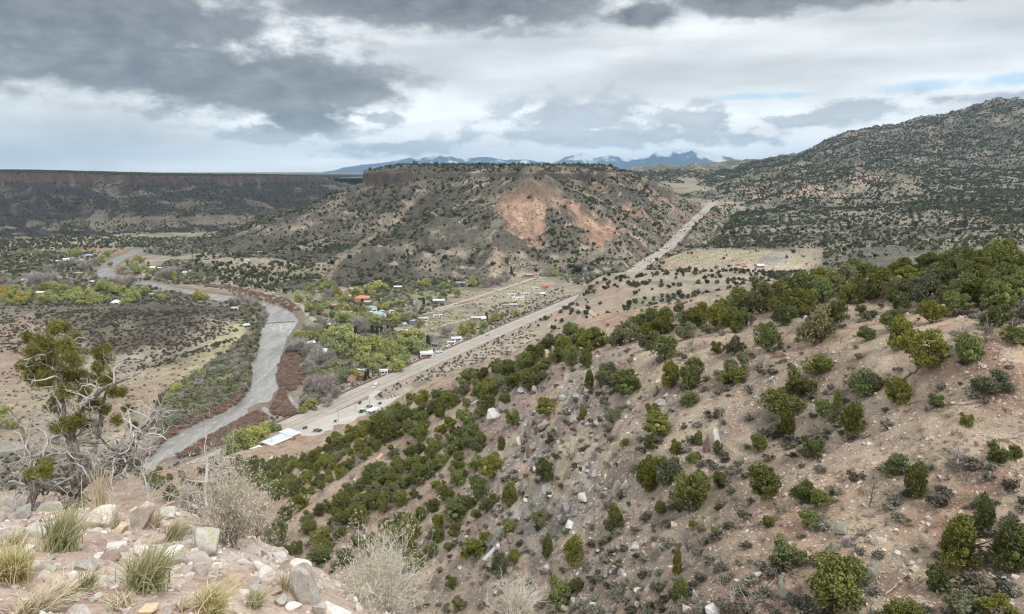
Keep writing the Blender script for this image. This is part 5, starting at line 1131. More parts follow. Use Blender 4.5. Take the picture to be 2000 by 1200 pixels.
# scatter for what nobody could count (stuff)
def scatter(name, pts, scl, protos, label, cat=None, seed=1, tilt=.1):
    pts = np.asarray(pts, float); n = len(pts); rg = np.random.default_rng(seed)
    me = bpy.data.meshes.new(name); me.vertices.add(n); me.vertices.foreach_set('co', pts.astype(np.float32).ravel())
    scl = np.asarray(scl, float); scl = np.repeat(scl[:, None], 3, 1) if scl.ndim == 1 else scl
    rot = np.column_stack([rg.normal(size=(n, 2)) * tilt, rg.uniform(0, 6.283, n)])
    for nm, ty, fld, arr in (('sc', 'FLOAT_VECTOR', 'vector', scl), ('rt', 'FLOAT_VECTOR', 'vector', rot)):
        a = me.attributes.new(nm, ty, 'POINT'); a.data.foreach_set(fld, arr.astype(np.float32).ravel())
    a = me.attributes.new('pi', 'INT', 'POINT'); a.data.foreach_set('value', rg.integers(0, len(protos), n).astype(np.int32))
    c = bpy.data.collections.new(name + '_forms')
    for i, (m_, mat) in enumerate(protos):
        if mat is not None and len(m_.materials) == 0: m_.materials.append(mat)
        c.objects.link(bpy.data.objects.new('%s_form' % name, m_))
    t = bpy.data.node_groups.new(name, 'GeometryNodeTree'); t.interface.new_socket('Geometry', in_out='INPUT', socket_type='NodeSocketGeometry'); t.interface.new_socket('Geometry', in_out='OUTPUT', socket_type='NodeSocketGeometry')
    gi = t.nodes.new('NodeGroupInput'); go = t.nodes.new('NodeGroupOutput'); ip = t.nodes.new('GeometryNodeInstanceOnPoints'); ci = t.nodes.new('GeometryNodeCollectionInfo')
    ci.inputs['Collection'].default_value = c; ci.inputs['Separate Children'].default_value = True; ci.inputs['Reset Children'].default_value = True
    def attr(nm, dt):
        nd = t.nodes.new('GeometryNodeInputNamedAttribute'); nd.data_type = dt; nd.inputs['Name'].default_value = nm; return nd.outputs[0]
    l = t.links.new; l(gi.outputs[0], ip.inputs['Points']); l(ci.outputs[0], ip.inputs['Instance']); ip.inputs['Pick Instance'].default_value = True
    l(attr('pi', 'INT'), ip.inputs['Instance Index']); l(attr('rt', 'FLOAT_VECTOR'), ip.inputs['Rotation']); l(attr('sc', 'FLOAT_VECTOR'), ip.inputs['Scale']); l(ip.outputs[0], go.inputs[0])
    o = link(name, me, None, kind='stuff', label=label); md = o.modifiers.new('scatter', 'NODES'); md.node_group = t; return o
def blob(name, seed, clumps=26, per=9, leaf=.16, crad=.15, core=.8, kind='round', **kw):
    return crown_mesh(name, seed, kind, clumps, per, leaf, crad, core, **kw)
FARP = [(blob('far_crown', 500 + i, 24, 7, .2, .14, .85), F_FAR) for i in range(4)]
MIDP = [(crown_mesh('mid_crown', 520 + i, 'round' if i % 2 else 'low', 60, 14, .09, .1, .8), F_FAR) for i in range(4)]
BUSHP = [(crown_mesh('bush', 540 + i, 'low', 34, 12, .14, .12, .6), F_BUSH) for i in range(3)]
DARKP = [(crown_mesh('brush', 550 + i, 'round', 26, 9, .16, .13, .6), F_DARKB) for i in range(3)]
SAGEP = [(crown_mesh('sage', 560 + i, 'low', 34, 12, .12, .11, .45), F_GREY) for i in range(3)]
WILP = [(crown_mesh('willow', 570 + i, 'low', 26, 16, .22, .12, .5, slim=.2, up=1.2), F_WIL) for i in range(2)] + [(crown_mesh('willow', 575, 'low', 26, 16, .22, .12, .5, slim=.2, up=1.2), F_WILD)]
TWIGP = [(crown_mesh('twigs', 580 + i, 'open', 30, 16, .2, .12, .25, slim=.18, up=.9), F_TWIG) for i in range(2)]
COTP = [(crown_mesh('green_bush', 590 + i, 'round', 40, 12, .12, .12, .4), F_COT) for i in range(2)]

# ------------------------------------------------------------------ far woodland
def cloud(n, a0, a1, r0, r1, fn, dens, cut=None, seed=1):
    rg = np.random.default_rng(seed); a = rg.uniform(a0, a1, n); r = np.sqrt(rg.uniform(r0 ** 2, r1 ** 2, n)); x, y = a * r, r
    z = fn(x, y); px, py, dp = project(np.stack([x, y, z], -1)); k = rg.uniform(0, 1, n) < dens(x, y, z, px, py)
    if cut is not None: k &= z > cut(x, y) - .5
    return np.stack([x, y, z], -1)[k]
def clump(x, y, s, seed): return sstep(.34, .62, fbm(x, y, s, 3, seed))
def mesa_d(x, y, z, px, py):
    d = .10 + .9 * clump(x, y, 70, 901) * (.35 + .65 * clump(x, y, 24, 903)) + .35 * sstep(980, 800, px) * clump(x, y, 140, 905); e = 2.0; gxx = (mesa_h(x + e, y) - z) / e; gyy = (mesa_h(x, y + e) - z) / e; sl = np.hypot(gxx, gyy)
    d = d * sstep(1.3, .85, sl) * (1.0 - .5 * sstep(40, 0, z))
    sc = inpoly(px, py, [(985, 372), (1062, 352), (1120, 390), (1205, 445), (1190, 472), (1130, 445), (1090, 400), (1070, 400), (1062, 462), (1030, 470), (985, 440), (972, 408)]) & (y < 1560)
    st_ = inpoly(px, py, [(618, 548), (690, 482), (740, 448), (800, 395), (832, 362), (836, 366), (800, 412), (740, 462), (700, 490), (640, 548)])
    return d * np.where(sc, .06, 1) * np.where(st_, .15, 1)
P = cloud(60000, -.55, .33, 980, 2150, mesa_h, lambda x, y, z, px, py: (.25 + .75 * clump(x, y, 40, 907)) * np.where(inpoly(px, py, [(985, 372), (1062, 352), (1205, 445), (1190, 472), (1062, 462), (1030, 470), (972, 408)]) & (y < 1560), .25, 1), ground0, 31)
scatter('mesa_scrub', P, np.exp(np.random.default_rng(8).normal(.15, .4, len(P))), DARKP, 'low dark scrub between the junipers of the central mesa', seed=31)
P = cloud(46000, -.62, .36, 950, 2500, mesa_h, mesa_d, ground0, 11); P = P[polydist(P[:, 0], P[:, 1], HWY, closed=False)[0] > 19]
scatter('mesa_woodland', P, np.exp(rng.normal(1.3, .33, len(P))) * np.where(rng.uniform(0, 1, len(P)) < .35, .6, 1), FARP, 'dark junipers dotted over the slopes of the central mesa')
def rim_d(x, y, z, px, py): return np.full(x.shape, .5)
P = cloud(60000, -.8, -.15, 1400, 4600, lmesa_h, lambda x, y, z, px, py: (.25 + .75 * clump(x, y, 110, 911)) * np.where(z > 148, np.where(y < 4000, 1.0, .3), .8), ground0, 12)
scatter('canyon_woodland', P, rng.uniform(2.2, 4.6, len(P)), FARP, 'dark scrub on the far canyon mesa to the left')
P = cloud(60000, .14, .8, 900, 2400, mtn_h, lambda x, y, z, px, py: (.2 + .8 * clump(x, y, 60, 927)) * np.where((np.abs(px - 1450) < 160) & (np.abs(py - 512) < 26), .1, 1), lambda x, y: ground0(x, y) + 1, 33); P = P[polydist(P[:, 0], P[:, 1], HWY, closed=False)[0] > 16]
scatter('foothill_scrub', P, np.exp(np.random.default_rng(9).normal(.2, .4, len(P))), DARKP, 'low dark scrub between the junipers of the foothills', seed=33)
P = cloud(165000, .14, .85, 900, 3900, mtn_h, lambda x, y, z, px, py: np.clip(2.0 - 1.35 * ridged(x + y * .25, y * .6, 330, 2, 41), .4, 1.3) * (.2 + .8 * clump(x, y, 90, 921) * (.25 + .75 * clump(x, y, 320, 923)) + .45 * sstep(1900, 2600, y) * (.3 + .7 * clump(x, y, 260, 925))) * np.where((np.abs(px - 1450) < 160) & (np.abs(py - 512) < 26), .02, 1) * (.55 + .45 * sstep(1100, 2000, y)) * np.where(y < 1500, .8, 1.0), lambda x, y: ground0(x, y) + 1, 13)
P = P[polydist(P[:, 0], P[:, 1], HWY, closed=False)[0] > 19]
scatter('mountain_woodland', P, np.exp(rng.normal(1.28, .34, len(P))) * (1 - .1 * sstep(1500, 2400, P[:, 1])), FARP, 'junipers scattered over the foothills and mountain on the right')
P = cloud(2600, .03, .8, 430, 930, bench_z, lambda x, y, z, px, py: .12 + .88 * clump(x, y, 45, 931), lambda x, y: ground0(x, y) + 1.2, 14)
dr, _ = polydist(P[:, 0], P[:, 1], HWY, closed=False); P = P[dr > 16]
scatter('bench_woodland', P, rng.uniform(2.4, 5.6, len(P)), MIDP, 'junipers dotted over the low bench beside the highway')
def px_wood(name, polys, lo, hi, label, seed):
    P = np.vstack([fill_px(p, n, seed * 7 + i)[0] for i, (p, n) in enumerate(polys)]); P = P[clear(P)]; k = ground0(P[:, 0], P[:, 1]) > mesa_h(P[:, 0], P[:, 1]) - .5; P = snap(P[k]); scatter(name, P, np.random.default_rng(seed).uniform(lo, hi, len(P)), FARP, label, seed=seed)
# skirts of brush along the foot of the near slope, beside the highway
def fill_px(poly, n, seed, fn=ground0, t0=250, t1=3500):
    rg = np.random.default_rng(seed); poly = np.asarray(poly, float); out = np.empty((0, 2))
    while len(out) < n:
        q = rg.uniform(poly.min(0), poly.max(0), (n * 3, 2)); out = np.vstack([out, q[inpoly(q[:, 0], q[:, 1], poly)]])
    q = out[:n]; d = ray(q[:, 0], q[:, 1]); t = (2.0 - CAMZ) / d[:, 2]
    for _ in range(9):
        P = np.array([0, 0, CAMZ]) + d * t[:, None]; t = .4 * t + .6 * (fn(P[:, 0], P[:, 1]) - CAMZ) / d[:, 2]
    P = np.array([0, 0, CAMZ]) + d * t[:, None]; k = t < t1; return P[k], t[k], q[k]
def clear(P, m=0.5, roads=True):
    k = np.ones(len(P), bool)
    for W in [RIVER] + POOLS: k &= ~inpoly(P[:, 0], P[:, 1], offset_poly(W, m))
    d, _ = polydist(P[:, 0], P[:, 1], HWY, closed=False); k &= d > 11.5
    k &= ~inpoly(P[:, 0], P[:, 1], offset_poly(LOT, 2)); return k
def snap(P): P = P.copy(); P[:, 2] = ground_h(P[:, 0].copy(), P[:, 1].copy()) - .1; return P
def brush(name, polys, protos, lo, hi, label, seed, sq=1.0):
    Ps, S = [], []
    rg = np.random.default_rng(seed)
    for i, (poly, n) in enumerate(polys):
        P, t, q = fill_px(poly, n, seed * 31 + i); P = P[clear(P)]; Ps.append(P)
    P = snap(np.vstack(Ps)); s = rg.uniform(lo, hi, len(P)); scatter(name, P, np.column_stack([s, s, s * sq]), protos, label, seed=seed)
brush('willow_thicket', [([(562, 660), (585, 700), (598, 745), (575, 760), (548, 758), (541, 738), (545, 712), (555, 690)], 420), ([(548, 760), (566, 766), (563, 786), (584, 806), (562, 816), (527, 802), (537, 785)], 330), ([(348, 892), (395, 862), (470, 820), (505, 801), (524, 814), (500, 838), (450, 864), (400, 882)], 620),
     ([(503, 680), (491, 715), (490, 745), (483, 770), (440, 808), (360, 846), (300, 890), (275, 895), (330, 838), (420, 796), (470, 762), (482, 725), (494, 690)], 560), ([(228, 534), (232, 524), (240, 523), (258, 535), (272, 540), (244, 539)], 60), ([(400, 562), (450, 566), (520, 581), (560, 592), (540, 582), (450, 560), (400, 556)], 160), ([(185, 520), (205, 502), (250, 484), (240, 483), (200, 498), (180, 516)], 70),
     ([(420, 560), (500, 572), (560, 585), (590, 605), (575, 608), (540, 594), (470, 580)], 200)], WILP, 2.2, 4.2, 'red-brown leafless willow thickets lining the river', 3, .75)
brush('riverside_brush', [([(330, 765), (400, 722), (470, 662), (502, 640), (506, 668), (492, 700), (482, 760), (420, 798), (330, 838), (300, 850), (300, 800)], 900), ([(585, 650), (640, 690), (690, 730), (660, 770), (620, 805), (590, 800), (600, 745), (588, 700), (566, 660)], 700), ([(590, 600), (700, 560), (850, 545), (900, 560), (860, 600), (760, 650), (690, 660), (620, 650)], 480), ([(0, 490), (180, 488), (205, 540), (330, 560), (400, 585), (300, 590), (0, 600)], 1300), ([(275, 545), (330, 510), (400, 510), (430, 540), (400, 560), (310, 552)], 380),
     ([(600, 690), (690, 660), (800, 650), (800, 700), (690, 755)], 420), ([(440, 590), (525, 600), (525, 640), (490, 640), (470, 610)], 130), ([(1090, 545), (1240, 503), (1300, 470), (1330, 478), (1250, 530), (1130, 560)], 260), ([(1380, 420), (1430, 400), (1450, 415), (1400, 470), (1340, 480)], 300), ([(700, 555), (900, 545), (1010, 540), (960, 556), (760, 575)], 260), ([(250, 472), (330, 464), (450, 462), (440, 490), (340, 502), (285, 496)], 420)], BUSHP + BUSHP + TWIGP, 3.2, 6.5, 'grey-green brush filling the valley floor', 4, .8)
brush('dark_brush', [([(0, 590), (330, 582), (500, 605), (470, 645), (330, 695), (0, 690)], 2200), ([(60, 600), (250, 575), (420, 585), (480, 605), (300, 620), (60, 625)], 700), ([(380, 498), (560, 490), (650, 510), (650, 562), (560, 575), (420, 560), (330, 520)], 900), ([(330, 700), (440, 665), (470, 660), (400, 690), (300, 720)], 110), ([(480, 520), (600, 540), (620, 560), (560, 575), (440, 555)], 260), ([(960, 600), (1100, 560), (1105, 590), (1010, 632), (930, 648)], 240), ([(0, 480), (200, 480), (200, 510), (0, 540)], 420), ([(240, 700), (330, 690), (300, 720), (200, 740)], 60), ([(180, 880), (290, 870), (260, 940), (150, 980), (0, 990), (0, 890)], 420)], DARKP, 1.1, 2.8, 'dark low brush on the lava terrace and field edges', 5, .7)
brush('dry_grass_clumps', [([(0, 720), (330, 700), (480, 650), (470, 690), (330, 760), (200, 870), (0, 870)], 420), ([(720, 560), (1050, 545), (1080, 575), (900, 660), (760, 640)], 620), ([(800, 745), (1020, 650), (1110, 605), (1130, 615), (1020, 680), (860, 745)], 360), ([(600, 800), (760, 730), (790, 720), (640, 794)], 160)], SAGEP, 1.0, 2.6, 'small dry clumps over the fields', 6, .6)
px_wood('valley_edge_woodland', [([(380, 498), (560, 490), (650, 510), (650, 556), (560, 572), (430, 556), (340, 520)], 520), ([(-40, 452), (330, 466), (300, 482), (200, 486), (-40, 492)], 1100), ([(0, 490), (120, 495), (160, 530), (0, 545)], 320), ([(640, 545), (1000, 548), (960, 560), (700, 566)], 160), ([(1280, 352), (1420, 345), (1430, 390), (1330, 388)], 260), ([(250, 474), (330, 464), (450, 462), (440, 488), (340, 502), (285, 495)], 200), ([(1250, 505), (1330, 450), (1400, 400), (1440, 400), (1360, 470), (1300, 500)], 240)], 2.6, 5.4, 'dark junipers at the edges of the valley floor', 9)
ISB = []
for px, py, w_ in ISL:
    P = onz(float(px), float(py), 2.64); o = link('shrub', DARKP[len(ISB) % 3][0], DARKP[0][1], category='shrub', group='shrubs in the car park islands'); o.location = tuple(P); o.scale = (w_, w_ * .6, 1.4); o.rotation_euler = (0, 0, R(60)); ISB.append(dict(px=px, py=py, desc='dark planted shrub', obj=o))
autolabel(ISB, [(549, 862, 'long white-roofed building by the car park'), (728, 804, 'small kiosk on the car park'), (655, 826, 'painted parking stalls of the car park')])
_rg = np.random.default_rng(77); P0 = resample(hw, 3.0); keep = P0[:, 1] < 900; P0 = P0[keep]
T = np.gradient(P0, axis=0); T /= np.linalg.norm(T, axis=1)[:, None]; N = np.stack([T[:, 1], -T[:, 0]], -1)
V = np.vstack([P0 + N * _rg.uniform(12, 19, (len(P0), 1)), P0 - N * _rg.uniform(12.5, 20, (len(P0), 1))]); V = np.column_stack([V, V[:, 0] * 0]); V = V[~inpoly(V[:, 0], V[:, 1], offset_poly(LOT, 1))]
V = V[(np.hypot(V[:, 0] - st.location.x, V[:, 1] - st.location.y) > 19)]
scatter('verge_brush', snap(V), _rg.uniform(.9, 2.4, len(V)), SAGEP + DARKP, 'low scrub along the highway verges')

# ------------------------------------------------------------------ countable valley trees
VT = []
VL += [(545, 655, 'river rapids'), (385, 575, 'middle river reach'), (205, 528, 'upstream river bend'), (120, 590, 'left grove edge'), (575, 790, 'little backwater'), (905, 640, 'field bend by the highway'), (615, 720, 'thicket by the lower river'), (420, 700, 'straw meadow')]
def vtree(px, py, w, kind, hk=1.0):
    P, t = gz_at(px, py); W = w * t / F_PX * 1.12; i = len(VT); z = ground_w(np.array([P[0]]), np.array([P[1]]))[0]
    nm, cat, cr, tr, desc = {'c': ('cottonwood_tree', 'tree', *COT[i % 6], 'spring-green cottonwood'), 'b': ('bare_tree', 'tree', *BARE[i % 4], 'grey leafless tree'), 'e': ('conifer_tree', 'tree', *CONI[i % 2], 'dark pointed conifer'), 'y': ('cottonwood_tree', 'tree', *YEL, 'golden-yellow tree')}[kind]
    if kind == 'e': W *= 1.3; hk = 1.5
    o = tree(nm, cat, (P[0], P[1], z - .1), W, W * .95 * hk, cr, tr, rng.uniform(0, 6.28), {'c': 'cottonwoods in the valley', 'b': 'bare trees in the valley', 'e': 'conifers in the valley', 'y': 'yellow trees in the valley'}[kind])
    VT.append(dict(px=px, py=py, desc=('large ' if w > 24 else '') + desc, obj=o))
CW = '''667 598 22;660 580 20;652 578 18;640 570 24;628 572 18;606 575 24;604 592 18;585 590 18;602 610 18;623 613 18;613 606 16;636 602 14;678 612 18;700 580 20;715 578 18;735 572 22;748 570 20;725 582 16;690 582 18;672 590 18;
738 608 14;752 606 14;780 598 14;705 608 14;693 614 16;662 610 14;665 627 20;682 631 22;715 640 26;722 630 24;735 636 20;770 632 22;790 633 16;830 563 18;820 562 14;870 565 16;892 582 18;925 560 18;865 582 14;
628 668 26;610 660 22;595 668 24;585 662 18;640 675 24;655 668 30;672 672 36;690 680 34;665 695 30;682 705 34;705 690 32;715 700 24;735 690 34;742 680 24;755 700 34;770 690 30;782 680 28;795 672 26;805 668 24;815 672 32;820 692 36;800 690 28;780 705 30;760 712 28;740 718 26;725 722 26;705 715 26;790 718 24;776 726 30;728 732 24;695 742 22;670 735 18;640 740 20;655 728 22;
905 655 22;922 652 22;945 645 16;942 655 12;965 628 18;978 625 14;1010 618 14;915 665 12;820 640 18;
500 868 38;478 880 42;460 888 40;508 858 30;490 862 30;535 845 20;520 848 22;525 840 16;605 790 16;590 808 18;610 800 22;450 895 30;
100 568 20;85 572 22;50 590 20;60 585 22;80 594 18;93 590 22;107 592 18;118 572 22;125 580 24;130 590 22;110 597 18;150 592 22;160 590 24;170 595 26;178 588 26;185 600 24;200 570 20;215 570 20;225 575 22;205 592 18;240 580 22;255 585 24;262 592 22;280 580 22;247 600 20;150 575 16;20 590 20;10 595 18;30 575 18;70 555 16;40 502 14;75 500 14;140 502 16;150 500 16;200 512 14;210 502 14;215 518 12;255 520 14;262 528 16;270 535 18;285 532 16;275 515 14;300 540 16;320 545 14;340 545 14;265 510 12;390 545 12;
345 770 22;330 790 24;370 745 14;395 740 16;410 750 14;385 735 14;432 752 16;445 745 12;18 838 30;5 820 28;365 765 16;1085 540 12;1140 518 12;1105 545 12;1240 510 12'''
for q in CW.replace('\n', '').split(';'):
    if q.strip(): vtree(*[float(v) for v in q.split()], 'c')
BW = '''640 585 20;650 570 18;610 580 14;700 640 22;712 650 26;630 645 22;615 655 24;600 655 22;575 680 24;590 690 28;605 700 30;570 690 26;625 705 30;640 715 30;650 725 26;615 715 26;600 725 24;635 775 44;615 765 26;650 780 28;600 790 22;640 795 22;75 565 34;90 560 28;95 535 18;60 555 22;130 560 14;240 565 26;255 560 22;225 562 20;330 545 22;345 535 16;310 545 14;120 525 16;160 525 18;170 530 18;145 520 14;185 520 14;872 660 26;960 560 16;950 562 18;975 558 20;990 552 16;470 600 20;485 602 22;500 606 20;455 598 16;515 612 16;840 668 14;985 545 16;720 612 12;10 560 20;25 565 18;200 560 16;1165 508 14;1190 506 14;1140 525 14'''
for q in BW.replace('\n', '').split(';'):
    if q.strip(): vtree(*[float(v) for v in q.split()], 'b')
for px, py, w in ((695, 657, 11), (727, 652, 10), (737, 653, 9), (745, 652, 9), (706, 605, 7), (707, 592, 5), (719, 741, 10), (714, 744, 10), (836, 682, 14), (828, 597, 8), (291, 524, 7), (741, 592, 5), (950, 624, 8), (757, 645, 6), (999, 540, 9)): vtree(px, py, w, 'e')
for px, py, w in ((35, 597, 26), (15, 580, 22), (390, 585, 20), (405, 583, 12), (320, 587, 14), (548, 843, 10)): vtree(px, py, w, 'y')
autolabel(VT, VL)
# ------------------------------------------------------------------ near hillside: junipers and pinyons
HL = [(1525, 690, 'tan boulder on the upper slope'), (915, 858, 'white rock slab on the left rib'), (1040, 850, 'dark red cliff face of the outcrop'), (958, 1075, 'pale split rock'), (1385, 868, 'leaning rock slab'), (1405, 790, 'slender snag by the outcrop top'),
      (1700, 975, 'thin grey snag on the right slope'), (1868, 910, 'tangle of dead branches'), (1668, 1075, 'twisted dead root crown'), (549, 862, 'long white-roofed roadside building'), (1640, 1150, 'broad bottom juniper'), (1811, 700, 'biggest round juniper upslope'),
      (1600, 560, 'skyline gap above the upper slope'), (1900, 520, 'right end of the hill skyline'), (1300, 640, 'middle of the hill skyline'), (1100, 660, 'left shoulder of the hill'), (1200, 760, 'bare patch above the outcrop'), (1060, 1080, 'foot of the rocky outcrop'), (800, 1010, 'bare diagonal strip on the left'),
      (740, 830, 'dark dense thicket over the car park'), (640, 950, 'reddish bare streak on the left slope'), (540, 1060, 'dry shrub at the ledge edge'), (1490, 950, 'single round juniper on the bare middle slope'), (1413, 1070, 'grey dead bush'), (1940, 850, 'dead branch at the right edge'), (1300, 950, 'olive junipers right of the outcrop'), (420, 930, 'lower slope above the river'), (1000, 740, 'rim of the rocky rib'), (870, 800, 'grove left of the rib')]
HAND = '''1500 688 52 54;1592 677 75 82;1622 640 50 50;1433 650 52 52;1458 636 34 34;1532 635 50 46;1433 695 40 42;1439 737 48 50;1422 750 40 30;1595 733 55 42;1690 625 42 30;1694 665 42 30;1760 683 55 66;1811 720 86 80;1883 712 62 60;1868 615 50 44;1820 630 46 42;1752 612 46 44;1940 768 66 48;1691 768 70 46;1751 790 56 54;1829 795 34 30;1631 833 36 76;1664 850 50 68;1606 815 36 38;1562 776 60 56;1529 814 74 52;1533 855 40 56;1481 882 33 36;1511 860 35 38;1586 893 45 42;1886 830 28 26;1949 906 42 46;1982 895 26 28;
1490 974 66 68;1568 984 48 46;1602 992 44 36;1748 928 46 50;1786 968 50 70;1580 1030 42 36;1499 1030 24 26;1538 1106 66 60;1640 1188 122 96;1760 1222 84 62;1571 1208 22 30;1874 1108 86 106;1916 1046 46 84;1974 1112 84 100;1835 1154 52 50;1890 1212 100 56;1950 1215 70 56;
1348 1002 72 82;1308 950 56 62;1262 958 50 70;1198 1042 42 58;1322 1124 30 60;1326 1180 38 54;1122 1102 48 60;1068 1092 30 52;1090 1186 56 58;974 1132 36 58;930 1088 60 48;994 992 34 54;1066 938 42 46;980 880 20 30;960 934 42 46;936 974 38 42;892 1018 56 46;894 948 40 36;1078 864 20 28;1346 792 36 32;1198 824 38 26;1286 848 60 48;1138 820 18 30;1070 810 46 36;1000 830 30 32;1402 887 18 30;1362 870 24 30;1222 770 60 44;1186 748 44 36;1310 757 42 54;1352 760 52 62;1440 747 38 32;
1116 718 28 42;1146 718 30 38;1300 702 46 46;1268 684 50 38;1152 758 24 36;1192 754 52 46;1226 770 42 42;1124 670 50 42;1168 678 42 42;1204 680 38 42;1340 664 42 36;1388 652 36 28;1044 712 42 38;1240 650 40 36;1400 690 26 26;
543 1072 46 60;557 1094 36 28;580 1084 26 28;624 1102 46 32;643 1082 26 26;628 1068 42 42;657 1030 46 34;690 1020 40 34;706 1030 36 40;600 1022 26 26;624 1007 26 28;750 1002 28 40;781 990 34 38;802 1052 44 52;768 1058 36 38;750 1042 26 28;855 1058 36 30;820 1018 26 32;720 1088 26 30;697 1070 28 28;810 1114 42 34;726 1122 20 32;690 972 22 22;678 962 20 20;768 894 32 26;740 870 56 60;712 860 34 36;770 858 36 34;800 850 30 30;660 880 28 28;845 1000 28 30;872 980 30 30'''
entries = []
for q in HAND.replace('\n', '').split(';'):
    if q.strip(): v = [float(a) for a in q.split()]; entries.append((v[0], v[1], v[2], v[3]))
nh = len(entries)
def poisson_px(poly, n, mind, seed, wlo, whi, taken):
    rg = np.random.default_rng(seed); poly = np.asarray(poly, float); out = []; tries = 0
    cand = rg.uniform(poly.min(0), poly.max(0), (n * 40, 2)); cand = cand[inpoly(cand[:, 0], cand[:, 1], poly)]
    for q in cand:
        if len(out) >= n: break
        f = (q[1] - poly[:, 1].min()) / (np.ptp(poly[:, 1]) + 1)
        if any((q[0] - e[0]) ** 2 + ((q[1] - e[1]) * 1.5) ** 2 < mind * mind for e in taken): continue
        w = rg.uniform(wlo, whi); e = (q[0], q[1], w, w * rg.uniform(.8, 1.1)); out.append(e); taken.append(e)
    return out
taken = list(entries)
poisson_px([(1110, 672), (1200, 656), (1300, 635), (1400, 610), (1450, 598), (1450, 645), (1380, 640), (1280, 660), (1150, 690)], 38, 25, 1, 26, 46, taken)
poisson_px([(1450, 600), (1600, 568), (1700, 550), (1850, 530), (2010, 515), (2010, 610), (1850, 600), (1700, 590), (1640, 600), (1560, 625), (1460, 632)], 66, 28, 2, 36, 68, taken)
poisson_px([(1010, 715), (1090, 668), (1120, 700), (1080, 745), (980, 795), (900, 855), (830, 865), (760, 862), (710, 862), (760, 825), (850, 785), (960, 735)], 62, 22, 3, 22, 38, taken)
poisson_px([(700, 842), (750, 835), (740, 885), (680, 925), (620, 965), (540, 980), (480, 945), (470, 912), (560, 910), (620, 885)], 88, 15, 4, 15, 28, taken)
poisson_px([(640, 1000), (720, 925), (860, 870), (960, 850), (940, 880), (860, 920), (760, 990), (690, 1010)], 46, 17, 5, 24, 36, taken)
poisson_px([(556, 908), (620, 886), (690, 848), (740, 815), (800, 782), (812, 790), (740, 835), (690, 865), (620, 900), (570, 920)], 40, 12, 12, 13, 22, taken)
poisson_px([(270, 930), (380, 910), (470, 895), (500, 960), (420, 990), (330, 985), (290, 965)], 46, 10, 6, 12, 20, taken)
poisson_px([(1560, 640), (1700, 600), (2000, 610), (2000, 700), (1900, 640), (1760, 640), (1650, 690)], 12, 50, 8, 36, 56, taken)
poisson_px([(540, 1000), (700, 905), (900, 885), (980, 860), (965, 1000), (870, 1085), (640, 1110)], 46, 33, 10, 20, 38, taken)
poisson_px([(1130, 800), (1250, 790), (1420, 900), (1400, 1050), (1250, 1000)], 14, 44, 11, 16, 30, taken)
poisson_px([(880, 1040), (1050, 1000), (1150, 1120), (1130, 1200), (860, 1200)], 8, 60, 9, 24, 40, taken)
E = np.array(taken); Pn, tn = raycast(near_full, E[:, 0], E[:, 1], 24, 520, 300); ok = ~np.isnan(Pn[:, 0]); E, Pn, tn = E[ok], Pn[ok], tn[ok]
isH = np.arange(len(ok))[ok] < nh
pri = np.argsort(-(E[:, 2] + 1000 * isH)); JT = []; rest = []
for r_, i in enumerate(pri):
    wm = E[i, 2] * tn[i] / F_PX * 1.0; hm = E[i, 3] * tn[i] / F_PX * 1.08; asp = hm / wm
    if asp > 2.0: v = 5
    elif asp > 1.25: v = (10, 11)[r_ % 2]
    elif asp < .75: v = (4, 8)[r_ % 2]
    else: v = (0, 1, 2, 3, 7, 9, 6)[r_ % 7]
    if len(JT) < 300:
        c, t, k = JUN[v]; o = tree('juniper_tree', 'tree', Pn[i] - [0, 0, .12], wm, hm * (1.0 if k != 'low' else 1.25), c, t, float(rng.uniform(0, 6.28)), 'junipers and pinyons on the near hillside')
        sz = 'large ' if E[i, 2] > 58 else ('small ' if E[i, 2] < 27 else ''); shp = {'round': 'rounded', 'cone': 'narrow upright', 'oval': 'tall oval', 'low': 'low spreading', 'open': 'open-branched'}[k]
        JT.append(dict(px=E[i, 0], py=E[i, 1], desc=sz + shp + (' pinyon' if v % 3 == 1 else ' juniper'), obj=o))
    else: rest.append((Pn[i], wm))
autolabel(JT, HL)
if rest: scatter('hillside_woodland', np.array([p for p, w in rest]) - [0, 0, .1], np.array([w for p, w in rest]), [(c, None) for c, t, k in JUN[:4]], 'small junipers crowding the lower part of the near hillside')

# ------------------------------------------------------------------ twigs: snags, dead bushes, logs
def grow(acc, p, d, L, r, depth, rg, kink=.35, nch=(2, 4), shrink=.62, up=.0, sides=4, seg=5, rmin=.15, tips=None, droop=0.0):
    n = seg; P = [np.array(p, float)]; d = np.array(d, float); d /= np.linalg.norm(d)
    for i in range(n):
        d = d + rg.normal(size=3) * kink + np.array([0, 0, up - droop]); d /= np.linalg.norm(d); P.append(P[-1] + d * L / n)
    P = np.array(P); rad = r * np.linspace(1, .45 if depth else rmin, n + 1); acc.tube(P, rad, sides if r > .012 else 3)
    if tips is not None and depth == 0: tips.append(P[-1])
    if depth == 0: return P
    for c in range(rg.integers(*nch) if nch[1] > nch[0] else nch[0]):
        k = rg.integers(max(1, n // 2 - 1), n + 1); q = P[k]; t = P[k] - P[k - 1]; t /= np.linalg.norm(t); e = t + rg.normal(size=3) * .75; 
        grow(acc, q, e, L * shrink * rg.uniform(.7, 1.2), rad[k] * .72, depth - 1, rg, kink, nch, shrink, up, sides, max(3, seg - 1), rmin, tips, droop)
    return P
def snag_mesh(seed, h=1.0, r=.03, trunks=1, depth=3, spread=.25, kink=.22, nch=(3, 5), up=.05):
    rg = np.random.default_rng(seed); acc = Acc()
    for i in range(trunks):
        a = rg.uniform(0, 6.28); grow(acc, (0, 0, -.05), (math.cos(a) * spread, math.sin(a) * spread, 1), h * .62, r, depth, rg, kink, nch, .6, up, 5)
    return acc.mesh('snag', True)
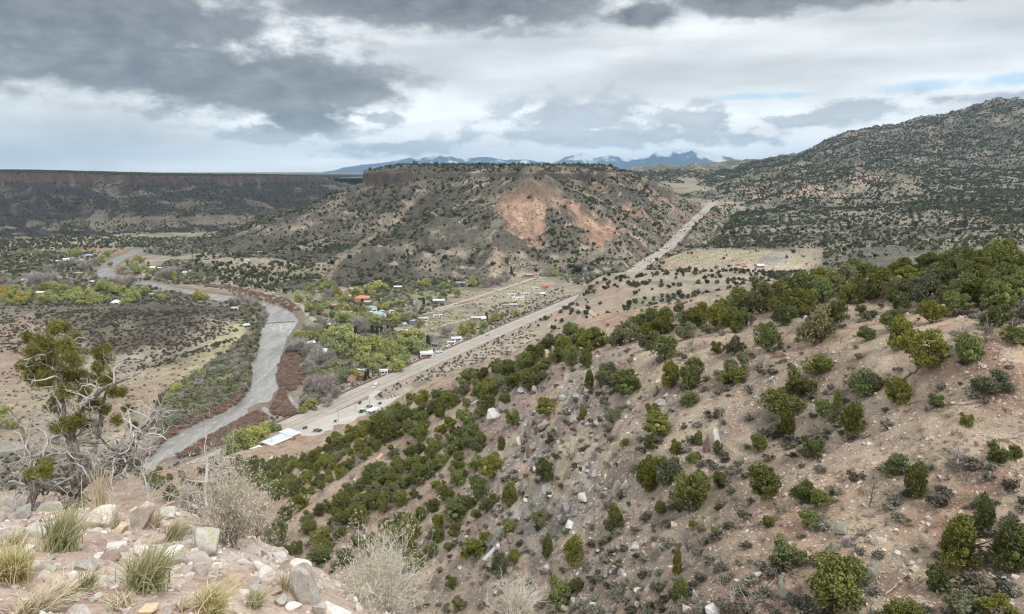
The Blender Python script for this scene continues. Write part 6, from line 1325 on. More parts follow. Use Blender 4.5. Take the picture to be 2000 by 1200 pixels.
M_DEAD = paint((0.40, 0.375, 0.345), .95, .3, 4); M_DEADD = paint((0.14, 0.12, 0.105), .95, .3, 4); M_DEADB = paint((0.24, 0.215, 0.19), .95, .3, 4)
SNAG = [snag_mesh(700 + i, 1, .028, 1, 3, .15) for i in range(3)]; BUSHD = [snag_mesh(720 + i, 1, .016, 7, 2, .75, .2, (3, 6)) for i in range(4)]
def hit_near(px, py):
    P, t = raycast(near_full, px, py, 22, 520, 160); return P[0], t[0]
DB = []
F_STRAW = foliage('dry_straw', (.34, .29, .19), (.46, .40, .27), .3)
def dead(px, py, w, h, me, mat, name, cat, desc, group, rx=0.0):
    P, t = hit_near(px, py)
    if np.isnan(P[0]): return
    o = bpy.data.objects.new(name, me); COL.objects.link(o)
    if len(me.materials) == 0: me.materials.append(mat)
    o.material_slots[0].link = 'OBJECT'; o.material_slots[0].material = mat
    o.location = tuple(P - [0, 0, .05]); hm = h * t / F_PX; wm = w * t / F_PX; o.scale = (wm, wm, hm); o.rotation_euler = (rx, 0, float(rng.uniform(0, 6.28))); o['category'] = cat; o['group'] = group
    DB.append(dict(px=px, py=py, desc=desc, obj=o)); return o
for k, (px, py, w, h, m_) in enumerate(((1405, 855, 60, 95, M_DEADB), (1698, 992, 50, 95, M_DEADD), (1612, 700, 60, 60, M_DEAD), (1976, 640, 40, 60, M_DEAD), (1835, 1112, 30, 55, M_DEADD), (1345, 678, 60, 44, M_DEADB), (1378, 682, 30, 34, M_DEADB), (1232, 720, 50, 44, M_DEADB), (700, 985, 24, 40, M_DEADD), (925, 1110, 30, 40, M_DEADD), (1930, 655, 46, 80, M_DEADB), (1240, 905, 40, 40, M_DEAD), (1345, 960, 34, 60, M_DEAD), (610, 940, 16, 24, M_DEAD), (1465, 640, 40, 44, M_DEAD))):
    dead(px, py, w, h, SNAG[k % 3], m_, 'dead_tree', 'dead tree', 'bare dead snag', 'snags on the near hillside')
for k, (px, py, w, h, m_) in enumerate(((1413, 1115, 50, 72, M_DEADB), (1496, 720, 40, 36, M_DEAD), (1484, 715, 34, 50, M_DEAD), (1500, 826, 34, 36, M_DEAD), (1450, 1190, 110, 60, M_DEAD), (1600, 745, 40, 22, M_DEADD), (1690, 655, 40, 26, M_DEADB), (1878, 660, 60, 44, M_DEAD), (1925, 670, 34, 56, M_DEADD), (1345, 1075, 60, 60, M_DEADB), (1350, 1105, 60, 34, M_DEAD), (1275, 1095, 50, 50, M_DEADB), (1810, 800, 60, 30, M_DEADB), (1610, 1015, 60, 40, M_DEADB), (1590, 1040, 36, 36, M_DEAD),
     (1862, 920, 70, 50, M_DEADB), (1885, 945, 50, 40, M_DEADB), (1878, 900, 50, 40, M_DEAD), (1960, 945, 34, 30, M_DEADB), (1115, 895, 60, 40, M_DEADB), (1040, 830, 30, 30, M_DEADB), (655, 1045, 34, 30, M_DEAD), (860, 1100, 40, 34, M_DEADB), (1090, 860, 60, 34, M_DEADB), (1240, 930, 60, 40, M_DEADB), (700, 905, 30, 24, M_DEAD), (620, 920, 26, 20, M_DEAD), (790, 890, 30, 24, M_DEAD), (850, 840, 26, 24, M_DEAD), (930, 800, 30, 26, M_DEAD), (1060, 720, 30, 26, M_DEAD), (1120, 700, 26, 24, M_DEAD), (1420, 620, 40, 30, M_DEAD), (1530, 585, 40, 26, M_DEAD), (1700, 570, 40, 26, M_DEAD), (1850, 560, 46, 28, M_DEAD), (1990, 610, 40, 34, M_DEAD))):
    dead(px, py, w, h, BUSHD[k % 4], m_, 'dead_shrub', 'dead shrub', ('dark ' if m_ is M_DEADD else ('pale ' if m_ is M_DEAD else 'grey-brown ')) + 'leafless shrub', 'dead shrubs on the near hillside')
def log(px0, py0, px1, py1, r, mat, desc, seed):
    rg = np.random.default_rng(seed); a, ta = hit_near(px0, py0); b, tb = hit_near(px1, py1)
    if np.isnan(a[0]) or np.isnan(b[0]): return
    acc = Acc(); n = 9; f = np.linspace(0, 1, n)[:, None]; P = a * (1 - f) + b * f; L = np.linalg.norm(b - a); P[1:-1] += rg.normal(size=(n - 2, 3)) * L * .035; P[:, 2] = near_full(P[:, 0], P[:, 1]) + r * 1.1 + np.abs(rg.normal(size=n)) * .08
    acc.tube(P, np.linspace(r, r * .35, n), 6)
    for k in range(1, n - 1):
        for q in range(rg.integers(1, 3)): grow(acc, P[k], (P[k + 1] - P[k]) / L * 4 + rg.normal(size=3) * .6 + [0, 0, .3], L * rg.uniform(.15, .35), r * .4, 1, rg, .3, (1, 3))
    o = link('fallen_branch', acc.mesh('fallen_branch', True), mat, category='branch', group='fallen branches on the hillside'); DB.append(dict(px=(px0 + px1) / 2, py=(py0 + py1) / 2, desc=desc, obj=o))
for k, (a, b, c, d_, r, m_, ds) in enumerate(((1540, 858, 1635, 842, .09, M_DEADD, 'long dark fallen branch'), (1700, 742, 1830, 795, .08, M_DEADB, 'grey fallen branch'), (1765, 742, 1820, 705, .08, M_DEADB, 'forked fallen branch'), (1600, 905, 1612, 862, .08, M_DEADD, 'charred stump branch'), (1950, 862, 2000, 852, .08, M_DEAD, 'pale fallen branch'), (1735, 965, 1752, 955, .05, M_DEAD, 'pale curved branch'), (1840, 880, 1890, 905, .08, M_DEADB, 'grey fallen branch'), (1870, 890, 1880, 940, .07, M_DEAD, 'pale fallen branch'), (1850, 905, 1905, 925, .06, M_DEADD, 'dark fallen branch'),
     (1650, 1045, 1690, 1090, .09, M_DEADB, 'thick twisted fallen branch'), (1660, 1060, 1705, 1035, .1, M_DEADD, 'charred fallen branch'), (1545, 1115, 1565, 1160, .08, M_DEADB, 'arched grey branch'), (1500, 1150, 1520, 1115, .05, M_DEAD, 'pale fallen branch'), (1730, 1165, 1760, 1140, .06, M_DEAD, 'pale forked branch'), (1510, 985, 1530, 1020, .06, M_DEADD, 'dark fallen branch'), (1580, 945, 1600, 915, .04, M_DEAD, 'thin pale branch'), (1240, 885, 1225, 880, .06, M_DEAD, 'pale fallen branch'), (1250, 1030, 1330, 1010, .07, M_DEADB, 'grey fallen branch'), (1560, 640, 1545, 655, .05, M_DEADD, 'dark fallen branch'), (790, 930, 830, 945, .05, M_DEADB, 'grey fallen branch'), (930, 985, 965, 960, .05, M_DEAD, 'pale fallen branch'), (880, 1120, 905, 1090, .04, M_DEADB, 'thin grey branch'), (1660, 935, 1690, 930, .04, M_DEAD, 'thin pale branch'), (1700, 855, 1660, 850, .06, M_DEADD, 'dark fallen branch'))):
    log(a, b, c, d_, r, m_, ds, 900 + k)
autolabel(DB, HL)

# ------------------------------------------------------------------ rocks of the hillside
def rock_mesh(seed, sub=2, ang=.35, flat=1.0):
    """angular block: icosphere cut by random planes, then roughened"""
    import bmesh
    rg = np.random.default_rng(seed); n = (9, 12, 15)[sub - 1]; p = rg.uniform(-1, 1, (n, 3)); p /= np.maximum(np.abs(p).max(1), np.linalg.norm(p, axis=1) * .86)[:, None]
    p *= rg.uniform(.72, 1.0, (n, 1)) * rg.uniform(1 - ang, 1 + ang * .6, 3) * .86; p[:, 2] *= flat
    bm = bmesh.new()
    for q in p: bm.verts.new(q)
    bmesh.ops.convex_hull(bm, input=bm.verts)
    bmesh.ops.delete(bm, geom=[v for v in bm.verts if not v.link_faces], context='VERTS')
    if sub > 1: bmesh.ops.bevel(bm, geom=bm.edges[:], offset=.045, segments=1, affect='EDGES')
    if sub > 2:
        bmesh.ops.triangulate(bm, faces=bm.faces[:]); bmesh.ops.subdivide_edges(bm, edges=bm.edges[:], cuts=2, use_grid_fill=True)
        for v in bm.verts:
            c = v.co; k = fbm(np.array([c.x * 3 + c.z * 2.1 + seed]), np.array([c.y * 3 - c.z * 1.7]), 1.0, 3, seed)[0] - .5; v.co = c * (1 + .16 * k)
    me = bpy.data.meshes.new('rock'); bm.to_mesh(me); bm.free(); return me
RK = [rock_mesh(800 + i, 2) for i in range(10)]; RKS = [rock_mesh(830 + i, 1, .4) for i in range(6)]
M_RK_GREY = rockmat('rock_grey', (.22, .208, .195), (.34, .325, .305), (.16, .135, .12), .8); M_RK_TAN = rockmat('rock_tan', (.46, .36, .25), (.55, .45, .34), (.38, .24, .15), .8); M_RK_PALE = rockmat('rock_pale', (.50, .48, .45), (.62, .6, .57), (.36, .33, .29), .8)
M_RK_RED = rockmat('rock_red', (.19, .13, .115), (.27, .205, .185), (.34, .31, .285), .8); M_RK_LICH = rockmat('rock_lichen', (.3, .3, .24), (.4, .39, .33), (.2, .19, .15), .9)
RL = []
def rock(px, py, w, h, mat, desc, tall=False, seed=0, fn=None, yaw=None, sink=.25, group='rocks on the near hillside', name='rock', rset=None, Pt=None):
    P, t = hit_near(px, py) if Pt is None else Pt
    if np.isnan(P[0]): return
    me = (rset or RK)[seed % len(rset or RK)]; o = bpy.data.objects.new(name, me); COL.objects.link(o)
    if len(me.materials) == 0: me.materials.append(mat)
    o.material_slots[0].link = 'OBJECT'; o.material_slots[0].material = mat
    s = w * t / F_PX / 1.5; sz = h * t / F_PX / 1.5; o.scale = (s, s * .85, sz); o.location = tuple(P + [0, 0, sz * (.6 - sink)]); rg = random.Random(seed * 7 + int(px)); o.rotation_euler = (rg.uniform(-.25, .25), rg.uniform(-.25, .25), rg.uniform(0, 6.28) if yaw is None else yaw)
    o['category'] = 'rock'; o['group'] = group; RL.append(dict(px=px, py=py, desc=desc, obj=o)); return o
rock(1525, 695, 28, 24, M_RK_TAN, 'rounded tan boulder', seed=0)
for k, (px, py, w, h, m_, ds) in enumerate(((915, 866, 44, 18, M_RK_PALE, 'white rock slab'), (895, 860, 24, 14, M_RK_PALE, 'white rock slab'), (958, 1090, 34, 40, M_RK_PALE, 'pale jutting rock'), (985, 1098, 40, 34, M_RK_GREY, 'grey split rock'), (972, 1075, 22, 18, M_RK_PALE, 'pale jutting rock'), (1380, 880, 20, 52, M_RK_RED, 'leaning red-brown slab'), (1396, 872, 26, 44, M_RK_PALE, 'leaning pale slab'), (1410, 855, 24, 26, M_RK_GREY, 'grey slab'), (965, 815, 34, 26, M_RK_PALE, 'pale outcrop block'), (985, 800, 30, 24, M_RK_GREY, 'grey outcrop block'), (1020, 765, 34, 16, M_RK_PALE, 'pale rim block'), (1045, 765, 24, 16, M_RK_GREY, 'grey rim block'), (1128, 775, 34, 12, M_RK_GREY, 'flat rim slab'), (1100, 780, 26, 12, M_RK_PALE, 'flat rim slab'),
      (1030, 850, 26, 44, M_RK_GREY, 'tall outcrop block'), (1034, 890, 26, 44, M_RK_RED, 'dark red outcrop block'), (1050, 845, 22, 36, M_RK_RED, 'dark red outcrop block'), (1012, 870, 20, 30, M_RK_PALE, 'pale outcrop block'), (1065, 835, 26, 20, M_RK_GREY, 'grey outcrop block'), (1145, 920, 30, 24, M_RK_PALE, 'pale outcrop block'), (1160, 930, 20, 20, M_RK_LICH, 'lichened outcrop block'), (1125, 960, 30, 26, M_RK_GREY, 'grey outcrop block'), (1140, 975, 26, 20, M_RK_PALE, 'pale outcrop block'), (1105, 1000, 34, 30, M_RK_GREY, 'grey outcrop block'), (1095, 1025, 30, 26, M_RK_GREY, 'grey outcrop block'), (1115, 1030, 30, 20, M_RK_PALE, 'pale outcrop block'), (1205, 965, 22, 34, M_RK_LICH, 'lichened standing block'), (1220, 955, 20, 30, M_RK_PALE, 'pale standing block'), (1180, 970, 20, 18, M_RK_GREY, 'grey outcrop block'),
      (990, 1030, 26, 20, M_RK_PALE, 'pale outcrop block'), (1000, 1055, 40, 22, M_RK_RED, 'dark red outcrop block'), (1015, 1040, 22, 20, M_RK_GREY, 'grey outcrop block'), (985, 1050, 22, 24, M_RK_GREY, 'grey outcrop block'), (1070, 1115, 24, 16, M_RK_PALE, 'pale foot block'), (1060, 1120, 18, 14, M_RK_GREY, 'grey foot block'), (1185, 1125, 24, 26, M_RK_LICH, 'lichened foot block'), (1200, 1120, 20, 20, M_RK_PALE, 'pale foot block'), (1210, 1135, 20, 14, M_RK_GREY, 'grey foot block'), (1245, 1155, 16, 14, M_RK_PALE, 'pale foot block'), (1265, 1155, 20, 14, M_RK_PALE, 'pale foot block'), (1268, 1170, 16, 14, M_RK_PALE, 'pale foot block'), (1245, 1185, 16, 14, M_RK_PALE, 'pale foot block'), (1277, 1182, 16, 16, M_RK_GREY, 'grey foot block'), (1145, 1178, 20, 18, M_RK_GREY, 'grey foot block'), (1120, 1180, 26, 16, M_RK_LICH, 'lichened foot slab'), (1105, 1190, 30, 16, M_RK_LICH, 'lichened foot slab'), (1285, 1080, 24, 20, M_RK_GREY, 'grey split block'), (1275, 1070, 24, 20, M_RK_TAN, 'orange-stained block'), (1240, 1070, 18, 16, M_RK_PALE, 'pale foot block'), (1170, 1075, 16, 10, M_RK_PALE, 'pale foot block'),
      (1530, 1165, 36, 60, M_RK_LICH, 'lichened standing slab'), (1640, 1040, 40, 34, M_RK_LICH, 'lichened outcrop lump'), (1625, 1075, 36, 40, M_RK_LICH, 'lichened outcrop lump'), (1655, 1062, 30, 26, M_RK_GREY, 'grey outcrop lump'), (1695, 1135, 34, 40, M_RK_LICH, 'lichened outcrop lump'), (1710, 1110, 28, 24, M_RK_GREY, 'grey outcrop lump'), (1813, 1016, 12, 10, M_RK_PALE, 'white stone'), (1813, 1026, 12, 8, M_RK_PALE, 'white stone'), (1750, 1037, 9, 8, M_RK_PALE, 'white stone'), (1755, 1082, 14, 10, M_RK_PALE, 'pale stone'), (1765, 1108, 12, 18, M_RK_PALE, 'pale stone'), (1790, 1070, 10, 8, M_RK_PALE, 'pale stone'), (1960, 1130, 12, 12, M_RK_PALE, 'white stone'), (1983, 1130, 24, 12, M_RK_PALE, 'white flat stone'), (1970, 1142, 16, 12, M_RK_PALE, 'pale stone'), (1990, 1150, 14, 12, M_RK_GREY, 'grey stone'), (1905, 1108, 14, 12, M_RK_GREY, 'grey stone'), (1800, 1135, 20, 14, M_RK_TAN, 'tan stone'), (1480, 1125, 16, 14, M_RK_PALE, 'pale stone'), (1465, 1130, 12, 10, M_RK_PALE, 'pale stone'), (1410, 1190, 22, 20, M_RK_PALE, 'pale stone'),
      (1360, 1175, 30, 34, M_RK_GREY, 'grey bottom rock'), (1395, 1195, 40, 24, M_RK_PALE, 'pale bottom rock'), (1340, 1195, 24, 20, M_RK_PALE, 'pale bottom rock'), (1556, 720, 16, 10, M_RK_TAN, 'tan stone'), (1628, 690, 14, 10, M_RK_TAN, 'tan stone'), (1575, 625, 14, 10, M_RK_PALE, 'pale stone'), (1735, 622, 20, 10, M_RK_PALE, 'pale stone'), (1955, 714, 12, 10, M_RK_TAN, 'tan stone'), (1970, 718, 18, 14, M_RK_GREY, 'grey stone'), (1508, 738, 10, 8, M_RK_PALE, 'pale stone'), (1505, 743, 10, 8, M_RK_PALE, 'pale stone'), (1862, 788, 18, 8, M_RK_PALE, 'flat pale stone'), (1775, 855, 10, 8, M_RK_TAN, 'tan stone'), (1562, 935, 9, 7, M_RK_PALE, 'white stone'), (1455, 898, 12, 8, M_RK_PALE, 'white stone'), (1697, 868, 10, 7, M_RK_PALE, 'white stone'), (1570, 990, 10, 9, M_RK_PALE, 'pale stone'), (1240, 735, 22, 12, M_RK_PALE, 'pale slope slab'), (1290, 790, 30, 16, M_RK_GREY, 'grey scree block'), (1300, 775, 24, 14, M_RK_PALE, 'pale scree block'), (1280, 770, 18, 26, M_RK_RED, 'red-brown standing block'), (1310, 790, 24, 14, M_RK_GREY, 'grey scree block'), (1265, 780, 14, 16, M_RK_GREY, 'grey scree block'),
      (1068, 698, 22, 20, M_RK_TAN, 'tan shoulder outcrop'), (1085, 692, 24, 26, M_RK_RED, 'red-brown shoulder outcrop'), (1104, 690, 22, 22, M_RK_GREY, 'grey shoulder outcrop'), (930, 790, 24, 14, M_RK_PALE, 'pale ridge block'), (700, 1058, 30, 18, M_RK_PALE, 'pale strip slab'), (680, 1072, 34, 12, M_RK_PALE, 'pale strip slab'), (650, 1085, 30, 10, M_RK_GREY, 'grey strip slab'), (765, 1012, 16, 20, M_RK_GREY, 'grey strip slab'), (835, 1000, 12, 18, M_RK_PALE, 'white strip slab'), (605, 1062, 34, 10, M_RK_GREY, 'grey strip slab'), (692, 942, 12, 10, M_RK_PALE, 'white stone'), (740, 895, 24, 12, M_RK_TAN, 'tan strip rock'), (770, 880, 20, 12, M_RK_TAN, 'tan strip rock'), (690, 930, 18, 8, M_RK_RED, 'reddish strip rock'), (720, 916, 14, 8, M_RK_TAN, 'tan strip rock'), (640, 870, 20, 8, M_RK_TAN, 'tan rock'), (530, 900, 26, 14, M_RK_TAN, 'tan bank rock'), (915, 1130, 20, 14, M_RK_GREY, 'grey lower rock'), (900, 1110, 14, 10, M_RK_PALE, 'pale lower rock'))):
    rock(px, py, w, h, m_, ds, seed=k + 1)
autolabel(RL, HL); RL.clear()
# scree: small loose stones and ground scrub nobody could count
def near_cloud(n, seed, dens, r0=26, r1=330):
    rg = np.random.default_rng(seed); a = rg.uniform(-.45, .72, n); r = np.exp(rg.uniform(math.log(r0), math.log(r1), n)); x, y = a * r, r; z = near_full(x, y); px, py, _ = project(np.stack([x, y, z], -1)); k = rg.uniform(0, 1, n) < dens(x, y, px, py); return np.stack([x, y, z], -1)[k]
rg = np.random.default_rng(5)
P = near_cloud(80000, 21, lambda x, y, px, py: (.1 + .9 * sstep(.4, .62, fbm(x, y, 9, 4, 41))) * np.where(y < 160, 1, .4)); s = np.exp(rg.normal(-2.2, .55, len(P)))
scatter('scree', P, np.column_stack([s, s * .85, s * .7]), [(m_.copy(), None) for m_ in RKS], 'loose pale stones strewn over the near hillside', tilt=.5, seed=2)
for c in bpy.data.collections['scree_forms'].objects: c.data.materials.clear(); c.data.materials.append(rockmat('scree_stone', (.40, .335, .275), (.54, .475, .41), (.33, .25, .2), 1.0, .2))
P = near_cloud(26000, 22, lambda x, y, px, py: outcrop(x, y)); s = np.minimum(np.exp(rg.normal(-1.0, .55, len(P))), .7)
scatter('outcrop_rubble', P, np.column_stack([s, s * .85, s * .75]), [(m_.copy(), None) for m_ in RK[:6]], 'broken grey rubble of the rocky outcrop', tilt=.6, seed=3)
for i, c in enumerate(bpy.data.collections['outcrop_rubble_forms'].objects): c.data.materials.clear(); c.data.materials.append((M_RK_GREY, M_RK_LICH, M_RK_GREY, M_RK_PALE, M_RK_RED, M_RK_GREY)[i % 6])
P = near_cloud(9000, 23, lambda x, y, px, py: (.12 + .6 * sstep(.5, .65, fbm(x, y, 9, 3, 43)) + .5 * outcrop(x, y) + .5 * np.exp(-(((px - 850) / 350) ** 2 + ((py - 1150) / 130) ** 2))) * np.where(y > 130, .7, 1)); s = rg.uniform(.35, 1.15, len(P))
scatter('slope_scrub', P, np.column_stack([s, s, s * .75]), SAGEP + SAGEP + DARKP, 'grey-green low scrub on the near hillside', seed=4)
P = near_cloud(9000, 25, lambda x, y, px, py: (.1 + .9 * sstep(.45, .62, fbm(x, y, 6, 3, 47))) * np.where(y < 170, 1, .3)); s = rg.uniform(.22, .6, len(P))
scatter('slope_grass', P, np.column_stack([s, s, s * .7]), [(crown_mesh('straw', 595 + i, 'low', 16, 12, .3, .12, 0, slim=.12, up=1.4), F_STRAW) for i in range(2)], 'dry straw grass tufts on the near hillside', seed=7)
P = near_cloud(5000, 24, lambda x, y, px, py: .2 + .5 * sstep(.45, .65, fbm(x, y, 12, 3, 45))); s = rg.uniform(.3, 1.0, len(P))
scatter('slope_twigs', P, np.column_stack([s, s, s * .7]), [(b.copy(), None) for b in BUSHD[:2]], 'dry twiggy litter on the near hillside', seed=6, tilt=.4)
for c in bpy.data.collections['slope_twigs_forms'].objects: c.data.materials.clear(); c.data.materials.append(M_DEADB)
# ------------------------------------------------------------------ lookout ledge: rocks, gravel, grass, shrubs, dead juniper
def hit_ledge(px, py, t1=20):
    P, t = raycast(ledge_h, px, py, 2.2, t1, 300); return P[0], t[0]
LL = [(285, 1120, 'largest green grass tuft'), (410, 1060, 'grey lichened boulder'), (280, 1010, 'upright pinkish boulder'), (600, 1140, 'big pale boulder at the ledge end'), (455, 1040, 'tall dry shrub'), (120, 1050, 'windswept grass tuft on the left'), (30, 1100, 'yellow grass tuft at the left edge'), (75, 1030, 'flat grey rock under the dead juniper'), (520, 1120, 'blocky white rock'), (660, 1190, 'white bottom rock'), (420, 1175, 'bottom grass tuft'), (290, 1190, 'tan bottom stone'), (200, 1020, 'straw-coloured grass')]
RK3 = [rock_mesh(860 + i, 3, .3) for i in range(8)]
M_L1 = rockmat('ledge_rock_pink', (.47, .42, .37), (.58, .54, .49), (.42, .34, .28), 6, .8); M_L2 = rockmat('ledge_rock_grey', (.36, .34, .31), (.46, .44, .40), (.40, .39, .27), 6, .6); M_L3 = rockmat('ledge_rock_white', (.54, .51, .47), (.64, .61, .57), (.46, .37, .29), 6, .5); M_L4 = rockmat('ledge_rock_red', (.36, .26, .22), (.45, .36, .31), (.5, .45, .4), 6, .6); M_L5 = rockmat('ledge_rock_tan', (.5, .38, .24), (.58, .48, .34), (.44, .3, .2), 6, .5)
LR = '''280 1030 44 62 1 upright pinkish boulder;408 1085 62 78 2 grey lichened boulder;600 1165 84 96 1 big pale boulder;585 1130 50 60 3 pale boulder;520 1135 34 46 3 blocky white rock;500 1150 26 26 2 grey rock;660 1205 70 40 3 white bottom rock;75 1048 74 34 2 flat grey rock;30 1055 50 26 2 flat grey rock;200 1025 70 40 1 pinkish rock mound;235 1040 40 24 5 tan rock;340 1085 44 22 3 white flat rock;350 1100 36 28 2 grey rock;395 1118 44 34 1 pinkish rock;450 1138 46 30 5 tan rock;505 1115 30 26 3 white rock;545 1098 30 24 3 white rock;560 1118 40 26 4 reddish flat rock;475 1175 40 30 3 pale rock;500 1168 36 40 1 pinkish rock;545 1180 36 26 2 grey rock;290 1198 44 18 5 tan flat stone;325 1194 26 20 3 white stone;250 1196 22 14 3 white stone;140 1128 22 14 3 white stone;225 1072 50 18 3 white flat rock;270 1080 40 16 1 pinkish flat rock;160 1075 24 16 2 grey stone;195 1090 22 16 3 white stone;310 1060 34 18 4 reddish stone;330 1048 26 16 4 reddish stone;255 1056 30 14 4 reddish flat stone;365 1068 26 16 1 pinkish stone;370 1130 26 18 3 white stone;425 1110 22 18 3 white stone;420 1150 22 16 4 reddish stone;345 1150 20 14 1 pinkish stone;300 1160 16 12 3 white stone;190 1165 18 12 3 white stone;120 1160 16 10 4 reddish stone;60 1180 20 12 1 pinkish stone;30 1150 16 10 3 white stone;220 1140 16 12 4 reddish stone;540 1160 26 18 4 reddish stone;575 1190 34 18 3 white stone;450 1192 30 16 1 pinkish stone;390 1190 20 12 2 grey stone;350 1185 22 14 3 white stone;480 1095 18 12 4 reddish stone;455 1090 20 12 3 white stone;430 1055 24 18 2 grey stone;365 1040 22 14 2 grey stone;100 1095 20 12 2 grey stone;60 1085 22 12 1 pinkish stone;15 1075 22 12 4 reddish stone;105 1000 60 30 2 grey ledge rock;45 1010 44 24 2 grey ledge rock;330 1010 40 26 2 grey ledge rock;165 990 40 26 4 reddish ledge rock;625 1195 30 30 2 grey rock'''
for k, q in enumerate(LR.replace('\n', '').split(';')):
    a = q.split(); px, py, w, h, mi = [float(v) for v in a[:5]]; P, t = hit_ledge(px, py)
    if np.isnan(P[0]): continue
    big = w > 30; rock(px, py, w * 1.1, h * 1.15, (M_L1, M_L2, M_L3, M_L4, M_L5)[int(mi) - 1], ' '.join(a[5:]), seed=k, rset=RK3, Pt=(P, t), group='rocks on the lookout ledge', sink=.3)
autolabel(RL, LL)
rg = np.random.default_rng(31); n = 26000; x = rg.uniform(-6, 3.2, n); y = rg.uniform(1.6, 10, n); d = fbm(x, y, .5, 3, 51); k = rg.uniform(0, 1, n) < sstep(.38, .6, d) + .15; P = np.stack([x, y, ledge_h(x, y)], -1)[k]; s = np.exp(rg.normal(-4.15, .65, len(P)))
scatter('gravel', P, np.column_stack([s, s * .85, s * .65]), [(m_.copy(), None) for m_ in RKS], 'loose gravel and chips on the lookout ledge', tilt=.5, seed=8)
for i, c in enumerate(bpy.data.collections['gravel_forms'].objects): c.data.materials.clear(); c.data.materials.append((M_L1, M_L3, M_L4, M_L1, M_L2, M_L3)[i % 6])

n = 2600; x = rg.uniform(-6, 2.6, n); y = rg.uniform(1.9, 10, n); k = rg.uniform(0, 1, n) < sstep(.42, .6, fbm(x, y, .8, 3, 53)) + .2; P = np.stack([x, y, ledge_h(x, y)], -1)[k]; s = np.exp(rg.normal(-3.15, .5, len(P)))
scatter('rubble', P, np.column_stack([s, s * .85, s * .6]), [(m_.copy(), None) for m_ in RK[:6]], 'broken angular rubble on the lookout ledge', tilt=.5, seed=18)
for i, c in enumerate(bpy.data.collections['rubble_forms'].objects): c.data.materials.clear(); c.data.materials.append((M_L1, M_L3, M_L2, M_L1, M_L4, M_L3)[i % 6])
def grassmat(name, c0, c1, c2):
    m, g, b = bsdf_mat(name, .8, .15); oi = g.new('ShaderNodeAttribute', attribute_name='tone'); s_ = oi.outputs['Fac']
    c = g.mix(g.ramp(s_, 0, .5), c0, c1); c = g.mix(g.ramp(s_, .5, 1), c, c2); g.l.new(c, b.inputs['Base Color']); return m
M_GR = grassmat('grass_blade', (.20, .25, .10), (.38, .38, .21), (.60, .53, .36)); M_GRY = grassmat('straw_blade', (.36, .37, .15), (.54, .48, .24), (.62, .54, .35)); M_GRS = grassmat('dry_blade', (.40, .34, .22), (.52, .45, .31), (.60, .53, .40))
def tuft(px, py, wpx, hpx, mat, label, lean=(.35, -.05), n=260, seed=0, green=.5, name='grass_tuft', Pt=None, width=.0035, cat='grass tuft'):
    P, t = hit_ledge(px, py) if Pt is None else Pt
    if np.isnan(P[0]): return
    rg = np.random.default_rng(seed); W = wpx * t / F_PX; H = hpx * t / F_PX; acc = Acc(); V = []; tones = []; F = []
    base = rg.normal(size=(n, 2)) * W * .11; ang = rg.uniform(0, 6.28, n); spread = rg.uniform(.0, 1, n) ** .7; L = H * rg.uniform(.55, 1.2, n); seg = 5
    f = np.linspace(0, 1, seg + 1)
    ex = np.cos(ang) * spread * W * .5 + lean[0] * W + base[:, 0]; ey = np.sin(ang) * spread * W * .5 + lean[1] * W + base[:, 1]
    bend = rg.uniform(.1, .6, n) * (.4 + spread)
    X = base[:, 0, None] + (ex - base[:, 0])[:, None] * f ** 1.6; Y = base[:, 1, None] + (ey - base[:, 1])[:, None] * f ** 1.6; Zz = L[:, None] * (f - bend[:, None] * f ** 2.5 * .55) - .02
    side = rg.normal(size=(n, 2)); side /= np.linalg.norm(side, axis=1)[:, None]; wd = width * rg.uniform(.6, 1.3, n)[:, None] * (1 - f ** 2 * .9)
    A = np.stack([X - side[:, :1] * wd, Y - side[:, 1:] * wd, Zz], -1); B = np.stack([X + side[:, :1] * wd, Y + side[:, 1:] * wd, Zz], -1)
    V = np.stack([A, B], 2).reshape(-1, 3); i = np.arange(n)[:, None] * (seg + 1) * 2 + np.arange(seg)[None] * 2; F = np.stack([i, i + 1, i + 3, i + 2], -1).reshape(-1, 4)
    tone = np.clip((rg.uniform(0, 1, n) ** (.7 + green))[:, None] * .75 + f * .45 * rg.uniform(.3, 1, n)[:, None], 0, 1); tone = np.repeat(tone[..., None], 2, 2).ravel()
    me = mesh_np(name, V, F, True); a = me.attributes.new('tone', 'FLOAT', 'POINT'); a.data.foreach_set('value', tone.astype(np.float32))
    o = link(name, me, mat, label=label, category=cat, group='grass tufts on the lookout ledge'); o.location = tuple(P); return o
tuft(285, 1150, 150, 110, M_GR, 'largest green grass tuft in the middle of the ledge', (.22, -.1), 420, 1)
tuft(115, 1075, 120, 110, M_GR, 'windswept grey-green tuft behind on the left', (.3, 0), 340, 2, .3)
tuft(20, 1130, 150, 90, M_GRY, 'yellow-green grass tuft at the left edge', (.1, -.1), 380, 3)
tuft(405, 1195, 120, 70, M_GRY, 'grass tuft at the bottom beside the tan stone', (.25, -.05), 320, 4)
tuft(335, 1060, 70, 60, M_GR, 'slanting grass tuft right of the upright boulder', (.45, 0), 220, 5)
tuft(165, 1155, 60, 60, M_GR, 'small thin green tuft left of the largest tuft', (.3, 0), 120, 6)
tuft(495, 1185, 60, 50, M_GR, 'small tuft between rocks near the ledge end', (.3, 0), 140, 7)
tuft(205, 1028, 110, 46, M_GRS, 'straw-coloured grass behind the windswept tuft', (.1, 0), 300, 8)
tuft(195, 1000, 70, 110, M_GRS, 'tall straw grass stalks under the dead juniper', (.15, 0), 120, 9)
tuft(100, 1175, 160, 46, M_GRS, 'matted dry grass at the bottom left', (.2, 0), 300, 10, .1)
tuft(20, 1070, 90, 44, M_GRS, 'dry grass mat above the yellow tuft', (.1, 0), 220, 11, .1)
